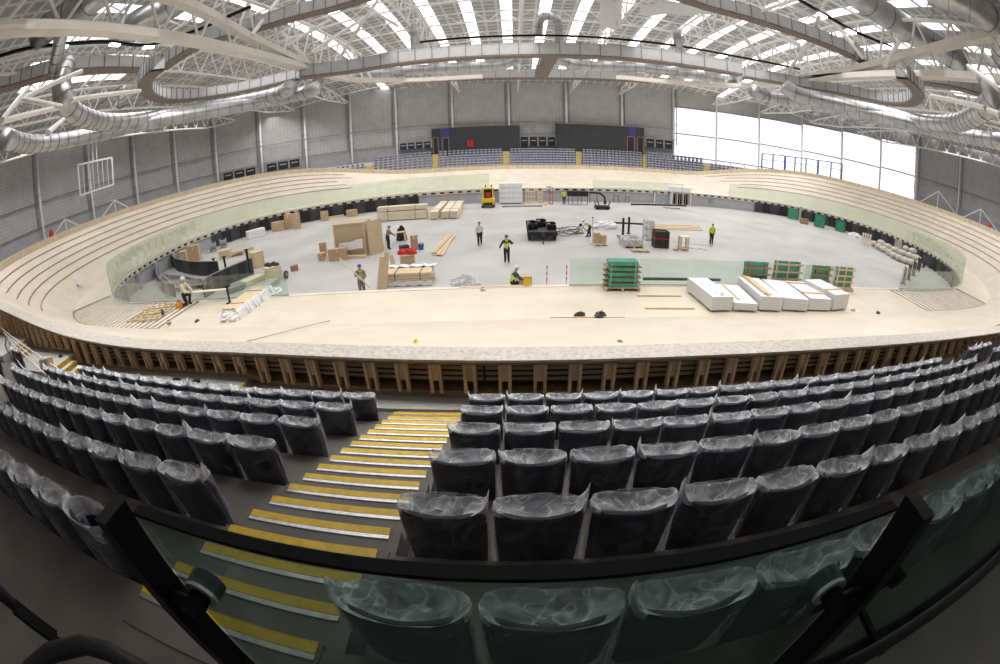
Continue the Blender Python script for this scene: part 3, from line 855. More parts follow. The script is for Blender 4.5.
for k, n0, n1 in ((3, 0, 3), (4, 0, 2)):
    for n in range(n0, n1):
        put_seat(-13.1-0.5*n, k, 'wrapped navy seat in the next block at far left, %s, %s along' % (ROWN[k].replace(' from the glass', ' down').replace(' by the track', ''), ORD[n+1]), 'wrapped seats in the far left block', dz=0.20)

# ------------------------------------------------------------------ glass guard in front of the photographer
YG = 0.40; ZG = 6.69; ZF = 5.586
gr = thing('glass_guard', 'clear glass guard panel between two dark posts at the top of the aisle', 'guard rail', (0.0, YG, ZF))
L0 = (0.0, YG, ZF)
b = MB(L0); b.box((-0.0, YG, (ZF+0.06+ZG)/2), (1.56, 0.02, ZG-ZF-0.06)); b.build('glass_panel', M['glassnear'], gr)
b = MB(L0); b.box((0, YG, ZG+0.004), (1.57, 0.026, 0.010)); b.build('top_edge', M['blk'], gr)
b = MB(L0); b.box((0, YG+0.020, ZG-0.012), (1.56, 0.012, 0.012)); b.build('seal_strip', M['blk'], gr)
def guard_post(x, sx, nm):
    b = MB(L0); b.box((x, YG-0.045, (ZF+ZG+0.03)/2), (0.045, 0.085, ZG-ZF+0.03)); p = b.build('post', M['post'], gr)
    b = MB(L0); b.box((x, YG-0.05, ZF+0.008), (0.16, 0.22, 0.016)); b.build('base_plate', M['blk'], p)
    for zz in (6.44, 5.85):
        a = MB(L0); a.cyl((x, YG-0.055, zz), (x+sx*0.105, YG-0.055, zz), 0.021, 14); a.cyl((x+sx*0.105, YG-0.085, zz), (x+sx*0.105, YG-0.012, zz), 0.028, 16)
        ar = a.build('clamp_arm', M['blk'], p, smooth=False)
        a = MB(L0); a.cyl((x+sx*0.105, YG-0.011, zz), (x+sx*0.105, YG+0.035, zz), 0.048, 24); a.build('clamp_disc', M['glassedge'], p)
        a = MB(L0); a.cyl((x+sx*0.105, YG-0.022, zz), (x+sx*0.105, YG-0.011, zz), 0.047, 24); a.build('clamp_ring', M['alu'], p)
    return p
guard_post(-0.83, 1, 'left'); guard_post(0.83, -1, 'right')
L0 = (2.2, YG, ZF)
g2 = thing('glass_guard', 'dim glass guard panel right of the right-hand dark post, over wrapped seats', 'guard rail', L0)
b = MB(L0); b.box((2.2, YG, (ZF+0.06+ZG)/2), (2.6, 0.02, ZG-ZF-0.06)); b.build('glass_panel', M['glassnear'], g2)
b = MB(L0); b.box((2.2, YG, ZF+0.03), (2.6, 0.05, 0.06)); b.build('base_channel', M['blk'], g2)
b = MB(L0); b.cyl((0.845, YG-0.055, 6.44), (0.96, YG-0.055, 6.44), 0.021, 12); b.cyl((0.96, YG-0.08, 6.44), (0.96, YG+0.03, 6.44), 0.03, 16); b.build('clamp_arm', M['blk'], g2)
L0 = (1.9, 0.2, ZF)
hr = thing('handrail', 'dark round tube handrail curving up along the lower right edge', 'handrail', L0)
b = MB(L0); b.tube([(0.42, 0.20, 6.30), (0.9, 0.20, 6.30), (1.5, 0.20, 6.30), (2.2, 0.205, 6.30), (3.4, 0.21, 6.30)], 0.022, 12); b.build('rail_tube', M['post'], hr, smooth=True)
for xx in (1.02, 2.4):
    b = MB(L0); b.beam((xx, 0.2, 6.28), (xx, 0.2, 6.20), 0.02); b.beam((xx, 0.2, 6.20), (xx, YG-0.012, 6.20), 0.02); b.beam((xx-0.07, 0.2, 6.272), (xx+0.07, 0.2, 6.272), 0.02, 0.012); b.build('bracket', M['blk'], hr)
# end standard of the row beside the photographer, and a black strap
p0 = at_z(8, 590, 6.0); p1 = at_z(52, 632, 6.0)
t = thing('seat_standard', 'black metal end frame of a seat with two slots at the lower left edge', 'seat frame', (p1.x, p1.y, ZF))
b = MB((p1.x, p1.y, ZF)); a_, c_ = at_z(14, 606, 5.98), at_z(56, 638, 5.72)
b.beam(a_, c_, 0.085, 0.035); b.build('bar', M['blk'], t)
b = MB((p1.x, p1.y, ZF)); b.beam(c_+Vector((0, 0, -0.005)), (c_.x, c_.y, ZF), 0.04, 0.04); b.build('leg', M['blk'], t)
for e in (0.28, 0.55):
    q = a_+(c_-a_)*e; b = MB((p1.x, p1.y, ZF)); b.box((q.x, q.y, q.z+0.018), (0.016, 0.010, 0.006), 0.8); b.build('slot', M['lgrey'], t)
d_ = (c_-a_).normalized()
b = MB((p1.x, p1.y, ZF)); cc = a_-d_*0.20
b.tube([a_+d_*0.02+Vector((0, 0, 0.02)), cc+Vector((0, 0, 0.05)), cc-d_*0.18+Vector((0, 0, 0.07))], [0.035, 0.05, 0.05], 10); b.build('padded_arm', M['seat'], t, smooth=True)
q0 = at_z(30, 668, 5.95); q1 = at_z(85, 646, 6.0); q2 = at_z(140, 668, 5.95)
t = MB(tuple(q1)).tube([Vector((q0.x-0.08, q0.y-0.14, ZF+0.02)), q0, (q0+q1)/2+Vector((0, 0.012, 0.03)), q1+Vector((0, 0, 0.01)), (q2+q1)/2+Vector((0, 0.012, 0.03)), q2, Vector((q2.x+0.06, q2.y-0.14, ZF+0.02))], 0.045, 12)
o = t.build('cable_loop', nmat('ribbed_black_rubber', (0.015, 0.015, 0.018), 0.6, var=0.3, scale=60), smooth=True, loc=tuple(q1)); tag(o, 'loop of black ribbed hose on the floor at the bottom left edge', 'hose')
# ------------------------------------------------------------------ placing helpers for the infield
def base(xl, yl, xr, yr, z=0.0):
    """front bottom edge given in the photo's pixels -> centre of that edge, width, rotation"""
    a, b = at_z(xl, yl, z), at_z(xr, yr, z)
    d = b-a
    return a, b, (a+b)/2, d.length, math.atan2(d.y, d.x)
def fitbox(xl, yl, xr, yr, ytop, depth, z=0.0):
    """front edge + height read at its middle; returns centre of footprint, size, rotation"""
    a, b, m_, w_, rz = base(xl, yl, xr, yr, z)
    pr = -math.atan2(m_.x, m_.y); dl = max(-0.32, min(0.32, rz-pr)); rz = pr+dl      # never slewed far from facing the stand
    m_ = at_z((xl+xr)/2, (yl+yr)/2, z)
    def cut(x, y):
        d = ray(x, y); nn = (-math.sin(rz), math.cos(rz)); t = (m_.x*nn[0]+m_.y*nn[1])/(d[0]*nn[0]+d[1]*nn[1]); return Vector((d[0]*t, d[1]*t, z))
    w_ = (cut(xl, yl)-cut(xr, yr)).length
    h = hz(m_.x, m_.y, ytop)-z
    n = Vector((-math.sin(rz), math.cos(rz), 0))
    c = m_+n*depth/2
    return Vector((c.x, c.y, z)), (w_, depth, h), rz

def carton(name, label, px, depth, mat='card', group=None, z=0.0, tape=True, tapemat='lumber_pale'):
    c, d, rz = fitbox(*px, depth, z)
    t = thing(name, label, 'box', c, rz, group)
    b = MB(); b.box((0, 0, d[2]/2+0.002), d); b.build('body', M[mat], t, bevel=0.012)
    if tape:
        b = MB(); b.box((0, 0, d[2]+0.004), (d[0]*0.99, 0.07, 0.006)); b.box((0, -d[1]/2-0.003, d[2]*0.85), (0.07, 0.006, d[2]*0.28)); b.build('tape', M[tapemat], t)
    return t, d
def crate(name, label, px, depth, mat='ply', bat='lumber', group=None, z=0.0):
    c, d, rz = fitbox(*px, depth, z)
    t = thing(name, label, 'crate', c, rz, group)
    b = MB(); b.box((0, 0, d[2]/2+0.04), (d[0], d[1], d[2]-0.08)); b.build('body', M[mat], t)
    b = MB()
    for s_ in (-1, 1):
        for q in (-1, 1): b.box((s_*(d[0]/2-0.04), q*(d[1]/2+0.012), d[2]/2), (0.08, 0.024, d[2]))
    for zz in (0.04, d[2]-0.04):
        for q in (-1, 1): b.box((0, q*(d[1]/2+0.012), zz), (d[0]-0.16, 0.024, 0.08))
    for s_ in (-1, 0, 1): b.box((s_*(d[0]/2-0.06), 0, 0.03), (0.09, d[1], 0.06))
    b.build('battens', M[bat], t)
    return t, d, c, rz
def plank(name, label, a, b, w=0.14, h=0.04, mat='lumber', group=None, cat='plank', roll=0.0):
    a, b = Vector(a), Vector(b); c = (a+b)/2
    base_ = (c.x, c.y, min(a.z, b.z))
    m_ = MB(base_); d = (b-a).normalized(); up = Vector((0, 0, 1)) if abs(d.z) < 0.9 else Vector((math.cos(roll), math.sin(roll), 0))
    m_.beam(a, b, w, h, up=up)
    o = m_.build(name, M[mat], loc=base_); return tag(o, label, cat, group)
def floorplank(name, label, pa, pb, z=0.0, w=0.14, h=0.05, mat='lumber', group=None, cat='plank', up=0.003):
    a, b = at_z(*pa, z), at_z(*pb, z)
    return plank(name, label, a+Vector((0, 0, h/2+up)), b+Vector((0, 0, h/2+up)), w, h, mat, group, cat)
def pallet_parts(t, w, d, org=(0, 0, 0), mat='lumber'):
    for k in range(5):
        b = MB(); b.box((org[0], org[1]-d/2+d*(k+.5)/5, org[2]+0.125), (w, d/5*0.72, 0.022)); b.build('deck_board', M[mat], t)
    for k in (-1, 0, 1):
        b = MB(); b.box((org[0]+k*(w/2-0.05), org[1], org[2]+0.058), (0.09, d, 0.105)); b.build('bearer', M[mat], t)

# ------------------------------------------------------------------ timber and boxes, left half of the floor
t, d, c, rz = crate('plywood_crate', 'largest plywood crate on the floor, shoulder-high, white sheet beside it', (336, 257, 367, 256.5, 224), 1.7)
b = MB(); b.box((-0.1, 0, d[2]+0.02), (d[0]+0.1, d[1]+0.1, 0.03)); b.build('lid', M['ply'], t)
a_, b_, m_, w_, rz_ = base(370.5, 256, 384.5, 251)
h = hz(m_.x, m_.y, 220)
t = thing('plywood_sheet', 'plywood sheet standing against the right side of the largest crate', 'board', m_, rz_)
b = MB(); b.box((0, 0.06, h/2), (w_, 0.04, h), rx=-0.03); b.build('sheet', M['ply'], t)
b = MB(); b.box((0, 0.095, h*0.5), (w_*0.95, 0.03, 0.09), rx=-0.03); b.build('batten', M['lumber'], t)
carton('cardboard_box', 'wide low cardboard box in front of the big plywood crate', (329, 261.5, 346, 260.5, 249), 0.45)
carton('cardboard_box', 'narrow upright cardboard box left of the big plywood crate', (320, 254.5, 326, 254, 243), 0.45)
carton('cardboard_box', 'small open cardboard box beside a white bag, left of the crate', (318.5, 261, 325, 260.5, 253.5), 0.5)
c = at_z(328, 260.8); b = MB((c.x, c.y, 0)); b.ell((c.x, c.y, 0), (0.2, 0.14, 0.36), 10, 6, half=True, jit=0.12); tag(b.build('paper_bag', M['sheet'], loc=(c.x, c.y, 0)), 'white paper bag on the floor between two cardboard boxes', 'bag')
floorplank('timber_beam', 'short timber beam lying at the foot of the big plywood crate', (347, 258.5), (366, 258), w=0.25, h=0.22)
def crumple(name, label, cat, c, r, mat, seed, nu=18, nv=7, jit=0.22, rz=0.0):
    random.seed(seed); b = MB(tuple(c)); b.ell(c, r, nu, nv, half=True, jit=jit, rz=rz); random.seed(7+seed)
    o = b.build(name, M[mat], loc=tuple(c)); return tag(o, label, cat)
c, d2, rz2 = fitbox(329, 260.5, 346, 259.5, 248.5, 0.8)
cc = at_z(352, 249, 0.85)
def drape(name, label, cat, pts, mat, thick=0.02, z=None):
    """a crumpled sheet over the given world points (grid)"""
    c = sum((Vector(p) for row in pts for p in row), Vector())/(len(pts)*len(pts[0])); c.z = min(p[2] for row in pts for p in row)
    mb = MB(tuple(c)); up = [[mb.P(p) for p in row] for row in pts]; dn = [[mb.P((p[0], p[1], p[2]-thick)) for p in row] for row in pts]
    nr, nc = len(pts), len(pts[0])
    for i in range(nr-1):
        for j in range(nc-1):
            mb.face([up[i][j], up[i][j+1], up[i+1][j+1], up[i+1][j]]); mb.face([dn[i][j+1], dn[i][j], dn[i+1][j], dn[i+1][j+1]])
    o = mb.build(name, M[mat], loc=tuple(c)); return tag(o, label, cat)
def sheet_px(x0, x1, yt, yb, z0, z1, n=9, mrows=4, amp=0.10, seed=3):
    rg = random.Random(seed); out = []
    for i in range(mrows):
        row = []
        for j in range(n):
            x = x0+(x1-x0)*j/(n-1); y = yb+(yt-yb)*i/(mrows-1)
            p = at_z(x, y, z0+(z1-z0)*i/(mrows-1)); row.append((p.x, p.y, p.z+rg.uniform(-amp, amp)))
        out.append(row)
    return out
pp = at_z(349, 257.5, 0)
rows_ = []
rg = random.Random(4)
for i in range(5):
    rows_.append([(at_y(340+(24)*j/8, 250, pp.y).x, pp.y-0.10-0.10*i*0.2+0.04*(j % 2), [1.15, 0.98, 0.80, 0.64, 0.55][i]+rg.uniform(-.07, .07)+0.16*(j/8)) for j in range(9)])
drape('white_sheet', 'white plastic sheet hanging crumpled on the front of the big plywood crate', 'sheet', rows_, 'sheet')
# boxes along the far left
G = 'cardboard boxes along the far-left hoarding'
carton('cardboard_box', 'tallest of the cardboard cartons by the left hoarding, white top', (189, 262.5, 200, 260.5, 246), 0.8, group=G)
carton('cardboard_box', 'wide cardboard carton next to the white wrapped block by the hoarding', (272, 232, 284, 230.5, 222), 0.7, group=G)
carton('cardboard_box', 'squarish cardboard carton beneath a yellow marker by the hoarding', (285.3, 229.3, 292.3, 228.6, 214.5), 0.6, group=G)
carton('cardboard_box', 'tall cardboard carton at right of a matching pair by the hoarding', (294.2, 229.5, 301.2, 228.1, 213.5), 0.5, group=G)
carton('cardboard_box', 'upright cardboard carton alone behind the big plywood crate', (321, 221.2, 328, 220.8, 211.5), 0.4, group=G)
carton('cardboard_box', 'low cardboard carton just behind the big crate, near the lumber', (346.5, 217, 356.5, 216.4, 210), 0.5, group=G)
floorplank('timber_beam', 'timber beam on the floor behind the big plywood crate', (325, 219.5), (344, 216.5), w=0.35, h=0.25)
c, d, rz = fitbox(249, 241, 266, 234.5, 229.5, 0.9)
t = thing('wrapped_block', 'white wrapped block on the floor near the left hoarding', 'package', c, rz); b = MB(); b.box((0, 0, d[2]/2), (d[0], d[1], d[2])); b.build('block', M['sheet'], t, bevel=0.05); b = MB(); b.box((0, 0, 0.04), (d[0]*.96, d[1]*.9, 0.08)); b.build('base', M['blk'], t)
# timber heaps and crates by the ramp
G = 'short timber offcuts heaped near the ramp'
rg = random.Random(11)
for k in range(7):
    a = at_z(236+4.6*(k % 3)+1.2*(k//3), 255.5-2.2*(k % 3)); an = 0.5+(-0.1, 0.25, -0.3)[k//3]; L = rg.uniform(1.3, 1.8); z = 0.075+0.145*(k//3)
    dv = Vector((math.cos(an), math.sin(an), 0))*L/2
    plank('timber_offcut', 'short thick timber lying in the loose heap near the ramp', (a.x-dv.x, a.y-dv.y, z), (a.x+dv.x, a.y+dv.y, z), 0.28, 0.14, 'lumber', G)
crate('timber_crate', 'low pine crate beside the heap of offcuts near the ramp', (219.5, 260, 231, 257.5, 250.5), 0.9, 'lumber', 'lumber_pale')
crate('timber_crate', 'upright pine crate with a peaked lid near the ramp', (255, 270, 265, 264.5, 252), 1.0, 'lumber', 'ply')
t, d, c, rz = crate('timber_crate', 'square pale crate with a black bag on top, near the balustrade', (268, 283.5, 283, 279.5, 267), 1.1, 'lumber_pale', 'lumber')
b = MB((c.x, c.y, d[2])); random.seed(3)
for (ox, oy, r) in ((-0.3, 0, 0.28), (0.1, 0.1, 0.3), (0.42, -0.05, 0.24), (0.0, -0.2, 0.22)):
    b.ell((c.x+ox, c.y+oy, d[2]), (r, r*0.8, r*0.75), 12, 6, half=True, jit=0.1)
tag(b.build('bag', M['blkpl'], loc=(c.x, c.y, d[2])), 'black holdall lying on top of the square pale crate', 'bag')
c = at_z(286.5, 278.5); t = thing('wheel', 'black rubber wheel standing against the square pale crate', 'wheel', (c.x, c.y, 0))
b = MB(); b.cyl((-0.07, 0, 0.27), (0.07, 0, 0.27), 0.27, 18); b.build('tyre', M['blkpl'], t, bevel=0.02); b = MB(); b.cyl((-0.08, 0, 0.27), (0.08, 0, 0.27), 0.12, 12); b.build('hub', M['mgrey'], t)
carton('wooden_box', 'small brown box alone on the floor, centre-left', (291, 272, 298.5, 270.5, 266), 0.45, 'old_wood', tape=False)
crate('timber_crate', 'rough pine offcut crate against the ramp wall under the hoarding', (180.5, 264, 186.5, 262.5, 252), 0.8, 'lumber', 'card')
for k, (x, y) in enumerate(((213.5, 251.5), (224, 247.5))):
    c = at_z(x, y); t = thing('wire_reel', 'grey cable reel against the hoarding, %s one from the ramp' % ORD[k+1], 'reel', (c.x, c.y, 0), 0.6)
    b = MB(); b.cyl((-0.30, 0, 0.5), (0.30, 0, 0.5), 0.34, 16); b.build('drum', M['mgrey'], t)
    for s_ in (-1, 1): b = MB(); b.cyl((s_*0.30, 0, 0.5), (s_*0.36, 0, 0.5), 0.5, 18); b.build('flange', M['lgrey'], t)
# ------------------------------------------------------------------ sunken ramp at the left end
rampc = at_z(192, 274); rampc = Vector((rampc.x, rampc.y, 0))
a1, a2, a3, a4 = at_z(172, 262), at_z(216, 279), at_z(252, 277), at_z(205, 299)
def blackwall(label, pts, zt, n, mat='dgrey'):
    loc = (pts[0]+pts[-1])/2; loc = (loc.x, loc.y, 0)
    t = thing('ramp_wall', label, 'low wall', loc, group='black panelled walls of the ramp')
    P = []
    for i in range(n+1):
        u = i/n*(len(pts)-1); k = min(int(u), len(pts)-2); P.append(pts[k].lerp(pts[k+1], u-k))
    for i, (p, q) in enumerate(zip(P, P[1:])):
        e = (q-p)*0.01; b = MB(loc); b.beam(p+e+Vector((0, 0, zt/2)), q-e+Vector((0, 0, zt/2)), 0.10, zt); b.build('panel', M['blkpl'] if i % 2 else M[mat], t)
    b = MB(loc); b.tube([p+Vector((0, 0, zt+0.03)) for p in P], 0.045, 6); b.build('cap_rail', M['mgrey'], t)
    return t
blackwall('curved black wall on the far side of the sunken ramp', [at_z(170, 256), at_z(171, 264), at_z(178, 271), at_z(195, 275.5), at_z(220, 276)], 1.15, 10)
blackwall('black panelled wall on the near side of the sunken ramp', [at_z(254, 273.5), at_z(232, 283), at_z(215, 291.5), at_z(205, 298)], 1.15, 9)
blackwall('grey curved retaining wall in the pit below the left balustrade', [at_z(160, 268), at_z(158, 282), at_z(163, 292), at_z(176, 297)], 0.9, 8, 'mgrey')
t = thing('ramp_deck', 'ridged grey metal ramp deck between the black ramp walls', 'ramp', rampc)
for k in range(12):
    p = at_z(163+4.2*k*0.9, 276+k*0.7, 0.05); q = at_z(178+4.0*k*0.9, 291-k*0.5, 0.05); b = MB(tuple(rampc)); b.beam(p+Vector((0, 0, 0.25)), q+Vector((0, 0, 0.25)), 0.35, 0.06); b.build('tread', M['galv'], t)
G = 'dark round posts beside the ramp'
for k, (x, yb, yt, lb) in enumerate(((226.5, 272.5, 257, 'dark post at the far end of the ramp wall'), (250.5, 275, 250, 'tallest dark post, at the end of the near ramp wall'), (216, 274, 259, 'dark post standing behind the ramp treads'), (230, 303, 287, 'thin black post on the flat deck beside the plank stack'))):
    z = ZI if yb > 300 else 0.0
    c = at_z(x, yb, z); h = hz(c.x, c.y, yt)-z; t = thing('post', lb, 'post', c, group=G)
    b = MB(); b.cyl((0, 0, 0), (0, 0, h), 0.10 if yb < 300 else 0.05, 10); b.build('shaft', M['blkpl'], t); b = MB(); b.box((0, 0, h+0.03), (0.3, 0.2, 0.06)); b.build('cap', M['blk'], t); b = MB(); b.box((0, 0, 0.015), (0.3, 0.3, 0.03)); b.build('foot', M['blk'], t)
G = 'grey slabs stacked beside the near-left balustrade'
for k, (x0, y0, x1, y1) in enumerate(((243, 287, 262, 279), (262.5, 291.5, 274, 283.5), (228, 293, 243, 288))):
    floorplank('concrete_slab', ['pale slab pack nearest the square crate', 'narrow grey slab pair next to the balustrade end', 'grey slab pack at the foot of the near ramp wall'][k], (x0, y0), (x1, y1), w=0.9, h=0.35, mat=['lumber_pale', 'lgrey', 'mgrey'][k], cat='slab')
for k in range(6):                                           # grey pit columns seen through the left glass
    i = 192+k*4; p = tp(i, -1); q = Vector((p.x-TN[i][0]*0.25, p.y-TN[i][1]*0.25, 0))
    b = MB(tuple(q)); b.cyl(q, q+Vector((0, 0, 1.4)), 0.16, 10); o = b.build('pit_column', M['lgrey'], loc=tuple(q)); tag(o, 'pale round column in the pit under the left bend, %s of six' % ORD[k+1], 'column', 'columns in the pit under the left bend')

# ------------------------------------------------------------------ lumber bundles and planks on the floor
def bundle(label, a, b, w, h, rows_, cols_, mat, group, z=0.0):
    """a strapped bundle of sawn boards from a to b"""
    a, b = Vector(a), Vector(b); c = (a+b)/2; d = b-a; L = d.length; rz = math.atan2(d.y, d.x)
    t = thing('lumber_bundle', label, 'lumber', (c.x, c.y, z), rz, group); rg = random.Random(int(L*100))
    bb = MB()
    for i in range(rows_):
        for j in range(cols_):
            e = rg.uniform(-0.06, 0.06)
            bb.box((e, -w/2+w*(j+.5)/cols_, 0.08+(h-0.08)*(i+.5)/rows_), (L, w/cols_*0.93, (h-0.08)/rows_*0.86))
    bb.build('boards', M[mat], t)
    for e in (-0.3, 0.3): bb = MB(); bb.box((L*e, 0, 0.04), (0.10, w, 0.08)); bb.build('bearer', M['old_wood'], t)
    for e in (-0.28, 0.28):
        bb = MB(); bb.box((L*e, 0, (h+0.08)/2), (0.03, w+0.02, h-0.06)); bb.build('strap', M['blk'], t)
    return t
G = 'strapped lumber bundles by the grey infield wall'
a, b_ = at_z(377.5, 222), at_z(426.5, 219)
n = Vector((-(b_-a).y, (b_-a).x, 0)).normalized()
bundle('lower long lumber bundle by the infield wall, another on top', a+n*0.6, b_+n*0.6, 1.2, 0.95, 6, 7, 'lumber_pale', G)
bundle('upper long lumber bundle resting on the lower one by the wall', a+n*0.75+Vector((0, 0, 0)), b_+n*0.75, 1.0, 0.55, 4, 6, 'lumber_pale', G, z=0.955)
for k, (x0, y0, x1, y1, lb) in enumerate(((434, 220, 444.5, 208, 'end-on lumber bundle touching the long stacked bundles'), (445.5, 219, 453, 207.5, 'middle end-on lumber bundle of three by the wall'), (454, 219, 460.5, 207.5, 'end-on lumber bundle of three closest to the forklift'))):
    p, q = at_z(x0, y0), at_z(x1, y1); bundle(lb, p, q, 0.78, (0.85, 0.8, 0.83)[k], 6, 6, 'lumber_pale', G)
G = 'loose planks in the pile on the floor'
rg = random.Random(5)
for k in range(11):
    u = -4.2+2.7*(k % 4)+0.7*(k//4); w_ = rg.uniform(-0.5, 0.5)+(-1.6, 0.0, 1.8)[k//4]; x0, y0 = 437+u-w_, 255.5+rg.uniform(-1.5, 1); x1, y1 = 450+u*0.9+w_, 237+rg.uniform(-1, 2)
    p, q = at_z(x0, y0), at_z(x1, y1); z = 0.026+0.049*(k//4)
    plank('loose_plank', 'weathered plank in the loose pile on the open floor', p+Vector((0, 0, z)), q+Vector((0, 0, z)), 0.16, 0.045, 'lumber' if k % 3 else 'ply', G)
p, q = at_z(653, 229.5), at_z(702, 230.5); G = 'flat planks behind the dark crate'
for k in range(6):
    o_ = Vector((0.1*k, 0.42*k, 0)); z = 0.04+0.05*(k % 2)
    plank('floor_plank', 'long plank in the flat stack behind the dark strapped crate', p+o_+Vector((0, 0, z)), q+o_+Vector((0, 0, z)), 0.30, 0.05, 'lumber', G)
# upright planks by the red bag
G = 'upright planks leaning near the wrapped lumber'
for k, (x0, y0, x1, y1, lb) in enumerate(((379.3, 290, 382, 257, 'leftmost of the tall planks leaning by the wrapped lumber'), (384.5, 290, 387, 252.5, 'tallest plank leaning by the wrapped lumber'), (395, 272, 391, 255, 'short plank leaning between the tall planks and red bag'), (404.5, 271.5, 401, 250.5, 'plank leaning on the crate with the red bag'))):
    p = at_z(x0, y0); h = hz(p.x, p.y+0.25, y1); q = Vector((at_y(x1, y1, p.y+0.25).x, p.y+0.25, h)); plank('timber_plank', lb, p, q, 0.26, 0.06, 'lumber', G, roll=PI/2)
t, d, c, rz = crate('plywood_crate', 'upright plywood crate with red bags on top', (401, 272, 416, 270.5, 255), 0.9)
b = MB((c.x, c.y, d[2])); random.seed(8)
for (ox, oy, r) in ((-0.25, -0.1, 0.34), (0.3, -0.1, 0.36), (0.05, 0.15, 0.3)): b.ell((c.x+ox, c.y+oy, d[2]), (r, r*0.9, r*0.95), 14, 7, half=True, jit=0.12)
tag(b.build('bag', M['redfab'], loc=(c.x, c.y, d[2])), 'bright red sack heaped on the upright plywood crate', 'bag')
carton('cardboard_box', 'small carton tower behind the red bags', (411, 250, 418, 249.5, 235.5), 0.5)
carton('tool_box', 'dark tool box on the floor behind the red bags', (402, 254, 410, 252.5, 246), 0.6, 'blkpl', tape=False)
c = at_z(421.3, 249.5); t = thing('bucket', 'blue bucket on the floor right of the carton behind the red bags', 'bucket', c); b = MB(); b.cyl((0, 0, 0), (0, 0, 0.42), 0.17, 14, r2=0.22); b.build('body', M['blue'], t); b = MB(); b.tube([(-0.2, 0, 0.42), (0, 0.05, 0.55), (0.2, 0, 0.42)], 0.012, 6); b.build('handle', M['blk'], t)
c = at_z(397, 271); t = thing('power_tool', 'small yellow power tool on the floor between leaning planks', 'tool', c); b = MB(); b.box((0, 0, 0.11), (0.3, 0.22, 0.22)); b.build('body', M['forkyel'], t, bevel=0.03); b = MB(); b.tube([(-0.1, 0, 0.22), (0, 0, 0.32), (0.1, 0, 0.22)], 0.02, 6); b.build('handle', M['blk'], t)
# wrapped lumber by the near edge
p, q = at_z(386, 287), at_z(431, 285.5); n = Vector((-(q-p).y, (q-p).x, 0)).normalized()
t = bundle('board stack half wrapped in white plastic by the near track edge', p+n*0.75, q+n*0.75, 1.5, 0.75, 4, 6, 'lumber', None)
t.name = 'board_stack'
L = (q-p).length
for (x0, x1, y0, y1, z) in ((-L/2-0.1, L/2+0.15, 0.35, 0.85, 0.80), (-L/2-0.1, L/2+0.1, -0.82, -0.77, 0.28)):
    nx = 12; b = MB()
    for i in range(nx):
        u0, u1 = x0+(x1-x0)*i/nx, x0+(x1-x0)*(i+1)/nx; z0 = z+0.05*math.sin(i*2.3); z1 = z+0.05*math.sin((i+1)*2.3)
        b.hexa([(u0, y0, z0-0.24 if z < .5 else z0-0.02), (u1, y0, z1-0.24 if z < .5 else z1-0.02), (u1, y1, z1-0.24 if z < .5 else z1-0.02), (u0, y1, z0-0.24 if z < .5 else z0-0.02)], [(u0, y0, z0), (u1, y0, z1), (u1, y1, z1), (u0, y1, z0)])
    b.build('plastic_wrap', M['sheet'], t)
c = at_z(465, 287.5); crumple('plastic_sheeting', 'crumpled clear plastic sheeting on the floor by the near edge', 'plastic sheet', c, (0.7, 0.35, 0.55), 'wrap_sheet', 21, jit=0.35)
# ------------------------------------------------------------------ centre of the floor
c, d, rz = fitbox(518.5, 289, 532, 288.5, 277, 0.55)
carton('cardboard_box', 'cardboard box beside the worker in a white helmet at the near edge', (518.5, 289, 532, 288.5, 277), 0.55)
c = at_z(527, 286, ZI); t = thing('cable_reel', 'bright yellow cable reel at the near track edge', 'reel', (c.x, c.y, ZI+0.021), 0.15)
b = MB(); b.cyl((0, -0.08, 0.16), (0, 0.08, 0.16), 0.11, 16); b.build('drum', M['blkpl'], t)
for s_ in (-1, 1): b = MB(); b.cyl((0, s_*0.08, 0.165), (0, s_*0.10, 0.165), 0.165, 24); b.build('flange', M['orange'] if s_ > 0 else M['forkyel'], t)
for (x, yb, yt, lb) in ((546.5, 289, 265.5, 'red and white stake closer to the yellow cable reel'), (566, 288.5, 265, 'red and white stake at the end of the near balustrade')):
    c = at_z(x, yb); h = hz(c.x, c.y, yt); t = thing('marker_stake', lb, 'stake', c, group='red and white stakes at the near edge')
    b = MB(); b.cyl((0, 0, 0), (0.02, 0, h), 0.025, 8); b.build('shaft', M['lumber'], t)
    for e in (0.35, 0.6, 0.85): b = MB(); b.cyl((0.02*e, 0, h*e), (0.02*e, 0, h*e+0.18), 0.029, 8); b.build('red_band', M['red'], t)
# trailer with black machines
a, b_, m_, w_, rz = base(529, 241.5, 556, 241.5)
zb = 0.62; D = 3.2; TR = thing('trailer', 'black flatbed trailer with drawbar on the open floor', 'trailer', (m_.x, m_.y+D/2, 0), 0.0)
b = MB(); b.box((0, 0, zb), (w_*1.12, D, 0.14)); b.box((0, -D/2, zb-0.08), (w_*1.12, 0.1, 0.22)); b.build('bed', M['blkpl'], TR)
b = MB(); b.box((0, 0, zb+0.09), (w_*1.04, D*0.96, 0.03)); b.build('deck', M['dgrey'], TR)
for s_ in (-1, 1):
    for yy in (-0.5, 0.45):
        b = MB(); b.cyl((s_*(w_/2-0.16), yy-0.5, 0.31), (s_*(w_/2+0.06), yy-0.5, 0.31), 0.31, 18); wh = b.build('wheel', M['blkpl'], TR)
        b = MB(); b.cyl((s_*(w_/2-0.12), yy-0.5, 0.31), (s_*(w_/2+0.08), yy-0.5, 0.31), 0.14, 12); b.build('hub', M['mgrey'], wh)
    b = MB(); b.box((s_*(w_/2-0.05), -0.5, 0.66), (0.32, 1.9, 0.06)); b.build('mudguard', M['blk'], TR)
b = MB(); b.beam((-0.5, -D/2, 0.5), (0, -D/2-1.1, 0.45), 0.08, 0.1); b.beam((0.5, -D/2, 0.5), (0, -D/2-1.1, 0.45), 0.08, 0.1); dr = b.build('drawbar', M['blk'], TR)
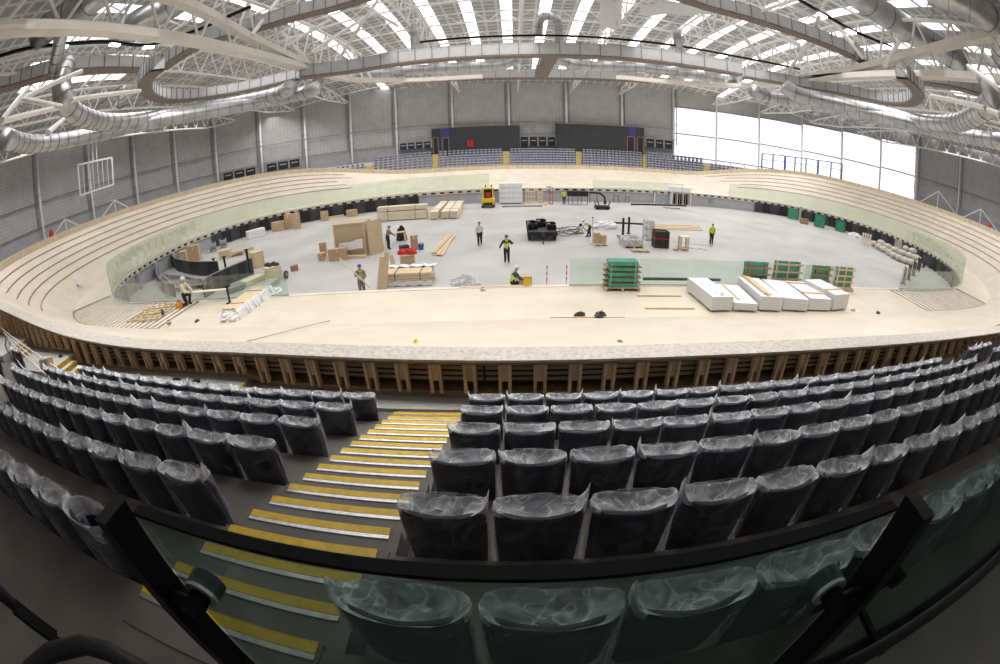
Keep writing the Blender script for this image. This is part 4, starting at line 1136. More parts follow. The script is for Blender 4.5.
b = MB(); b.cyl((0.0, -D/2-0.9, 0.2), (0.0, -D/2-0.9, 0.85), 0.05, 10); b.cyl((-0.04, -D/2-0.9, 0.13), (0.04, -D/2-0.9, 0.13), 0.13, 14); b.build('jockey_wheel', M['bluecloth'], dr)
def machine(label, x, y, s_, seed, z0):
    rg = random.Random(seed); t = thing('machine', label, 'machine', (x, y, z0), rg.uniform(-.2, .2), 'black machines on the trailer')
    b = MB(); b.box((0, 0, 0.30*s_), (0.9*s_, 0.8*s_, 0.5*s_)); b.box((0.1, 0.1, 0.62*s_), (0.5*s_, 0.5*s_, 0.25*s_)); b.build('housing', M['blkpl'], t, bevel=0.05)
    for e in (-0.33, 0.33): b = MB(); b.cyl((e*s_-0.12*s_, -0.42*s_, 0.3*s_), (e*s_+0.12*s_, -0.42*s_, 0.3*s_), 0.21*s_, 14); b.build('roller', M['blk'], t)
    b = MB(); b.tube([(-0.4*s_, 0.3*s_, 0.5*s_), (-0.5*s_, 0.1*s_, 0.70*s_), (0.1*s_, -0.25*s_, 0.80*s_), (0.46*s_, 0.1*s_, 0.62*s_), (0.4*s_, 0.3*s_, 0.5*s_)], 0.07*s_, 8); b.build('hose', M['blkpl'], t, smooth=True)
cx_, cy_ = m_.x, m_.y+D/2
machine('black machine with an arched hose on the left of the trailer', cx_-0.75, cy_-0.3, 0.86, 2, zb+0.105)
machine('low black machine on the right of the trailer', cx_+0.75, cy_-0.4, 0.74, 5, zb+0.105)
machine('black machine at the rear of the trailer bed', cx_+0.05, cy_+0.75, 0.80, 9, zb+0.105)
c = at_z(567, 234); b = MB(tuple(c)); pts = []
for k in range(60):
    an = k*0.42; r = 0.75+0.28*math.sin(k*0.7); pts.append((c.x+r*math.cos(an)*1.25, c.y+r*math.sin(an)*1.4, 0.04+0.004*k+0.10*(1+math.sin(k*1.1))))
b.tube(pts, 0.028, 6); tag(b.build('hose', M['blkpl'], loc=tuple(c), smooth=True), 'tangled black hose on the floor right of the trailer', 'hose')
c = at_z(580.5, 231.5); t = thing('tripod', 'low black folded tripod on the floor between the hose and the bending worker', 'tripod', c)
for an in (0.3, 2.4, 4.3): b = MB(); b.beam((0, 0, 0.55), (0.6*math.cos(an), 0.6*math.sin(an), 0.02), 0.06); b.build('leg', M['blkpl'], t)
b = MB(); b.box((0, 0, 0.60), (0.22, 0.22, 0.14)); b.build('head', M['blk'], t)
c = at_z(592.5, 231); h = hz(c.x, c.y, 217); t = thing('levelling_staff', 'thin grey staff standing right of the bending worker', 'staff', c); b = MB(); b.box((0, 0, h/2), (0.05, 0.03, h)); b.build('shaft', M['mgrey'], t); b = MB(); b.box((0, 0, h-0.04), (0.22, 0.05, 0.05)); b.build('head', M['blk'], t)
floorplank('timber_offcut', 'dark timber offcut on the floor at the bending worker', (575, 233.5), (584, 233.5), w=0.4, h=0.08, mat='old_wood')
# small pallet with two boxes
c = at_z(600, 246); t = thing('pallet', 'small pallet carrying two cardboard boxes on the open floor', 'pallet', (c.x, c.y+0.4, 0), 0.15); pallet_parts(t, 1.05, 1.0, mat='lumber_pale')
for k, (ox, w_, h_) in enumerate(((-0.22, 0.45, 0.80), (0.25, 0.45, 0.62))):
    t = thing('cardboard_box', ['taller brown box on the small pallet', 'shorter brown box on the small pallet'][k], 'box', (c.x+ox, c.y+0.4, 0.138), 0.15, 'boxes on the small pallet'); b = MB(); b.box((0, 0, h_/2), (w_, 0.5, h_)); b.build('body', M['card'], t, bevel=0.01); b = MB(); b.box((0, 0, h_+0.003), (0.06, 0.5, 0.006)); b.build('tape', M['lumber_pale'], t)
c = at_z(604.5, 228); crumple('white_sheet', 'white plastic sheet heaped on the floor left of the black beam', 'sheet', c, (1.15, 0.7, 0.75), 'sheet', 31, jit=0.18)
floorplank('steel_beam', 'black steel beam lying behind the wrapped pallet load', (610, 223.3), (643, 224.8), w=0.16, h=0.14, mat='blkpl', cat='beam')
# wrapped pallet load, poles
c, d, rz = fitbox(624.5, 248.5, 644, 248.5, 233, 1.7)
t = thing('pallet_load', 'pallet load of panels in clear wrapping beside two black poles', 'pallet load', (c.x, c.y, 0), rz)
pallet_parts(t, d[0], d[1], mat='lumber')
b = MB(); b.box((0, 0, 0.14+0.2), (d[0]*.9, d[1]*.9, 0.4)); b.box((0.2, 0.2, 0.62), (d[0]*.4, d[1]*.4, 0.16)); b.build('panels', M['mgrey'], t)
b = MB(); b.box((0, 0, 0.40), (d[0]*.96, d[1]*.96, 0.52), taper=0.93); b.build('wrapping', M['wrap_sheet'], t, bevel=0.06)
b = MB()
for k in range(5): b.beam((-d[0]/2+0.1, d[1]/2+0.25*k, 0.18+0.05*k), (d[0]/2, d[1]/2+0.3*k, 0.18+0.05*k), 0.08)
b.build('profiles', M['galv'], t)
c = at_z(641, 252.5); t = thing('pallet', 'empty wooden pallet in front of the clear wrapped load', 'pallet', (c.x, c.y+0.30, 0)); pallet_parts(t, 1.25, 0.75, mat='ply')
for k, (x, yb, yt, lb) in enumerate(((622.6, 239.5, 218, 'black pole standing at the left of the wrapped load'), (628.5, 233.5, 217, 'black pole standing behind the wrapped load'))):
    c = at_z(x, yb); h = hz(c.x, c.y, yt); t = thing('pole', lb, 'pole', c, group='black poles by the wrapped load'); b = MB(); b.box((0, 0, h/2), (0.16, 0.16, h)); b.build('shaft', M['blkpl'], t); b = MB(); b.box((0, 0, 0.015), (0.34, 0.34, 0.03)); b.build('foot', M['blk'], t)
c, d, rz = fitbox(645, 241, 654, 240.5, 221, 0.9)
t = thing('wrapped_rack', 'upright rack in clear plastic between the pallet load and dark crate', 'rack', c, rz)
for s_ in (-1, 1):
    for q in (-1, 1): b = MB(); b.box((s_*d[0]*.42, q*d[1]*.42, d[2]/2), (0.06, 0.06, d[2])); b.build('upright', M['galv'], t)
for zz in (0.3, 0.9, d[2]-0.05): b = MB(); b.box((0, 0, zz), (d[0]*.9, d[1]*.9, 0.04)); b.build('shelf', M['lgrey'], t)
b = MB(); b.box((0, 0, d[2]/2+0.02), (d[0], d[1], d[2])); b.build('wrapping', M['wrap_sheet'], t, bevel=0.05)
c, d, rz = fitbox(655, 248.5, 669, 248.5, 231.5, 1.1)
t = thing('dark_crate', 'dark brown slatted crate with a red strap on the open floor', 'crate', c, rz)
b = MB(); b.box((0, 0, d[2]*.47), (d[0]*.93, d[1]*.93, d[2]*.9)); b.build('body', M['blkpl'], t)
b = MB()
for k in range(7):
    for q in (-1, 1):
        b.box((0, q*d[1]*.48, d[2]*(k+.5)/7), (d[0], 0.03, d[2]/7*.7)); b.box((q*d[0]*.48, 0, d[2]*(k+.5)/7), (0.03, d[1], d[2]/7*.7))
b.build('slats', nmat('dark_brown_slats', (0.05, 0.035, 0.028), 0.7, var=.2), t)
b = MB(); b.box((0, 0, d[2]*.55), (d[0]*1.02, d[1]*1.02, 0.05)); b.build('strap', M['red'], t)
# open wooden stand
c, d, rz = fitbox(680, 250.5, 688.5, 251, 237.5, 0.7)
t = thing('wooden_stand', 'open-sided wooden stand right of the dark crate', 'stand', c, rz)
for s_ in (-1, 1):
    for q in (-1, 1): b = MB(); b.box((s_*d[0]*.42, q*d[1]*.42, d[2]/2), (0.12, 0.12, d[2])); b.build('leg', M['lumber'], t)
b = MB(); b.box((0, 0, d[2]), (d[0]*1.05, d[1]*1.05, 0.06)); b.build('top', M['lumber_pale'], t); b = MB(); b.box((0, 0, 0.10), (d[0], d[1], 0.06)); b.build('shelf', M['ply'], t)
G = 'thin dark strips laid out on the floor'
rg = random.Random(2)
for k in range(9):
    x = 672+7.5*(k % 5)+rg.uniform(-1, 1)+(3 if k > 4 else 0); y = 241.5+4.5*(k//5)+1.2*(k % 5)*0.6; floorplank('metal_strip', 'thin dark metal strip lying near the lone walking worker', (x, y), (x+9, y+2.2), w=0.07, h=0.02, mat='mgrey', group=G, cat='strip')
floorplank('wood_block', 'small brown block on the floor left of the wooden stand', (673, 250), (678, 250.8), w=0.2, h=0.08, mat='old_wood')

# ------------------------------------------------------------------ far edge of the floor
FL = at_z(488, 208)
t = thing('forklift', 'yellow and black forklift facing the camera by the far wall', 'forklift', (FL.x, FL.y+0.9, 0))
b = MB(); b.box((0, 0.1, 0.62), (1.45, 1.9, 0.75)); b.box((0, -0.75, 0.85), (1.35, 0.5, 0.62), taper=0.85); b.build('body', M['forkyel'], t, bevel=0.08)
b = MB(); b.box((0, -1.02, 0.48), (1.1, 0.06, 0.35)); b.box((0, -0.98, 1.25), (0.8, 0.08, 0.12)); b.build('grille', M['blkpl'], t)
for s_ in (-1, 1):
    for yy in (-0.55, 0.75): b = MB(); b.cyl((s_*0.52, yy, 0.30), (s_*0.74, yy, 0.30), 0.30, 16); b.build('wheel', M['blkpl'], t)
    b = MB(); b.beam((s_*0.58, -0.35, 1.1), (s_*0.52, -0.1, 2.15), 0.09); b.build('roof_post', M['forkyel'], t); b = MB(); b.beam((s_*0.58, 0.95, 1.0), (s_*0.52, 0.75, 2.15), 0.09); b.build('roof_post', M['forkyel'], t)
b = MB(); b.box((0, 0.32, 2.2), (1.25, 1.15, 0.10)); b.build('overhead_guard', M['forkyel'], t)
b = MB(); b.box((0, 0.35, 1.35), (0.55, 0.5, 0.75)); b.build('driver_seat', M['red'], t, bevel=0.08)
b = MB(); b.box((0, 0.66, 1.6), (1.0, 0.05, 1.0)); b.build('rear_screen', M['blkpl'], t)
for s_ in (-1, 1): b = MB(); b.box((s_*0.35, 1.25, 1.3), (0.12, 0.14, 2.5)); b.build('mast', M['blk'], t); b = MB(); b.box((s_*0.35, 1.85, 0.08), (0.12, 1.1, 0.05)); b.build('fork', M['blk'], t)
a, b_, m_, w_, rz = base(499.5, 204, 522.5, 204); H = hz(m_.x, m_.y, 183)
for k in range(4):
    t = thing('wrapped_pack', ['bottom white pack', 'second white pack from the floor', 'third white pack from the floor', 'top white pack'][k]+' of the stack by the far wall', 'package', (m_.x, m_.y+0.7, 0.1+k*(H-0.1)/4), 0, 'white wrapped packs stacked by the far wall')
    b = MB(); b.box((0, 0, (H-0.1)/8), (w_, 1.4, (H-0.1)/4-0.05)); b.build('block', M['sheet'], t, bevel=0.04)
    b = MB(); b.box((0, 0, 0.0), (w_*0.9, 1.2, 0.05)); b.build('bearers', M['mgrey'], t)
floorplank('steel_beam', 'long dark beam on the floor in front of the stacked white packs', (502, 207.2), (542.5, 206.6), w=0.22, h=0.16, mat='mgrey', cat='beam')
def timber_rack(label, xl, xr, yb, yt, n):
    a, b_, m_, w_, rz = base(xl, yb+3.2, xr, yb+3.2); h = hz(m_.x, m_.y, yt); t = thing('timber_rack', label, 'rack', (m_.x, m_.y, 0), rz, 'open timber racks by the far wall')
    for k in range(n): b = MB(); b.box((-w_/2+w_*(k+.5)/n, 0.2*(k % 2), h*(0.5-0.04*(k % 2))), (0.14, 0.08, h*(1-0.08*(k % 2)))); b.build('upright', M['lumber'], t)
    for e in (0.15, 0.45, 0.75): b = MB(); b.box((0, 0.1, h*e), (w_, 0.05, 0.10)); b.build('rail', M['lumber_pale'], t)
timber_rack('open timber rack next to the stacked white packs', 525, 535.5, 200.5, 187.5, 4)
timber_rack('smaller open timber rack left of the red frame', 537.5, 543, 200, 189.5, 3)
a, b_, m_, w_, rz = base(549.5, 204, 552.5, 204); h = hz(m_.x, m_.y, 187)
t = thing('red_frame', 'slim red upright frame by the far wall', 'frame', (m_.x, m_.y, 0)); 
for s_ in (-1, 1): b = MB(); b.box((s_*0.17, 0, h/2), (0.06, 0.06, h)); b.build('upright', M['red'], t)
for e in (0.3, 0.62): b = MB(); b.box((0, 0, h*e), (0.34, 0.05, 0.06)); b.build('rung', M['red'], t)
b = MB(); b.box((0, 0, 0.03), (0.5, 0.6, 0.06)); b.build('foot', M['red'], t)
c = at_z(549, 205); crumple('warning_light', 'small yellow lump at the foot of the red frame', 'bag', c+Vector((-0.35, -0.1, 0)), (0.28, 0.22, 0.3), 'forkyel', 2, jit=0.05).name = 'yellow_bag'
a, b_, m_, w_, rz = base(546.5, 203.2, 552, 203.2); z0 = hz(m_.x, m_.y+0.3, 189.5); z1 = hz(m_.x, m_.y+0.3, 186)
t = thing('notice_board', 'pale blue notice board on a post behind the red frame', 'board', (m_.x, m_.y+0.3, 0)); b = MB(); b.box((0, 0, (z0+z1)/2), (w_, 0.04, max(0.4, z1-z0))); b.build('board', nmat('pale_blue_board', (0.55, 0.68, 0.80), 0.5, var=.04), t); b = MB(); b.box((0, 0.04, z0/2+0.1), (0.06, 0.05, z0+0.2)); b.build('post', M['mgrey'], t)
# black table with frame, machine, small frames
a, b_, m_, w_, rz = base(568, 205, 588, 205); h = hz(m_.x, m_.y, 191.5)
t = thing('black_table', 'long black-topped table on thin legs by the far wall', 'table', (m_.x, m_.y+0.6, 0))
b = MB(); b.box((0, 0, h-0.30), (w_, 1.1, 0.62)); b.build('top', M['blkpl'], t)
for k in range(5): b = MB(); b.box((-w_/2+0.08+(w_-0.16)*k/4, -0.45+0.9*(k % 2), (h-0.6)/2), (0.06, 0.06, h-0.6)); b.build('leg', M['blk'], t)
p = at_z(605, 203.5); a = at_y(589, 192.5, p.y); e_ = at_y(600, 193.2, p.y); f_ = at_y(604.5, 197, p.y)
t = thing('bent_duct', 'black bent pipe curving from the table down to the floor', 'pipe', (p.x, p.y, 0)); b = MB((p.x, p.y, 0)); b.tube([a, (a+e_)/2+Vector((0, 0, .03)), e_, f_, (p.x, p.y, 0.0)], 0.14, 10); b.build('pipe', M['blkpl'], t, smooth=True); b = MB((p.x, p.y, 0)); b.cyl((p.x, p.y, 0), (p.x, p.y, 0.08), 0.24, 14); b.build('flange', M['blk'], t)
for x in (590, 597): b = MB((p.x, p.y, 0)); q = at_y(x, 194, p.y); b.beam((q.x, q.y, 0), q, 0.06); b.build('stand_leg', M['blk'], t)
p = at_z(603, 210); t = thing('floor_machine', 'low black machine with raised arms in front of the bent pipe', 'machine', (p.x, p.y+0.6, 0))
b = MB(); b.box((0, 0, 0.28), (1.75, 1.0, 0.34), taper=0.92); b.build('body', M['blkpl'], t, bevel=0.06)
for s_ in (-1, 1):
    for q in (-1, 1): b = MB(); b.cyl((s_*0.6-0.08, q*0.42, 0.14), (s_*0.6+0.08, q*0.42, 0.14), 0.14, 12); b.build('wheel', M['blk'], t)
for k, x in enumerate((-0.75, -0.35, 0.3, 0.75)): b = MB(); b.beam((x, 0, 0.4), (x+(0.2 if x > 0 else -0.15), 0.1, 0.95), 0.09); b.build('arm', M['blkpl'], t)
for (x, yb, yt, w_, lb) in ((616, 203, 194.5, 0.65, 'tallest small black bracket frame by the far wall'), (627, 203, 196, 0.5, 'small black bracket frame, second right of the bent pipe'), (635.5, 202, 197.3, 0.6, 'small black bracket frame, third right of the bent pipe'), (651.5, 202.5, 199, 0.8, 'lowest black bracket frame, beside the white package')):
    c = at_z(x, yb); h = hz(c.x, c.y, yt); t = thing('bracket_frame', lb, 'frame', c, group='black bracket frames by the far wall')
    for s_ in (-1, 1): b = MB(); b.box((s_*w_/2, 0, h/2), (0.05, 0.05, h)); b.build('upright', M['blk'], t)
    b = MB(); b.beam((-w_/2, 0, h), (w_/2, 0, h*0.7), 0.05); b.build('crossbar', M['blk'], t)
c = at_z(654.5, 203.5); h = hz(c.x, c.y, 192); plank('timber_post', 'pale timber post standing by the far wall near the white package', (c.x, c.y, 0), (c.x, c.y, h), 0.16, 0.12, 'lumber_pale', None, 'post')
floorplank('steel_beam', 'longest black beam, lying before the bracket frames', (631, 205), (686, 206.5), w=0.2, h=0.18, mat='blkpl', cat='beam')
a, b_, m_, w_, rz = base(673.5, 205.5, 689, 205.8); h = hz(m_.x, m_.y, 193); h2 = hz(m_.x, m_.y, 187)
t = thing('profile_rack', 'white rack holding upright black profiles, white bundle on top', 'rack', (m_.x, m_.y+0.6, 0))
b = MB(); b.box((0, 0.3, h/2), (w_, 0.7, h)); b.box((0, 0, 0.05), (w_, 1.2, 0.1)); b.box((-w_/2, 0, h/2), (0.1, 1.2, h)); b.box((w_/2, 0, h/2), (0.1, 1.2, h)); b.build('frame', M['sheet'], t)
rg = random.Random(3)
for k in range(9): b = MB(); b.box((-w_/2+0.2+(w_-0.4)*k/8, -0.25, 0.1+(h-0.2)*.48), (0.11, 0.3, (h-0.2)*rg.uniform(.8, 1.0))); b.build('profile', M['blkpl'] if k % 3 != 2 else M['lumber'], t)
t = thing('wrapped_pack', 'white wrapped bundle lying on top of the profile rack', 'package', (m_.x-0.1, m_.y+0.65, h+0.005)); b = MB(); b.box((0, 0, (h2-h)/2), (w_*1.15, 0.9, h2-h)); b.build('block', M['sheet'], t, bevel=0.12); b = MB(); b.box((0.2, 0, (h2-h)/2), (0.08, 0.92, h2-h+0.02)); b.build('strap', M['lgrey'], t)
c = at_z(673, 209); t = thing('pallet', 'low pallet of boards on the floor before the profile rack', 'pallet', (c.x, c.y+0.5, 0)); pallet_parts(t, 2.0, 0.9, mat='ply')
c = at_z(703, 201); t = thing('wall_vent', 'small dark vent plate low on the grey infield wall', 'vent', (tp(idx_of_x(28, False), -1).x-0.2, tp(idx_of_x(28, False), -1).y-0.1, 0.5))
b = MB(); b.box((0, 0, 0.3), (0.8, 0.05, 0.35)); b.build('plate', M['mgrey'], t)

# ------------------------------------------------------------------ right end of the floor
c, d, rz = fitbox(788, 219, 797.5, 220, 208.5, 0.25)
t = thing('glass_pack', 'small green glass pack leaning at the right hoarding', 'glass pack', c, rz); b = MB(); b.box((0, 0, d[2]/2), (d[0], 0.12, d[2])); b.build('glass', M['green'], t); b = MB(); b.box((0, 0.1, 0.05), (d[0]*1.05, 0.4, 0.1)); b.box((0, 0.12, d[2]*.5), (0.08, 0.08, d[2])); b.build('frame', M['mgrey'], t)
c = at_z(799.5, 220); h = hz(c.x, c.y, 206.5); t = thing('post', 'grey square post right of the small green glass pack', 'post', c); b = MB(); b.box((0, 0, h/2), (0.32, 0.3, h)); b.build('shaft', M['lgrey'], t); b = MB(); b.box((0, 0, 0.03), (0.6, 0.5, 0.06)); b.build('foot', M['mgrey'], t)
carton('tool_box', 'dark tool case on the floor at the right hoarding', (800.5, 224, 808.5, 224.5, 219), 0.6, 'old_wood', tape=False)
for (px, lb) in (((815.5, 227, 824, 228, 215.5), 'square green frame crate before the right hoarding'), ((836.5, 231, 844.5, 232.5, 222), 'low green crate further along the right hoarding')):
    c, d, rz = fitbox(*px, 0.8); t = thing('green_crate', lb, 'crate', c, rz, 'green crates along the right hoarding')
    b = MB(); b.box((0, 0, d[2]/2), (d[0]*.94, d[1]*.94, d[2]*.96)); b.build('pack', M['green'], t)
    b = MB()
    for s_ in (-1, 1):
        for q in (-1, 1): b.box((s_*d[0]/2, q*d[1]/2, d[2]/2), (0.09, 0.09, d[2]))
        b.box((0, s_*d[1]/2, d[2]), (d[0], 0.09, 0.09)); b.box((s_*d[0]/2, 0, d[2]), (0.09, d[1], 0.09)); b.box((0, s_*d[1]/2, 0.06), (d[0], 0.09, 0.09))
    b.beam((-d[0]/2, -d[1]/2-0.03, 0.05), (d[0]/2, -d[1]/2-0.03, d[2]), 0.07); b.build('frame', nmat('green_frame', (0.02, 0.2, 0.12), 0.5, var=.1), t)
c, d, rz = fitbox(861, 244.5, 870.5, 247, 233.5, 0.35)
t = thing('pallet', 'pale pallet standing on its edge beside the sacks', 'pallet', c, rz)
for k in range(4): b = MB(); b.box((-d[0]/2+d[0]*(k+.5)/4, -0.05, d[2]/2), (d[0]/4*.6, 0.04, d[2])); b.build('deck_board', M['lumber_pale'], t)
for e in (0.12, 0.5, 0.88): b = MB(); b.box((0, 0.03, d[2]*e), (d[0], 0.10, 0.10)); b.build('bearer', M['lumber'], t)
c = at_z(855, 236.5); crumple('white_sheet', 'white sheet heap on the floor left of the upright pallet', 'sheet', c, (1.3, 0.7, 0.5), 'sheet', 17)
G = 'pale sacks heaped along the right hoarding'
SK = [(874,243.5,0),(879,246.5,0),(884,249.5,0),(889,252.5,0),(894,255.5,0),(899,258,0),(905,260.5,0),(911,262.5,0),(917,264.5,0),(880,243,.5),(887,247,.5),(894,250.5,.5),(901,253.5,.5),(908,256,.5),(915,258.5,.5),(904,250.5,.95),(911,253,.95)]
for k, (x, y, z) in enumerate(SK):
    p = at_z(x, y+3 if z == 0 else y+4+z*4, 0.0); p.z = z*0.9
    random.seed(40+k); b = MB(tuple(p)); b.ell(p+Vector((0, 0, 0.36)), (0.76+random.uniform(-.08, .08), 0.46, 0.37), 14, 8, jit=0.07, rz=random.uniform(-0.7, 0.3)); o = b.build('sack', M['sack'], loc=tuple(p), smooth=True)
    tag(o, 'pale lumpy sack in the heap along the right hoarding', 'sack', G)
random.seed(7)
t = thing('black_barrier', 'short black panel barrier at the right end by the sacks', 'barrier', at_z(897, 284), 0.5)
for k in range(5): b = MB(tuple(at_z(897, 284)), 0.5); p = at_z(903+k*5, 284-k*4.2); b.box((p.x, p.y, 0.75), (1.0, 0.07, 1.4), 0.9+k*0.05); b.build('panel', M['blkpl'] if k % 2 else M['dgrey'], t); b = MB(tuple(at_z(897, 284)), 0.5); b.box((p.x, p.y, 0.03), (0.2, 0.6, 0.06), 0.9); b.build('foot', M['blk'], t)

# ------------------------------------------------------------------ things on the near flat deck (z = 1.76)
ZK = ZI+0.003
PK = [((709.5, 312.3), (732.5, 312.3), 297, (686.5, 277.5)), ((733, 312.5), (757, 312.3), 303.5, (716, 284.5)), ((758.5, 312.3), (781, 312), 297, (735.5, 275.5)), ((782.5, 312.3), (806.5, 312), 299, (761, 279)), ((808, 312.2), (829, 311.5), 299, (785, 281)), ((830, 311.3), (848, 310.8), 294.5, (809, 282))]
LB = ['longest white pack of boards with small black marks, leftmost of six', 'lowest white pack of boards, second of six on the deck', 'white pack of boards with loose planks on top', 'white pack of boards, fourth from the left of six', 'white pack of boards, fifth from left, slat across it', 'shortest white pack of boards, at the right of six']
PACKS = []
for k, (l, r, yt, bk) in enumerate(PK):
    a, b_ = at_z(*l, ZI), at_z(*r, ZI); m_ = (a+b_)/2; h = hz(m_.x, m_.y, yt)-ZI; w_ = (b_-a).length
    bkp = at_z(*bk, ZI+h); a_ = at_z(l[0], l[1], ZI); dv = Vector((bkp.x-a_.x, bkp.y-a_.y, 0)); L = max(2.0, min(dv.length, 2.45)); rz = max(-0.1, min(0.22, math.atan2(dv.y, dv.x)-PI/2))
    n = Vector((-math.sin(rz), math.cos(rz), 0)); c = m_+n*L/2
    t = thing('board_pack', LB[k], 'board pack', (c.x, c.y, ZK), rz, 'white wrapped board packs on the near deck')
    b = MB(); w2, l2 = w_/2*0.92, L/2
    for (x0, y0, x1, y1) in ((-w2, -l2, w2, -l2), (w2, -l2, w2, l2), (w2, l2, -w2, l2), (-w2, l2, -w2, -l2)):
        LL = math.hypot(x1-x0, y1-y0); b.quad((x0, y0, 0.08), (x1, y1, 0.08), (x1, y1, h), (x0, y0, h), 0, ((0, 0.02), (LL, 0.02), (LL, h), (0, h)))
    b.quad((-w2, -l2, h), (w2, -l2, h), (w2, l2, h), (-w2, l2, h), 1); b.quad((-w2, l2, 0.08), (w2, l2, 0.08), (w2, -l2, 0.08), (-w2, -l2, 0.08), 1)
    b.build('boards', [M['pack'], M['sheet']], t)
    for e in (-0.38, 0.0, 0.38): b = MB(); b.box((0, L*e, 0.04), (w_*0.90, 0.10, 0.08)); b.build('bearer', M['old_wood'], t)
    PACKS.append((c, rz, L, w_, h, n))
    if k == 0:
        b = MB()
        for (x, y, sx_, sy_) in ((-0.1, -0.7, .12, .05), (0.05, -0.95, .2, .05), (0.12, -0.8, .16, .05), (-0.15, 0.4, .05, .1), (0.1, 0.2, .06, .08)): b = MB(); b.box((x, y, h+0.002), (sx_, sy_, 0.004), 0.3); b.build('print_mark', M['blkpl'], t)
    if k == 4:
        
        for e in (-0.5, 0.8): b = MB(); b.box((0, e, h+0.025), (w_*1.05, 0.09, 0.05)); b.build('slat', M['lumber'], t)
    if k == 5:
        b = MB(); b.box((0, -0.4, h+0.025), (w_*1.0, 0.09, 0.05)); b.build('slat', M['lumber'], t)
c, rz, L, w_, h, n = PACKS[2]
rg = random.Random(6); s_d = Vector((math.cos(rz), math.sin(rz), 0))
for k in range(7):
    o_ = s_d*(-0.26+0.075*(k % 5)+rg.uniform(-.01, .01)); z = ZK+h+0.022+0.045*(k//5); sh = n*rg.uniform(-0.15, 0.15)
    plank('thin_plank', 'thin pale plank lying on the third white board pack', c+o_-n*L*0.46+sh+Vector((0, 0, z-c.z)), c+o_+n*L*0.47+sh+Vector((0, 0, z-c.z)), 0.065, 0.04, 'lumber', 'planks on the third white board pack')
c, rz, L, w_, h, n = PACKS[1]; s_d = Vector((math.cos(rz), math.sin(rz), 0)); h0 = h
plank('thin_plank', 'single pale plank lying along the lowest white board pack', c-s_d*0.2-n*L*0.35+Vector((0, 0, ZK+h+0.025-c.z)), c-s_d*0.25+n*L*0.48+Vector((0, 0, ZK+h+0.025-c.z)), 0.08, 0.04, 'lumber')
# green glass stack on a pallet and four slatted glass crates
a, b_, m_, w_, rz = base(602.5, 287.5, 636.5, 287, ZI); h = hz(m_.x, m_.y, 258)-ZI
t = thing('glass_stack', 'tall stack of green glass on a wooden pallet, slats between layers', 'glass stack', (m_.x, min(m_.y+0.30, tp(idx_of_x(m_.x), -0.97).y-0.40), ZK))
pallet_parts(t, w_, 0.7, mat='ply')
for k in range(5):
    z0 = 0.14+(h-0.14)*k/5; z1 = 0.14+(h-0.14)*(k+1)/5
    b = MB(); b.box((0, 0, (z0+z1)/2-0.005), (w_*0.80, 0.54, (z1-z0)-0.045)); b.build('glass_layer', M['green'], t)
    if k < 4: b = MB(); b.box((0, -0.02, z1-0.035), (w_*1.02, 0.50, 0.035)); b.build('slat', M['old_wood'], t)
for s_ in (-1, 1): b = MB(); b.box((s_*w_*0.34, -0.27, h/2+0.07), (0.05, 0.02, h-0.14)); b.build('strap', nmat('light_green_strap', (0.15, 0.45, 0.32), .5, var=.05), t)
GC = [((742.5, 287, 769.5, 287.5, 262.5), 'green glass crate with dark slats directly behind the second board pack'), ((772.5, 285, 801.5, 286, 262), 'palest green glass crate with pine slats, behind the fourth pack'), ((811, 289.5, 830.5, 290.5, 266.5), 'green glass crate with brown slats behind the fifth pack'), ((834.5, 292.5, 853, 293, 268), 'green glass crate with broad pine slats at the right end')]
for k, (px, lb) in enumerate(GC):
    xm = at_z((px[0]+px[2])/2, px[1], ZI).x; yb = tp(idx_of_x(xm), -0.97).y-0.56; A, B = at_y(px[0], px[1], yb), at_y(px[2], px[3], yb)
    m_ = Vector(((A.x+B.x)/2, yb, 0)); w_ = B.x-A.x; rz = 0.03; h = hz(m_.x, m_.y, px[4])-ZI
    t = thing('glass_crate', lb, 'glass crate', (m_.x, m_.y+0.22, ZK), rz, 'slatted glass crates on the near deck')
    b = MB(); b.box((0, 0.02, 0.10+(h-0.14)/2), (w_*0.86, 0.14, h-0.14), rx=-0.06); b.build('glass', M['green'], t)
    mt = ['old_wood', 'ply', 'old_wood', 'lumber'][k]
    for e in ((0.32, 0.55, 0.78) if k == 0 else (0.12, 0.38, 0.62, 0.88)): b = MB(); b.box((0, -0.11, h*e), (w_*1.04, 0.03, 0.08)); b.build('slat', M[mt], t)
    for e in ((-0.3, 0.3) if k in (0, 2) else (-0.4, 0.0, 0.4)): b = MB(); b.box((w_*e, -0.075, h*0.5), (0.09, 0.03, h)); b.build('upright', M[mt], t)
    b = MB(); b.box((0, 0, 0.04), (w_*1.04, 0.45, 0.08)); b.build('base', M['ply'], t)
    for s_ in (-1, 1): b = MB(); b.beam((s_*w_*0.42, 0.2, 0.08), (s_*w_*0.42, 0.06, h*0.75), 0.06); b.build('brace', M['ply'], t)
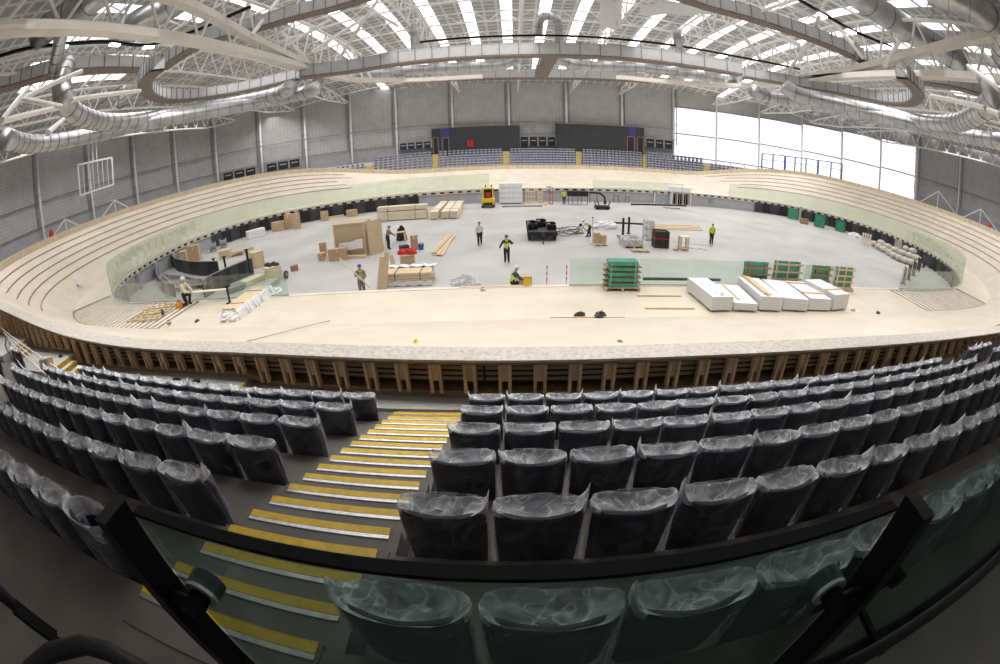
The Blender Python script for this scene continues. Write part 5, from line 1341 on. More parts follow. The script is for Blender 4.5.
# planks and small things on the deck
def deckplank(lb, pa, pb, w=0.12, h=0.05, mat='lumber', name='deck_plank', group='single planks on the near deck', z=None):
    z = ZK if z is None else z; return floorplank(name, lb, pa, pb, z, w, h, mat, group)
deckplank('single plank left of the first white pack, nearer the glass', (637, 296), (681, 296.3)); deckplank('single plank left of the first white pack, nearer the camera', (645, 308.5), (694, 308.8))
deckplank('long thin plank along the near deck edge by the yellow reel', (459, 287.8), (524, 286.3), 0.10, 0.04)
floorplank('steel_pipe', 'dark pipe lying behind the near balustrade', (643, 280), (720, 281), 0.9, 0.12, 0.12, 'blkpl', None, 'pipe')
def bank_at(x, y):
    """point of the near bank under a pixel"""
    lo, hi = 0.0, 1.0
    z = ZI
    for _ in range(12):
        p = at_z(x, y, z); i = idx_of_x(p.x); q = tp(i, 0.0); w_ = WB[i]; f = max(0, min(1, (q.y-p.y)/w_)); z = ZI+HB[i]*f
    return at_z(x, y, z)
def toolbag(lb, x, y, s_, seed, mat='blkpl', name='tool_bag', cat='tool bag'):
    p = bank_at(x, y); t = thing(name, lb, cat, (p.x, p.y, p.z+0.0), 0.2*seed); random.seed(seed)
    b = MB(); b.ell((0, 0, 0), (0.22*s_, 0.14*s_, 0.11*s_), 12, 6, half=True, jit=0.18); b.build('pouch', M[mat], t)
    b = MB(); b.tube([(-0.15*s_, 0, 0.05*s_), (-0.08*s_, 0.02, 0.13*s_), (0.08*s_, -0.02, 0.13*s_), (0.15*s_, 0, 0.05*s_)], 0.013*s_, 6); b.build('handle', M['old_wood'], t)
    random.seed(7)
toolbag('dark brown tool belt on the track, left one of two', 579.5, 315.5, 1.0, 3); toolbag('dark brown tool belt on the track, right one of two', 600, 316, 1.25, 5)
toolbag('small dark tool on the track near the right end', 878, 313.5, 0.9, 4); toolbag('pale gloves lying on the near deck behind the cable reel', 483, 290, 0.9, 6, 'sack', 'gloves', 'gloves')
toolbag('small black tool pair on the left part of the track', 197, 321.5, 0.7, 8); toolbag('small yellow case on the bank above the aisle', 416, 342.5, 0.55, 9, 'forkyel', 'tool_case', 'case')
toolbag('small dark scrap on the bank right of centre', 620, 342, 0.4, 10, 'old_wood', 'wood_scrap', 'scrap')
p, q = bank_at(550, 317.8), bank_at(625, 317.5); plank('thin_batten', 'long thin batten across the track beside two tool belts', p+Vector((0, 0, .02)), q+Vector((0, 0, .02)), 0.035, 0.02, 'lumber')
p, q = bank_at(330, 321), bank_at(247, 342); plank('thin_batten', 'thin dark batten slanting across the bank left of centre', p+Vector((0, 0, .02)), q+Vector((0, 0, .02)), 0.03, 0.015, 'batten')
c = at_z(853, 311, ZI); t = MB((c.x, c.y, ZK)); t.box((c.x, c.y, ZK+0.06), (0.2, 0.12, 0.12)); tag(t.build('wood_block', M['lumber'], loc=(c.x, c.y, ZK), bevel=0.01), 'small wooden block at the right end of the board packs', 'block')
# wrapped plank stack on the left of the deck
p, q = at_z(231, 318.5, ZI), at_z(262.5, 295, ZI)
t = bundle('plank stack with trailing white wrapping on the left part of the deck', p, q, 0.85, 0.42, 4, 6, 'lumber', None, z=ZK); t.name = 'plank_stack'
L = (q-p).length; b = MB(); rg = random.Random(9)
for (y0, y1, zz) in ((-0.62, -0.44, 0.30),):
    for i in range(14):
        u0, u1 = -L/2-0.15+(L+0.3)*i/14, -L/2-0.15+(L+0.3)*(i+1)/14
        a0, a1 = rg.uniform(-.05, .08), rg.uniform(-.05, .08)
        b.hexa([(u0, y0-a0*2, 0.0), (u1, y0-a1*2, 0.0), (u1, y1, 0.0), (u0, y1, 0.0)], [(u0, y0+.1, zz+a0), (u1, y0+.1, zz+a1), (u1, y1, zz+.12), (u0, y1, zz+.12)])
b.ell((-L/2-0.1, -0.1, 0.0), (0.35, 0.6, 0.33), 14, 6, half=True, jit=0.2); b.ell((L/2+0.25, -0.55, 0.0), (0.5, 0.35, 0.18), 12, 5, half=True, jit=0.25)
b.build('plastic_wrap', M['sheet'], t)
# frames lying on the open joists
for k, (x, y) in enumerate(((138, 319.5), (147, 314), (154, 308.5), (152, 319), (160, 312), (166, 306.5))):
    c = at_z(x, y, ZI); t = thing('timber_ladder', 'pine ladder frame on the open joists, %s of a set of six' % ORD[k+1], 'frame', (c.x, c.y, ZI-0.018), 0.12, 'pine frames lying on the open joists')
    for s_ in (-1, 1): b = MB(); b.box((0, s_*0.20, 0.05), (1.45, 0.06, 0.10)); b.build('rail', M['lumber'], t)
    for e in (-0.6, -0.2, 0.2, 0.6): b = MB(); b.box((e, 0, 0.05), (0.06, 0.34, 0.09)); b.build('rung', M['lumber_pale'], t)
c = at_z(163.5, 316, ZI); t = thing('bottle', 'dark blue bottle standing on the open joists', 'bottle', (c.x, c.y, ZI-0.018)); b = MB(); b.cyl((0, 0, 0), (0, 0, 0.26), 0.09, 14); b.build('body', M['bluecloth'], t); b = MB(); b.cyl((0, 0, 0.26), (0, 0, 0.36), 0.05, 12, r2=0.035); b.build('neck', M['blkpl'], t)
c = at_z(169.5, 325, ZI); t = thing('paint_tin', 'small blue and white tin with a red lid on the left deck', 'tin', (c.x, c.y, ZK)); b = MB(); b.cyl((0, 0, 0), (0, 0, 0.2), 0.10, 16); b.build('tin', M['sheet'], t); b = MB(); b.cyl((0, 0, 0.06), (0, 0, 0.13), 0.102, 16); b.build('band', M['blue'], t); b = MB(); b.cyl((0, 0, 0.2), (0, 0, 0.22), 0.095, 16); b.build('lid', M['red'], t)
# odd small things on the left bend
p = tp(204, 0.12); t = thing('speaker_box', 'small white box with a black spot at the foot of the left bend', 'box', (p.x, p.y, p.z)); b = MB(); b.box((0, 0, 0.16), (0.5, 0.4, 0.3)); b.build('body', M['sheet'], t, bevel=0.03); b = MB(); b.cyl((0, -0.19, 0.2), (0, -0.21, 0.2), 0.09, 12); b.build('spot', M['blk'], t)
# marker light and yellow tag on the left hoarding
q = at_z(259, 226); h = hz(q.x, q.y, 214); t = thing('signal_light', 'thin stand with a green light by the left hoarding', 'light', q); b = MB(); b.cyl((0, 0, 0), (0, 0, h), 0.03, 8); b.build('pole', M['mgrey'], t); b = MB(); b.ell((0, 0, h), (0.09, 0.09, 0.09), 10, 6); b.build('lens', M['green_led'], t)
q = at_z(276, 225); h = hz(q.x, q.y, 212.5); t = thing('marker_tag', 'yellow marker on a thin stand by the left hoarding', 'marker', q); b = MB(); b.cyl((0, 0, 0), (0, 0, h), 0.03, 8); b.build('pole', M['mgrey'], t); b = MB(); b.box((0, 0, h), (0.42, 0.05, 0.36)); b.build('tag', M['forkyel'], t)

# ------------------------------------------------------------------ walkway at lower left
c = at_z(49, 371, 3.98)
t = thing('floodlight_box', 'white and tan box on the walkway at left', 'box', (c.x, c.y, 3.981 if c.x < -11.6 else 3.621), 0.3)
b = MB(); b.box((0, 0, 0.20), (0.40, 0.28, 0.28), rx=-0.25); b.build('body', M['ply'], t, bevel=0.01); b = MB(); b.box((0, 0.035, 0.35), (0.36, 0.22, 0.03), rx=-0.25); b.build('lid', M['sheet'], t); b = MB(); b.box((0, 0, 0.03), (0.3, 0.3, 0.06)); b.build('foot', M['blk'], t)
G = 'long white conduits slanting over the walkway'
for k in range(3):
    a = at_z(1+3*k, 328+5*k, 4.75-0.02*k); b_ = at_z(66-7*k, 374+3*k, 4.06-0.02*k)
    m_ = MB(tuple((a+b_)/2)); m_.tube([a, b_], 0.022, 8); tag(m_.build('conduit', M['white'] if k != 1 else M['lumber_pale'], loc=tuple((a+b_)/2)), 'long pale conduit slanting down to the walkway at far left', 'conduit', G)
for k in range(2):
    pts = [at_z(x+3*k, y, 4.45) for x, y in ((6, 338), (5, 345), (8, 352), (14, 360), (20, 368), (30, 374))]
    m_ = MB(tuple(pts[2])); m_.tube(pts, 0.02, 6); tag(m_.build('cable', M['sheet'] if k else M['blkpl'], loc=tuple(pts[2]), smooth=True), ['black cable looping over the walkway at far left', 'white cable looping over the walkway at far left'][k], 'cable')
for k, x in enumerate((-15.5, -12.2, -8.8, -6.8, -6.2, -3.6, 0.2, 1.3, 2.6, 8.2, 9.3)):
    z = plat_z(x) if x < -4.95 or x > 10.4 else 3.475
    y = lipy(x)-0.14; o = MB((x, y, z)); random.seed(k); o.ell((x, y, z), (0.09, 0.07, 0.07), 8, 4, half=True, jit=.2); o.box((x+0.09, y, z+0.03), (0.08, 0.06, 0.06), 0.5)
    tag(o.build('cable_clip', M['blkpl'], loc=(x, y, z)), 'small black fixing on the walkway at the foot of the track', 'fixing', 'black fixings along the foot of the track')
random.seed(7)
# ------------------------------------------------------------------ far stand
FS0 = at_y(508, 161.5, 69.6); fz0 = FS0.z-0.74
NRF = 6
def far_pt(x, k):
    """seat position on the far stand: rows follow the far lip"""
    i = idx_of_x(x, False); a, b = TI[i-1][0], TI[(i+1) % NT][0]
    f = max(-0.5, min(0.5, (x-TI[i][0])/((b-a)/2))); i = i+f; p = tp(i, 1.0); j = int(i) % NT; t = i-int(i); n = TN[j]*(1-t)+TN[(j+1) % NT]*t; o = 1.9+0.80*k
    return Vector((p.x+n[0]*o, p.y+n[1]*o, p.z)), math.atan2(n[1], n[0])
def far_floor(k): return fz0+0.385*k
BLK = [(309, 365), (373.5, 432), (438.5, 502), (510, 575), (582, 642), (647, 703), (710, 764)]
BROWS = [4, 6, 6, 6, 6, 6, 4]
def x_at(px, row):
    lo, hi = -45.0, 60.0
    for _ in range(40):
        m_ = (lo+hi)/2; p, _a = far_pt(m_, row)
        if proj((p.x, p.y, far_floor(row)+0.7))[0] < px: lo = m_
        else: hi = m_
    return (lo+hi)/2
# concrete terrace of the far stand
IDX = [idx_of_x(x, False) for x in (41, -27)]
ii = np.linspace(IDX[0], IDX[1], 60)
mb = MB(); rows = []
for i in ii:
    prof = [(0.62, 2.5), (0.62, far_floor(0)-0.05), (1.5, far_floor(0))]
    for k in range(NRF): prof += [(1.55+0.80*k, far_floor(k)), (1.55+0.80*(k+1), far_floor(k))]
    prof += [(1.55+0.80*NRF+3.2, far_floor(NRF-1)), ]
    ln = []
    for o_, z in prof:
        p = lip(i, o_, 0); ln.append(mb.P((p.x, p.y, z)))
    rows.append(ln)
for a, b in zip(rows, rows[1:]):
    for k in range(len(a)-1): mb.face([a[k], a[k+1], b[k+1], b[k]])
tag(mb.build('floor_far_stand', M['concrete_light']), kind='structure')
# seat: one small mesh each
sm = MB(); sm.box((0, 0.05, 0.58), (0.44, 0.07, 0.42), taper=0.94); sm.box((0, -0.16, 0.46), (0.42, 0.08, 0.34)); sm.box((0, -0.03, 0.18), (0.30, 0.08, 0.36)); sm.box((0, -0.03, 0.77), (0.47, 0.26, 0.10), mi=1); sm.box((0, -0.20, 0.36), (0.40, 0.03, 0.16), mi=1)
seat_me = sm.mesh('far_seat', [nmat('blue_navy_seat', (0.17, 0.17, 0.28), 0.6, var=.35, scale=20), nmat('pale_seat_cover', (0.60, 0.59, 0.64), 0.5, var=.1, scale=9)])
stuff = MB(); nfar = 0
BN = ['leftmost', 'second', 'third', 'middle', 'fifth', 'sixth', 'rightmost']
sm_vs = [tuple(v.co) for v in seat_me.vertices]; sm_fs = [tuple(p.vertices) for p in seat_me.polygons]; sm_mi = [p.material_index for p in seat_me.polygons]
for b_, ((x0, x1), nr) in enumerate(zip(BLK, BROWS)):
    for k in range(nr):
        row = k
        xa, xb = x_at(x0, row), x_at(x1, row); n = max(2, int(abs(xb-xa)/0.54))
        for j in range(n):
            x = xa+(xb-xa)*(j+.5)/n; p, an = far_pt(x, row); rz = an-PI/2
            if k == 0 and nfar < 122:
                o = bpy.data.objects.new('stadium_seat', seat_me); COL.objects.link(o); o.location = (p.x, p.y, far_floor(row)); o.rotation_euler.z = rz
                tag(o, 'small blue seat in the front row of the far stand, %s block of seven' % BN[b_], 'seat', 'front row seats of the far stand, %s block' % BN[b_]); nfar += 1
            else:
                c, s_ = math.cos(rz), math.sin(rz); base_ = len(stuff.v)
                for (vx, vy, vz) in sm_vs: stuff.v.append((p.x+vx*c-vy*s_, p.y+vx*s_+vy*c, far_floor(row)+vz))
                for f, mi in zip(sm_fs, sm_mi): stuff.f.append(tuple(base_+q for q in f)); stuff.mi.append(mi)
c0 = lip(132, 4, 0); so = stuff.build('far_seats', [seat_me.materials[0], seat_me.materials[1]]); tag(so, 'rows of small blue seats filling the far stand behind its front row', 'seats', kind='stuff')
# tan aisles between the blocks
M['tan'] = nmat('tan_aisle', (0.52, 0.42, 0.20), 0.7, var=.08, scale=4)
for a, b_ in ((301.5, 308.5), (365.5, 373), (432.3, 438), (502.5, 509.5), (575.5, 581.5), (642.5, 646.5), (703.5, 709.5)):
    edge = a < 303; nr = 1 if edge else (4 if (a < 370 or a > 700) else 6)
    q = far_pt(x_at((a+b_)/2, 0), 0)[0]; t = thing('far_aisle', 'tan stepped aisle in the far stand, %s from the left' % ORD[[301.5, 365.5, 432.3, 502.5, 575.5, 642.5, 703.5].index(a)+1], 'steps', (q.x, q.y, far_floor(0)), group='tan aisles of the far stand')
    for k in range(nr):
        p0, an = far_pt(x_at(a, k), k); p1, _ = far_pt(x_at(b_, k), k); n = Vector((math.cos(an), math.sin(an), 0))
        for hh in (0, 1):
            m_ = MB((q.x, q.y, far_floor(0))); z = far_floor(k)+0.19*hh; f0 = -0.45+0.40*hh
            A, B, C, D = p0+n*f0, p1+n*f0, p1+n*(f0+0.42), p0+n*(f0+0.42)
            m_.hexa([(v.x, v.y, z-0.2) for v in (A, B, C, D)], [(v.x, v.y, z+0.19) for v in (A, B, C, D)]); m_.build('step', M['tan'], t)
# dark rooms with purple entrances behind the far stand
def facepoint(x, y, Y):
    return at_y(x, y, Y)
def room(label, x0, x1, yt, yb, Y, doors, purple, depth=2.2):
    a, b_ = at_y(x0, yb, Y), at_y(x1, yb, Y); zt = at_y((x0+x1)/2, yt, Y).z; zb = far_floor(NRF-1)
    loc = ((a.x+b_.x)/2, Y+depth/2, zb); t = thing('dark_room', label, 'room', loc)
    m_ = MB(loc); m_.box(((a.x+b_.x)/2, Y+depth/2, (zb+zt)/2), (b_.x-a.x, depth, zt-zb)); m_.build('cladding', M['dgrey'], t)
    m_ = MB(loc); m_.box(((a.x+b_.x)/2, Y+depth/2, zt+0.05), (b_.x-a.x+0.1, depth+0.1, 0.1)); m_.build('roof_edge', M['mgrey'], t)
    for (u0, u1) in purple:
        p, q = at_y(u0, yb, Y), at_y(u1, yb, Y); m_ = MB(loc); m_.box(((p.x+q.x)/2, Y-0.05, (zb+zt)/2), (q.x-p.x, 0.12, zt-zb)); m_.build('purple_panel', M['purple'], t)
    for (u0, u1, v) in doors:
        p, q = at_y(u0, yb, Y), at_y(u1, yb, Y); zd = at_y(u0, v, Y).z; m_ = MB(loc); m_.box(((p.x+q.x)/2, Y-0.08, (zb+zd)/2), (q.x-p.x, 0.20, zd-zb)); d_ = m_.build('door', M['blkpl'], t)
        m_ = MB(loc)
        for e in (p.x, q.x): m_.box((e, Y-0.10, (zb+zd)/2), (0.12, 0.24, zd-zb))
        m_.box(((p.x+q.x)/2, Y-0.10, zd), (q.x-p.x+0.1, 0.24, 0.12)); m_.build('door_frame', M['old_wood'], d_)
    return t, loc
YR = 75.9
t, loc = room('long dark room left of centre behind the far stand, purple doorway at its left', 432, 520, 126.5, 147, YR, [(433.5, 438.5, 138), (443, 449, 138)], [(441, 450)])
p = at_y(470.5, 145, YR); z0, z1 = at_y(470, 147, YR).z, at_y(470, 139.7, YR).z
for dx in (-0.28, 0.28): m_ = MB(loc); m_.box((p.x+dx, YR-0.1, (z0+z1)/2), (0.42, 0.2, z1-z0)); m_.build('red_cabinet', M['red'], t)
room('long dark room right of centre behind the far stand, purple doorway at its right', 557, 644, 125, 147, YR, [(627, 634, 136.5), (637, 643, 137)], [(628, 636)])
# glazed dark openings in the wall base
def opening(label, x0, y0, x1, y1, yt0, yt1, off, n):
    """a row of dark glazed doors; corners in pixels, set on the wall"""
    A = wall_at(math.atan2(*ray(x0, y0)[:2])); B = wall_at(math.atan2(*ray(x1, y1)[:2])); A *= off; B *= off
    za, zb = hz(A.x, A.y, y0), hz(B.x, B.y, y1); ta, tb = hz(A.x, A.y, yt0), hz(B.x, B.y, yt1)
    z0, z1 = (za+zb)/2, (ta+tb)/2; mid = (A+B)/2; d = B-A; L = d.length; rz = math.atan2(d.y, d.x)
    t = thing('glazed_doors', label, 'doors', (mid.x, mid.y, z0), rz)
    m_ = MB(); m_.box((0, 0.05, (z1-z0)/2), (L, 0.1, z1-z0)); m_.build('opening', M['blkpl'], t)
    m_ = MB()
    for k in range(n+1): m_.box((-L/2+L*k/n, -0.03, (z1-z0)/2), (0.28, 0.12, z1-z0))
    m_.box((0, -0.03, z1-z0), (L+0.3, 0.14, 0.35)); m_.build('frame', M['mgrey'], t)
    for k in range(n): m_ = MB(); m_.box((-L/2+L*(k+.5)/n, -0.02, (z1-z0)*0.55), (L/n*.55, 0.06, 0.16)); m_.build('push_bar', M['lgrey'], t)
opening('leftmost row of dark glazed doors in the wall base', 223, 181, 256.5, 174.5, 172.5, 166, 0.985, 3)
opening('dark glazed doors in the wall base, left of the far stand', 266.5, 173, 300.5, 165.5, 164, 157, 0.985, 3)
opening('dark glazed doors behind the far stand, left of the dark rooms', 399.5, 150.5, 431.5, 147.5, 142.5, 140.5, 0.985, 4)
opening('dark glazed doors between the two dark rooms', 520, 146.5, 556, 146, 136, 136, 0.985, 4)
opening('dark glazed doors right of the dark rooms', 645.5, 147.5, 673, 148.5, 138.5, 139, 0.985, 3)
# tall blue doors against the big windows
A = at_dist(762, 164, 80); 
t = thing('door_screen', 'row of blue framed glass doors against the big windows', 'doors', (at_dist(800, 168, 74).x, at_dist(800, 168, 74).y, 0))
pts = [(762, 153.5, 165), (773, 154.5, 166), (785, 156, 167.5), (795, 157.5, 169), (806, 158.5, 170.5), (818, 160.5, 172.5), (831, 162, 174.5), (842, 164, 176.5)]
PP = []
for x, yt, yb in pts:
    az = math.atan2(*ray(x, (yt+yb)/2)[:2]); w_ = wall_at(az)*0.965; PP.append((w_, hz(w_.x, w_.y, yb), hz(w_.x, w_.y, yt)))
orgT = tuple(t.location)
for k, (w_, z0, z1) in enumerate(PP):
    m_ = MB(orgT); m_.box((w_.x, w_.y, z1/2), (0.45 if k in (2, 5) else 0.14, 0.2, z1), 0.4); m_.build('upright', M['blue'] if k in (2, 5) else M['bluecloth'], t)
for (a, za, ta), (b_, zb_, tb) in zip(PP, PP[1:]):
    m_ = MB(orgT); m_.beam(Vector((a.x, a.y, ta)), Vector((b_.x, b_.y, tb)), 0.14); m_.build('top_bar', M['bluecloth'], t)
    m_ = MB(orgT); m_.beam(Vector((a.x, a.y, (za+ta)/2)), Vector((b_.x, b_.y, (zb_+tb)/2)), 0.08); m_.build('mid_bar', M['bluecloth'], t)
# white goal-like frame hung in front of the left wall
C4 = [(78, 165), (112, 157.5), (113.5, 184.5), (80.5, 195.5)]
az = math.atan2(*ray(95, 176)[:2]); wq = wall_at(az)*0.93
nrm = Vector((math.sin(az), math.cos(az), 0))
def on_plane(x, y):
    d = Vector(ray(x, y)); o_ = Vector((0, 0, EYE)); n = nrm; t_ = (wq-Vector((0, 0, 0))).dot(n)/d.dot(n); return o_+d*t_
q = [on_plane(*p_) for p_ in C4]; orgF = (q[3]+q[2])/2
t = thing('hanging_frame', 'white barred rectangular frame hanging before the left wall', 'frame', orgF)
m_ = MB(orgF)
for a, b_ in zip(q, q[1:]+q[:1]): m_.beam(a, b_, 0.22, 0.15, up=nrm)
m_.build('outer_frame', M['steel'], t)
for k in range(1, 7):
    a, b_ = q[0].lerp(q[1], k/7), q[3].lerp(q[2], k/7); m_ = MB(orgF); m_.beam(a, b_, 0.08, 0.08, up=nrm); m_.build('bar', M['steel'], t)
for e in (0.45, 0.56):
    a = q[0].lerp(q[1], e); m_ = MB(orgF); m_.beam(a, Vector((a.x, a.y, 18.6)), 0.10); m_.build('hanger', M['steel'], t)
# white triangulated props between the wall and the track lip
def prop(label, apex, feet, off):
    az = math.atan2(*ray(*apex)[:2]); w_ = wall_at(az)*off; n = Vector((math.sin(az), math.cos(az), 0))
    def on(x, y):
        d = Vector(ray(x, y)); t_ = w_.dot(n)/d.dot(n); return Vector((0, 0, EYE))+d*t_
    ap = on(*apex); org = (ap.x, ap.y, 0)
    t = thing('wall_prop', label, 'prop', org, group='white triangular props at the foot of the wall')
    for f in feet:
        p_ = on(*f); d = (p_-ap); k = (0.0-ap.z)/d.z if d.z < -1e-3 else 1.0
        e = ap+d*min(max(1.0, k), 1.35); m_ = MB(org); m_.beam(ap, e, 0.16); m_.build('strut', M['steel'], t)
    p_ = ap+nrm*0; back = Vector((w_.x, w_.y, ap.z))/off*0.995
    m_ = MB(org); m_.beam(ap, Vector((ap.x, ap.y, 0)), 0.12); m_.build('post', M['steel'], t)
prop('white triangular prop at the wall foot, left end, by a red spot', (65, 219), [(49, 242), (83, 227)], 0.92)
prop('white triangular prop at the wall foot below the hanging frame', (114.5, 200), [(100, 220), (131, 209)], 0.92)
prop('white triangular prop at the wall foot, just right of the windows', (938.5, 191), [(925, 199), (955, 213)], 0.92)
prop('white triangular prop at the wall foot, at the right end', (981, 209), [(966, 216), (996, 229)], 0.92)
for (x, y, lb, mt) in ((40.5, 246, 'red bag perched behind the left track lip', 'redfab'), (990, 227, 'dark red bag perched behind the right track lip', 'redfab')):
    az = math.atan2(*ray(x, y)[:2]); i = min(range(NT), key=lambda i: abs(math.atan2(lip(i, .8).x, lip(i, .8).y)-az)+(5 if (lip(i).y < 22 and True) else 0)); p = lip(i, 0.25, 0.57)
    random.seed(3); m_ = MB(tuple(p)); m_.ell(p, (0.28, 0.28, 0.62), 12, 6, half=True, jit=.15); tag(m_.build('bag', M[mt], loc=tuple(p)), lb, 'bag'); random.seed(7)
# ------------------------------------------------------------------ people
def person(label, loc, rz, shirt, legs, vest=False, helmet=None, lean=0.0, crouch=0.0, arms=None, stride=0.0, look=0.0, scale=1.0, knees=None, hair=True):
    """one continuous skinned body; arms: ((elbow),(wrist)) left and right in body space"""
    s = scale
    pel = Vector((0, -0.25*math.sin(lean)*0.6, 0.96-crouch))
    def up(v):                                   # lean the upper body forwards about the pelvis
        v = Vector(v); dz, dy = v.z-0.96, v.y
        return Vector((v.x, pel.y+dy*math.cos(lean)+dz*math.sin(lean), pel.z+dz*math.cos(lean)-dy*math.sin(lean)))
    J = []; Rr = []; E = []; lab = []
    def add(p, r, par=None, l=None):
        J.append(Vector(p)); Rr.append(r if hasattr(r, '__len__') else (r, r))
        if par is not None: E.append((par, len(J)-1)); lab.append(l)
        return len(J)-1
    root = add(pel, (0.15, 0.115))
    w_ = add(up((0, 0, 1.12)), (0.140, 0.10), root, 'torso'); ch = add(up((0, 0.005, 1.33)), (0.165, 0.115), w_, 'torso')
    nb = add(up((0, 0, 1.475)), (0.062, 0.062), ch, 'torso')
    hd = lean*0.55
    def hp(v): v = up(v); return v+Vector((0, -0.04*hd, 0.05*hd))
    n2 = add(up((0, 0.015, 1.53)), 0.055, nb, 'head'); h1 = add(hp((look*0.02, 0.030, 1.60)), (0.074, 0.085), n2, 'head'); h2 = add(hp((0, 0.020, 1.68)), (0.078, 0.092), h1, 'head'); add(hp((0, 0.015, 1.735)), (0.058, 0.068), h2, 'head')
    add(hp((look*0.04, 0.135, 1.625)), 0.014, h1, 'head')                         # nose
    for sg in (-1, 1): add(hp((sg*0.088, 0.015, 1.635)), 0.018, h1, 'head')       # ears
    for k, sg in enumerate((-1, 1)):
        sh = add(up((sg*0.185, 0, 1.425)), 0.068, ch, 'arm')
        if arms and arms[k]:
            eb, wr = Vector(arms[k][0]), Vector(arms[k][1])
        else:
            sw = stride*0.22*sg
            eb, wr = up((sg*0.245, -0.03+sw*0.5, 1.15)), up((sg*0.25, 0.06+sw, 0.91))
        e_ = add(eb, 0.046, sh, 'arm'); m_ = add((eb+wr)/2, 0.042, e_, 'fore'); wv = add(wr, 0.030, m_, 'fore')
        d = (wr-eb).normalized(); side = d.cross(Vector((sg, 0, 0.01))).normalized(); flat = d.cross(side).normalized()
        pm = add(wr+d*0.055, (0.040, 0.020), wv, 'hand')
        for fi, (o_, L) in enumerate(((-0.030, 0.070), (-0.010, 0.082), (0.010, 0.076), (0.030, 0.060))):
            b_ = wr+d*0.085+side*o_; f1 = add(b_, 0.0095, pm, 'hand'); f2 = add(b_+d*L*0.5-flat*0.010*sg, 0.0085, f1, 'hand'); add(b_+d*L-flat*0.032*sg, 0.007, f2, 'hand')
        t1 = add(wr+d*0.045-side*0.042, 0.011, pm, 'hand'); add(wr+d*0.085-side*0.058-flat*0.012*sg, 0.009, t1, 'hand')
        hipv = add(pel+Vector((sg*0.095, 0, -0.05)), 0.098, root, 'leg')
        st = stride*sg
        if knees: kn, an = Vector(knees[k][0]), Vector(knees[k][1])
        else:
            an = Vector((sg*0.105, -0.02+st*0.26, 0.085+(0.06 if st < -0.2 else 0))); kn = (pel+Vector((sg*0.10, 0, 0))+an)/2+Vector((0, 0.04+0.42*math.sqrt(max(0, crouch))*1.0+abs(st)*0.04, 0.0))
        k_ = add(kn, 0.062, hipv, 'leg'); cf = add((kn*0.6+an*0.4)+Vector((0, -0.015, 0)), 0.056, k_, 'shin'); a_ = add(an, 0.040, cf, 'shin')
        fl = 'foot%d' % k; hl = add(an+Vector((0, -0.03, -0.045)), 0.040, a_, fl); add(an+Vector((sg*0.02, 0.15, -0.052)), 0.034, a_, fl)
    me = bpy.data.meshes.new('skeleton'); me.from_pydata([tuple(p*s) for p in J], E, [])
    o = bpy.data.objects.new('skeleton', me); COL.objects.link(o)
    sk = o.modifiers.new('skin', 'SKIN'); sk.use_smooth_shade = True
    for i, r in enumerate(Rr): me.skin_vertices[0].data[i].radius = (r[0]*s, r[1]*s)
    me.skin_vertices[0].data[0].use_root = True
    o.modifiers.new('sub', 'SUBSURF').levels = 1
    dg = bpy.context.evaluated_depsgraph_get(); dg.update()
    bm_ = bpy.data.meshes.new_from_object(o.evaluated_get(dg)); bm_.name = 'body'
    bpy.data.objects.remove(o)
    root_o = thing('person', label, 'person', loc, rz)
    bm_.materials.clear(); bm_.materials.append(M['skin'])
    body = bpy.data.objects.new('body', bm_); COL.objects.link(body); body.parent = root_o
    V = np.array([v.co for v in bm_.vertices]); VN = np.array([v.normal for v in bm_.vertices])
    A = np.array([J[a]*s for a, b in E]); B = np.array([J[b]*s for a, b in E]); D = B-A; DD = (D**2).sum(1)+1e-9
    reg = []
    for p in bm_.polygons:
        c = np.array(p.center); t = np.clip(((c-A)*D).sum(1)/DD, 0, 1); q = A+D*t[:, None]
        reg.append(lab[int(np.argmin(((c-q)**2).sum(1)))])
    def cloth(name, regs, off, mat, cond=None):
        fs = [list(p.vertices) for p, r in zip(bm_.polygons, reg) if r in regs and (cond is None or cond(p.center))]
        if not fs: return None
        ids = sorted(set(i for f in fs for i in f)); mp = {i: k for k, i in enumerate(ids)}
        mm = bpy.data.meshes.new(name); mm.from_pydata([tuple(V[i]+VN[i]*off*s) for i in ids], [], [[mp[i] for i in f] for f in fs]); mm.materials.append(M[mat])
        mm.polygons.foreach_set('use_smooth', [True]*len(mm.polygons))
        c_ = bpy.data.objects.new(name, mm); COL.objects.link(c_); c_.parent = root_o; return c_
    cloth('shirt', ('torso', 'arm', 'fore'), 0.020, shirt); cloth('trousers', ('leg', 'shin'), 0.026, legs); cloth('boot', ('foot0',), 0.012, 'blkpl'); cloth('boot', ('foot1',), 0.012, 'blkpl')
    if vest:
        vv = cloth('vest', ('torso',), 0.040, 'hivis')
        up_ = up((0, 0, 1.16))*s
        ax = (up((0, 0, 1.4))-up((0, 0, 1.0))).normalized()
        fs = lambda e: (lambda c: abs((Vector(c)-up_).dot(ax)-e) < 0.030)
        tp_ = cloth('tape', ('torso',), 0.043, 'reflect', fs(0.0))
        if tp_ is not None and vv is not None: tp_.parent = vv
    hc = hp((0, 0.018, 1.665))*s
    for sg in (-1, 1): ex = MB(); e = hp((sg*0.033, 0.108, 1.655))*s; ex.ell(e, (0.012, 0.010, 0.008), 8, 4); ex.build('eye', M['blkpl'], root_o)
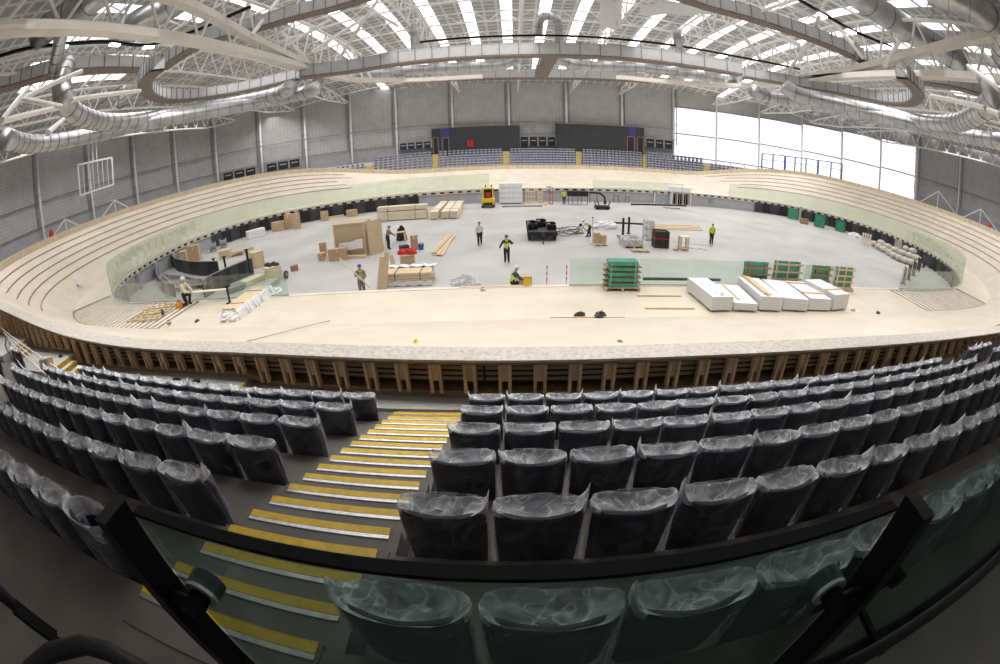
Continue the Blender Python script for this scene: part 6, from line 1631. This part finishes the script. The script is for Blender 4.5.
    if helmet:
        hb = MB(); ctr = hp((0, 0.015, 1.685))*s; hb.ell(ctr, (0.118*s, 0.140*s, 0.120*s), 18, 7, half=True)
        hb.cyl(ctr+Vector((0, 0, -0.012)), ctr+Vector((0, 0, 0.006)), 0.128*s, 18); hb.box(ctr+Vector((0, 0.14*s, 0.0)), (0.16*s, 0.07*s, 0.016)); hb.build('helmet', M[helmet], root_o, smooth=True)
    elif hair:
        hb = MB(); hb.ell(hp((0, 0.0, 1.672))*s, (0.092*s, 0.104*s, 0.098*s), 16, 7, half=True); hb.build('hair', M['hair'], root_o, smooth=True)
    return root_o
def face(px, py): return px, py
p = at_z(480, 245.5); person('person in a pale pink shirt and dark trousers walking towards the camera', p, PI+0.1, 'whitecloth', 'darkcloth', stride=0.25, scale=1.0)
p = at_z(507, 263); person('person in hi-vis vest and blue helmet walking away on the open floor', p, 0.05, 'darkcloth', 'darkcloth', vest=True, helmet='blue', stride=0.55, arms=((( -0.33, -0.02, 1.18), (-0.42, 0.10, 0.98)), ((0.32, 0.05, 1.20), (0.38, 0.25, 1.22))))
p = at_z(711, 244.5); person('person in a hi-vis top looking down, alone on the right of the floor', p, PI-0.1, 'hivis', 'darkcloth', lean=0.12, stride=0.2, look=0, hair=True)
p = at_z(588.5, 237.5); person('person in hi-vis vest and white helmet bending over beside a staff', p, 1.25, 'whitecloth', 'darkcloth', vest=True, helmet='sheet', lean=1.05, stride=0.5, arms=(((-0.2, 0.45, 0.90), (-0.12, 0.55, 0.62)), ((0.2, 0.45, 0.90), (0.12, 0.55, 0.62))))
p = at_z(564, 204); person('person in hi-vis vest and jeans standing by the black table', p, -0.2, 'hivis', 'bluecloth', vest=True, helmet=None)
p = at_z(389, 249); person('person in blue helmet and dark clothes standing beside the plywood sheet', p, -0.9, 'camo', 'darkcloth', helmet='blue', lean=0.25, arms=(((-0.2, 0.30, 1.15), (-0.1, 0.50, 1.0)), ((0.24, 0.30, 1.12), (0.15, 0.5, 0.98))))
p = at_z(363, 296.5); person('person in blue helmet carrying a long plank upright, near edge', p, PI+0.35, 'camo', 'camo', vest=True, helmet='blue', scale=0.98, arms=(((-0.27, 0.16, 1.12), (-0.04, 0.27, 1.05)), ((0.27, 0.14, 1.20), (0.06, 0.27, 1.32))))
fw = Vector((-math.sin(PI+0.35), math.cos(PI+0.35), 0)); rt = Vector((math.cos(PI+0.35), math.sin(PI+0.35), 0))
h0 = p+fw*0.31
plank('timber_plank', 'long pale plank held by the person in the blue helmet', h0-rt*0.42+Vector((0, 0, 0.55)), h0+rt*0.95+Vector((0, 0, 2.25)), 0.16, 0.05, 'lumber_pale', None, 'plank', roll=0)
# torso-high worker at the near edge
p = at_z(513.5, 293); person('person in white helmet and hi-vis vest at the near edge, seen to the waist', p, -1.15, 'bluecloth', 'darkcloth', vest=True, helmet='sheet', lean=0.30, crouch=0.36, arms=(((-0.2, 0.25, 0.80), (-0.1, 0.47, 0.70)), ((0.24, 0.24, 0.78), (0.15, 0.46, 0.68))), knees=(((-0.10, 0.30, 0.50), (-0.11, 0.12, 0.085)), ((0.11, 0.12, 0.10), (0.12, -0.34, 0.09))))
# kneeling worker on the deck
p = at_z(187, 305.5, ZI); rzk = -1.45
person('person kneeling in hi-vis vest and white helmet on the left deck edge, holding a board', (p.x, p.y, ZK), rzk, 'whitecloth', 'darkcloth', vest=True, helmet='sheet', crouch=0.36, lean=0.12,
       arms=(((-0.24, 0.22, 0.78), (-0.14, 0.46, 0.66)), ((0.24, 0.24, 0.76), (0.14, 0.48, 0.66))), knees=(((-0.10, 0.30, 0.50), (-0.11, 0.12, 0.085)), ((0.11, 0.12, 0.10), (0.12, -0.34, 0.09))))
f = Vector((-math.sin(rzk), math.cos(rzk), 0)); r = Vector((math.cos(rzk), math.sin(rzk), 0)); o_ = Vector((p.x, p.y, ZK))
plank('timber_board', 'pale board held out by the kneeling worker on the left deck', o_+f*0.50+Vector((0, 0, 0.62)), o_+f*2.6+Vector((0, 0, 0.55)), 0.22, 0.05, 'pine', None, 'board')
c = at_z(180, 307, ZI); t = thing('tool_bag', 'orange bag beside the kneeling worker on the left deck', 'bag', (c.x, c.y, ZK)); b = MB(); b.ell((0, 0, 0), (0.3, 0.2, 0.28), 12, 6, half=True, jit=.08); b.build('pouch', M['orange'], t); b = MB(); b.tube([(-0.2, 0, 0.2), (0, 0, 0.36), (0.2, 0, 0.2)], 0.02, 6); b.build('handle', M['blk'], t)
# tool rest and black bag beside the crate worker
c = at_z(396, 243); t = thing('saw_bench', 'sawhorse bench loaded with dark tools beside the plywood sheet', 'bench', c, 0.5)
for s_ in (-1, 1):
    for q in (-1, 1): b = MB(); b.beam((s_*0.8, q*0.3, 0), (s_*0.75, q*0.08, 0.8), 0.07); b.build('leg', M['lumber'], t)
b = MB(); b.box((0, 0, 0.83), (1.9, 0.35, 0.07)); b.build('top', M['lumber'], t)
c2 = at_z(402, 240); random.seed(5); b = MB((c2.x, c2.y, 0)); b.ell((c2.x, c2.y, 0), (0.45, 0.4, 1.15), 14, 8, half=True, jit=.12); o = b.build('tool_sack', M['blkpl'], loc=(c2.x, c2.y, 0)); tag(o, 'tall black sack standing at the end of the sawhorse bench', 'bag'); random.seed(7)
# ------------------------------------------------------------------ roof steelwork, catwalks and ducts
def px_path(pts, z):
    return [at_z(x, y, z) for x, y in pts]
def dense(pts, n):
    pts = [Vector(p) for p in pts]; out = []; N = len(pts)
    for i in range(N-1):
        p = [pts[max(0, min(N-1, i+j-1))] for j in range(4)]
        for k in range(n):
            t = k/n; out.append(.5*(2*p[1]+(p[2]-p[0])*t+(2*p[0]-5*p[1]+4*p[2]-p[3])*t*t+(3*p[1]-p[0]-3*p[2]+p[3])*t**3))
    out.append(pts[-1]); return out
def boxsweep(name, label, cat, pts, w_, h_, mat, group=None, parent=None, org=None):
    org = org or tuple(pts[len(pts)//2])
    m_ = MB(org); m_.sweep(pts, [(-w_/2, -h_/2), (w_/2, -h_/2), (w_/2, h_/2), (-w_/2, h_/2), (-w_/2, -h_/2)])
    if parent is not None: return m_.build(name, M[mat], parent)
    o = m_.build(name, M[mat], loc=org); return tag(o, label, cat, group)
# the great trusses over the two ends: cream lower chords sweeping round at the far end
def big_truss(label, X, yA, yB, arch, sgn):
    """lower chord level, arched second chord rising towards the camera, round turn at the far end"""
    org = (X, (yA+yB)/2, 16.0); t = thing('roof_truss', label, 'truss', org, group='cream end trusses of the roof')
    lo = [Vector((X, y, 16.0)) for y in np.linspace(yA, yB, 12)]
    for k in range(1, 9):
        an = PI/2*k/8; lo.append(Vector((X+sgn*(11*(1-math.cos(an))), yB+10.5*math.sin(an), 16.0)))
    lo.append(lo[-1]+Vector((sgn*3.0, 0, 0)))
    boxsweep('lower_chord', None, None, lo, 0.75, 0.50, 'ribbon', parent=t, org=org)
    up = [Vector((X, y, z)) for y, z in arch]; up = dense(up, 4)
    boxsweep('arched_chord', None, None, up, 0.75, 0.50, 'ribbon', parent=t, org=org)
    top = [Vector((X, y, min(20.6, zroof(X, y)-2.6))) for y in np.linspace(yA, yB+8, 14)]
    m_ = MB(org); m_.tube(top, 0.16, 8); m_.build('top_chord', M['steel'], t)
    m_ = MB(org)
    for i in range(len(top)-1):
        a, b_ = top[i], top[i+1]; yy = (a.y+b_.y)/2; zz = 16.0
        q = Vector((X, min(yy, yB+9.5), zz)) if yy < yB else Vector((X+sgn*2.0, yy, zz))
        m_.cyl(a, q, 0.10, 6); m_.cyl(b_, q, 0.10, 6)
    m_.build('lattice_web', M['steel'], t)
big_truss('cream-chorded roof truss over the left bend, curling round at the far end', -17.4, 5.0, 43.5, [(12.0, 18.9), (17.6, 18.5), (21.5, 18.1), (27.0, 17.2), (35.5, 16.4), (43.5, 16.05)], 1)
big_truss('cream-chorded roof truss over the right bend, curling round at the far end', 26.2, 6.0, 42.0, [(7.0, 19.4), (11.6, 18.9), (15.4, 18.3), (19.5, 17.6), (24.0, 16.9), (29.0, 16.4), (36.0, 16.1)], -1)
# white lattice trusses running across and along the roof
def lattice_truss(label, P, Q, depth, n, r=0.085, group='white lattice trusses under the roof', lowdip=0.0, drop=0.5):
    P, Q = Vector(P), Vector(Q); mid = (P+Q)/2; org = tuple(mid)
    t = thing('lattice_truss', label, 'truss', org, group=group)
    def pt(u, low):
        p = P.lerp(Q, u); zr = zroof(p.x, p.y)-drop; return Vector((p.x, p.y, zr-((depth if lowdip == 0 else depth*(0.15+0.85*min(1, 2.2*math.sin(PI*u))))+lowdip*math.sin(PI*u) if low else 0)))
    a = [pt(k/n, False) for k in range(n+1)]; b_ = [pt((k+.5)/n, True) for k in range(n)]
    m_ = MB(org); m_.tube(a, r*1.2, 6); m_.build('top_chord', M['steel'], t)
    m_ = MB(org); m_.tube(b_, r*1.2, 6); m_.build('bottom_chord', M['steel'], t)
    m_ = MB(org)
    for k in range(n): m_.cyl(a[k], b_[k], r*.75, 5); m_.cyl(b_[k], a[k+1], r*.75, 5)
    m_.build('lattice_web', M['steel'], t)
def span_x(y):
    t = 1-(abs(y-36.6)/WBB)**WN; h = WA*t**(1/WN); return 8.5-h, 8.5+h
nm = ['first', 'second', 'third', 'fourth', 'fifth', 'sixth', 'seventh', 'eighth', 'ninth', 'tenth', 'eleventh', 'twelfth']
for k, y in enumerate((18.5, 26.5, 34, 41, 48, 55, 62, 69)):
    x0, x1 = span_x(y); lattice_truss('white lattice truss across the roof, %s from the camera' % nm[k], (x0+0.4, y, 0), (x1-0.4, y, 0), 1.25, 40)
for k, x in enumerate((-44, -35.5, -27, -8.5, 1.0, 9.8, 18, 35, 44, 53, 61)):
    y0, y1 = ysp(x); lattice_truss('white lattice truss along the roof, %s from the left end' % nm[k], (x, max(y0+2, 8), 0), (x, y1-1.0, 0), 1.6, 22, r=0.10, group='white lattice trusses along the roof', lowdip=0.9, drop=2.0)
# diagonal braces
def brace_set(label, segs, r, mat='steel'):
    c = sum((Vector(a)+Vector(b_) for a, b_ in segs), Vector())/(2*len(segs)); t = thing('roof_brace', label, 'brace', tuple(c), group='white diagonal roof braces')
    for a, b_ in segs: m_ = MB(tuple(c)); m_.cyl(a, b_, r, 8); m_.build('strut', M[mat], t)
def seg(x0, y0, z0, x1, y1, z1): return (at_z(x0, y0, z0), at_z(x1, y1, z1))
brace_set('white diagonal braces hanging left of centre under the roof', [seg(378, 0, 21.5, 332, 71, 16.2), seg(375, 12, 21, 312, 52, 17), seg(278, 0, 21, 252, 35, 17.2), seg(282, 32, 19.5, 310, 63, 16.4), seg(330, 20, 20, 288, 45, 18), seg(374, 12, 21, 398, 26, 20)], 0.16)
brace_set('white diagonal braces hanging right of centre under the roof', [seg(736, 25, 20, 772, 78, 16.3), seg(823, 10, 20.5, 863, 58, 16.6), seg(806, 44, 18.5, 786, 76, 16.3), seg(900, 40, 18, 884, 66, 16.4), seg(826, 0, 21, 800, 60, 17), seg(766, 28, 20, 800, 45, 18.5)], 0.16)
brace_set('white steel braces in the dark roof corner at left', [seg(22, 99, 13.5, 82, 71, 14.5), seg(22, 99, 13.5, 62, 107, 12.5), seg(2, 120, 12.0, 28, 88, 13.8), seg(0, 122, 12, 58, 108, 12.6), seg(72, 100, 13.0, 140, 91, 13.6), seg(48, 133, 11, 63, 120, 12)], 0.13)
brace_set('white steel braces in the dark roof corner at right', [seg(931, 96, 13.2, 985, 108, 12.4), seg(931, 96, 13.2, 932, 110, 12.4), seg(968, 66, 15.5, 1000, 90, 13.5), seg(988, 110, 12.2, 1000, 114, 12)], 0.13)

# catwalks with grey mesh sides
def catwalk(label, pts, w_=1.1, h_=0.95, posts=True):
    pts = [Vector(p) for p in pts]; org = tuple(pts[len(pts)//2]); t = thing('catwalk', label, 'catwalk', org, group='grey catwalks under the roof')
    m_ = MB(org); m_.sweep(pts, [(-w_/2, 0), (w_/2, 0), (w_/2, 0.14), (-w_/2, 0.14), (-w_/2, 0)]); m_.build('deck', M['catdeck'], t)
    for s_ in (-1, 1):
        m_ = MB(org); m_.sweep(pts, [(s_*w_/2-0.02, 0.14), (s_*w_/2+0.02, 0.14), (s_*w_/2+0.02, h_), (s_*w_/2-0.02, h_), (s_*w_/2-0.02, 0.14)]); m_.build('mesh_side', M['mesh'], t)
        m_ = MB(org); m_.sweep(pts, [(s_*w_/2-0.05, h_), (s_*w_/2+0.05, h_), (s_*w_/2+0.05, h_+0.07), (s_*w_/2-0.05, h_+0.07), (s_*w_/2-0.05, h_)]); m_.build('hand_rail', M['galv'], t)
    m_ = MB(org); L = 0
    for p, q in zip(pts, pts[1:]):
        d = (q-p); n = max(1, int(d.length/1.3)); dd = d.copy(); dd.z = 0; dd.normalize(); nr = Vector((dd.y, -dd.x, 0))
        for k in range(n):
            c = p+d*(k/n)
            for s_ in (-1, 1): m_.box((c.x+nr.x*s_*(w_/2+.04), c.y+nr.y*s_*(w_/2+.04), c.z+h_/2+0.1), (0.06, 0.06, h_+0.25), math.atan2(dd.y, dd.x))
    pp = m_.build('upright', M['galv_dark'], t); tag(pp, kind='stuff')
    return t
catwalk('long grey catwalk crossing under the roof before the far wall', dense([at_z(x, y, 15.0) for x, y in ((300, 79), (350, 73), (400, 65), (450, 60), (500, 57.5), (560, 57), (620, 59.5), (680, 66), (740, 76))], 3), 1.2, 1.1)
lp = dense([at_z(x, y, 15.0) for x, y in ((298, 80), (250, 91), (205, 99), (172, 102), (153, 98), (145, 90), (148, 80), (158, 71))], 4)
catwalk('grey catwalk loop rounding above the left ducts', lp, 1.0, 0.9)
lp = dense([at_z(x, y, 15.0) for x, y in ((744, 78), (800, 88), (850, 97), (885, 104), (908, 105), (918, 99), (915, 90), (902, 79))], 4)
catwalk('grey catwalk loop rounding above the right ducts', lp, 1.0, 0.9)
catwalk('brown-bottomed catwalk rising from the left edge to the top centre', dense([at_z(x, y, 17.0) for x, y in ((-12, 94), (20, 86), (55, 76), (100, 71), (140, 71), (163, 70))], 3), 1.0, 0.9)
catwalk('brown-bottomed catwalk climbing from the left loop to the top edge', dense([at_z(x, y, 17.0+0.35*k) for k, (x, y) in enumerate(((163, 70), (180, 58), (205, 45), (255, 31), (300, 18), (340, 8), (385, -6)))], 3), 1.1, 1.0)
catwalk('brown-bottomed catwalk descending from the top edge to the right loop', dense([at_z(x, y, 19.1-0.35*k) for k, (x, y) in enumerate(((660, -8), (705, 8), (750, 20), (790, 33), (830, 48), (862, 62)))], 3), 1.1, 1.0)
catwalk('grey catwalk curving past the right ducts to the right edge', dense([at_z(x, y, 17.0) for x, y in ((862, 62), (880, 74), (910, 82), (950, 88), (985, 97), (1010, 104))], 3), 1.0, 0.9)
catwalk('short brown catwalk pointing to the far wall at top centre', [at_z(551, 56, 15.2), at_z(546, 66, 15.1), at_z(541, 78.5, 15.0)], 1.3, 0.5)
catwalk('grey gantry along the top of the far wall', dense([at_y(x, y, 62) for x, y in ((432, 82), (470, 80), (510, 79), (560, 79), (600, 80), (648, 83))], 3), 1.2, 1.3)

# galvanised ducts
def duct(label, pts, r, ribs=1.1, group='galvanised air ducts'):
    pts = [Vector(p) for p in pts]; org = tuple(pts[len(pts)//2]); t = thing('air_duct', label, 'duct', org, group=group)
    m_ = MB(org); m_.tube(pts, r, 16); m_.build('duct', M['galv'], t, smooth=True)
    acc, nxt, n = 0.0, ribs, 0; m_ = MB(org)
    for p, q in zip(pts, pts[1:]):
        L = (q-p).length
        while acc+L > nxt:
            c = p.lerp(q, (nxt-acc)/L); d = (q-p).normalized(); m_.cyl(c-d*0.03, c+d*0.03, r*1.035, 16); nxt += ribs; n += 1
        acc += L
    o = m_.build('joint_ring', M['galv_dark'], t); tag(o, kind='stuff'); return t
zd = 13.3
duct('lower long silver duct along the left wall, turning up at its near end', dense([at_z(x, y, zd) for x, y in ((6, 139), (30, 144), (62, 141), (100, 133), (150, 122), (200, 113), (250, 104), (295, 95), (312, 90))]+[at_z(318, 84, 14.2)], 4), 0.62)
duct('upper long silver duct with a big elbow above the left wall', dense([at_z(68, 62, 17.5), at_z(62, 82, 15.6), at_z(64, 100, 14.2)]+[at_z(x, y, 13.6) for x, y in ((78, 115), (105, 122), (140, 120), (190, 112.5), (240, 103), (275, 95), (290, 88))], 4), 0.66)
duct('lower long silver duct along the right wall', dense([at_z(x, y, zd) for x, y in ((755, 91), (770, 97), (810, 103), (860, 112), (905, 122), (950, 134), (1004, 142))], 4), 0.60)
duct('upper silver duct with a big elbow above the right wall', dense([at_z(785, 86, 14.2)]+[at_z(x, y, 13.6) for x, y in ((800, 95), (840, 104), (880, 113), (920, 122), (955, 123), (980, 112))]+[at_z(992, 95, 14.4), at_z(985, 78, 15.4)], 4), 0.66)
duct('thick silver duct entering from the top edge at far left', [at_z(112, -14, 19.4), at_z(88, 2, 19.3), at_z(60, 20, 19.1), at_z(36, 36, 18.9)], 0.98, 1.6)
duct('thick silver duct in two bends at the upper left', dense([at_z(190, -6, 20.2), at_z(165, 10, 20.0), at_z(140, 20, 19.7), at_z(122, 34, 19.2), at_z(112, 42, 18.8)], 3), 0.98, 1.6)
duct('thick silver duct from the top edge down to the right, with dark rings', dense([at_z(848, -12, 21), at_z(872, 6, 20.6), at_z(900, 24, 20.2), at_z(932, 44, 19.6), at_z(965, 63, 19.0)], 3), 1.15, 2.0)
duct('dark thick duct in the top right corner', dense([at_z(925, -12, 20.4), at_z(955, -2, 20.2), at_z(985, 14, 19.8), at_z(1000, 34, 19.4), at_z(1004, 60, 18.9)], 3), 1.1, 1.5)
duct('silver duct below the catwalk, left of centre at the far wall', dense([at_y(x, y, 52) for x, y in ((340, 79), (390, 72.5), (440, 68.5), (490, 66), (505, 64), (518, 58)) ], 3), 0.62, 1.3)
duct('silver duct below the catwalk, right of centre at the far wall', dense([at_y(x, y, 52) for x, y in ((558, 58), (568, 63), (590, 66), (640, 67.5), (690, 74), (735, 82))], 3), 0.62, 1.3)
duct('small silver downpipe elbow at the top centre-right', dense([at_z(538, 36, 18.0), at_z(540, 20, 19.6), at_z(549, 16, 20), at_z(558, 22, 19.4), at_z(559, 50, 16.8)], 4), 0.42, 0.9)
duct('small silver downpipe left of the top centre', dense([at_z(414, 26, 19), at_z(415, 40, 17.6), at_z(416, 57, 16.4)], 3), 0.42, 0.8)
duct('small silver downpipe right of the top centre', dense([at_z(676, 30, 19), at_z(679, 45, 17.6), at_z(680, 60, 16.4)], 3), 0.42, 0.8)
duct('thin upright pipe behind the left duct elbow', [at_z(122, 88, 14.5), at_z(121, 106, 13.6)], 0.3, 0.7)
duct('slanting open-ended silver pipe crossing the left catwalk', [at_z(62, 30, 17), at_z(58, 52, 16.5), at_z(54, 70, 16)], 0.42, 0.8)
# black lighting rails with bright lamps
def lightrail(label, pts, lamps):
    pts = [Vector(p) for p in pts]; org = tuple(pts[len(pts)//2]); t = thing('lighting_rail', label, 'light rail', org, group='black lighting rails')
    m_ = MB(org); m_.sweep(pts, [(-0.12, 0), (0.12, 0), (0.12, 0.16), (-0.12, 0.16), (-0.12, 0)]); m_.build('rail', M['blk'], t)
    for u in lamps:
        k = u*(len(pts)-1); i = min(int(k), len(pts)-2); c = pts[i].lerp(pts[i+1], k-i); d = pts[i+1]-pts[i]
        m_ = MB(org); m_.box(c-Vector((0, 0, 0.10)), (0.9, 0.3, 0.12), math.atan2(d.y, d.x)); m_.build('lamp', M['lamp'], t)
lightrail('black lighting rail over the left catwalk', dense([at_z(x, y, 18.0) for x, y in ((-8, 60), (30, 49), (70, 45), (110, 43), (150, 46), (200, 30), (250, 8))], 3), (0.30, 0.52, 0.66))
lightrail('black lighting rail over the right catwalk', dense([at_z(x, y, 18.6) for x, y in ((788, -6), (820, 13), (856, 33), (892, 48))], 3), (0.35, 0.62, 0.95))
lightrail('dark lighting rail above the long catwalk at the top centre', dense([at_z(x, y, 17.4) for x, y in ((420, 43), (460, 39), (500, 37), (560, 36.5), (620, 40), (680, 47), (740, 58), (800, 70))], 3), ())
# pale fabric bundles hung from the roof
for (x0, y0, x1, y1, z, lb) in ((640, 2, 715, 14, 20.5, 'pale fabric bundle slung under the roof, right of centre'), (600, 0, 622, 28, 20.5, 'white hanging banner strip right of the top centre')):
    pts = []
    for i in range(5):
        pts.append([at_z(x0+(x1-x0)*j/10, y0+(y1-y0)*i/4*(1 if x1-x0 > 40 else 1)+1.2*math.sin(j*1.3), z-0.5*i/4-0.25*math.sin(PI*j/10)) for j in range(11)])
    c = pts[2][5]; m_ = MB(tuple(c)); g_ = [[m_.P(p) for p in r_] for r_ in pts]; h_ = [[m_.P(Vector(p)+Vector((0, 0.1, -0.08))) for p in r_] for r_ in pts]
    for i in range(4):
        for j in range(10): m_.face([g_[i][j], g_[i][j+1], g_[i+1][j+1], g_[i+1][j]]); m_.face([h_[i][j+1], h_[i][j], h_[i+1][j], h_[i+1][j+1]])
    tag(m_.build('fabric_sheet', M['sheet'], loc=tuple(c)), lb, 'fabric')
LP, EXPO = 960, 0.0
# ------------------------------------------------------------------ light
w = bpy.data.worlds.new('sky'); SC.world = w; w.use_nodes = True
w.node_tree.nodes['Background'].inputs['Color'].default_value = (0.95, 0.97, 1.0, 1)
w.node_tree.nodes['Background'].inputs['Strength'].default_value = 1.5
def area(name, loc, rot, sx_, sy_, power, col=(1, 1, 1), spread=180):
    l = bpy.data.lights.new(name, 'AREA'); l.shape = 'RECTANGLE'; l.size = sx_; l.size_y = sy_; l.energy = power; l.color = col; l.spread = R(spread)
    o = bpy.data.objects.new(name, l); COL.objects.link(o); o.location = loc; o.rotation_euler = rot
    return o
for (y, xs_, pw, spr) in ((12.5, (-30, -16, -2, 12, 26, 40), 0.52, 96), (24, (-42, -24, -6, 12, 30, 48, 60), 0.72, 150), (37, (-44, -24, -4, 16, 36, 56), 0.72, 160), (50, (-40, -24, -6, 12, 30, 48), 0.62, 160), (64, (-34, -18, -2, 14, 30, 46), 0.95, 140)):
    for x in xs_:
        area('daylight_fill', (x, y, 16.2), (0, 0, 0), 12, 9, LP*pw, (1.0, 0.985, 0.965), spr)  # lamps added below the roof to spread the daylight evenly
for x in (-22, -10, 2, 14, 26):
    area('daylight_fill', (x, 7.0, 16.0), (0, 0, 0), 10, 3, LP*0.20, (1.0, 0.985, 0.965), 62)  # narrow lamps added to brighten walkway and near lip, no skylight above
SC.view_settings.view_transform = 'Standard'; SC.view_settings.look = 'None'
SC.view_settings.gamma = 1.0; SC.view_settings.use_curve_mapping = False
SC.view_settings.exposure = EXPO
try:
    SC.cycles.use_denoising = True
    SC.cycles.transparent_max_bounces = 24
    SC.cycles.max_bounces = 6
    SC.cycles.diffuse_bounces = 3
except Exception: pass
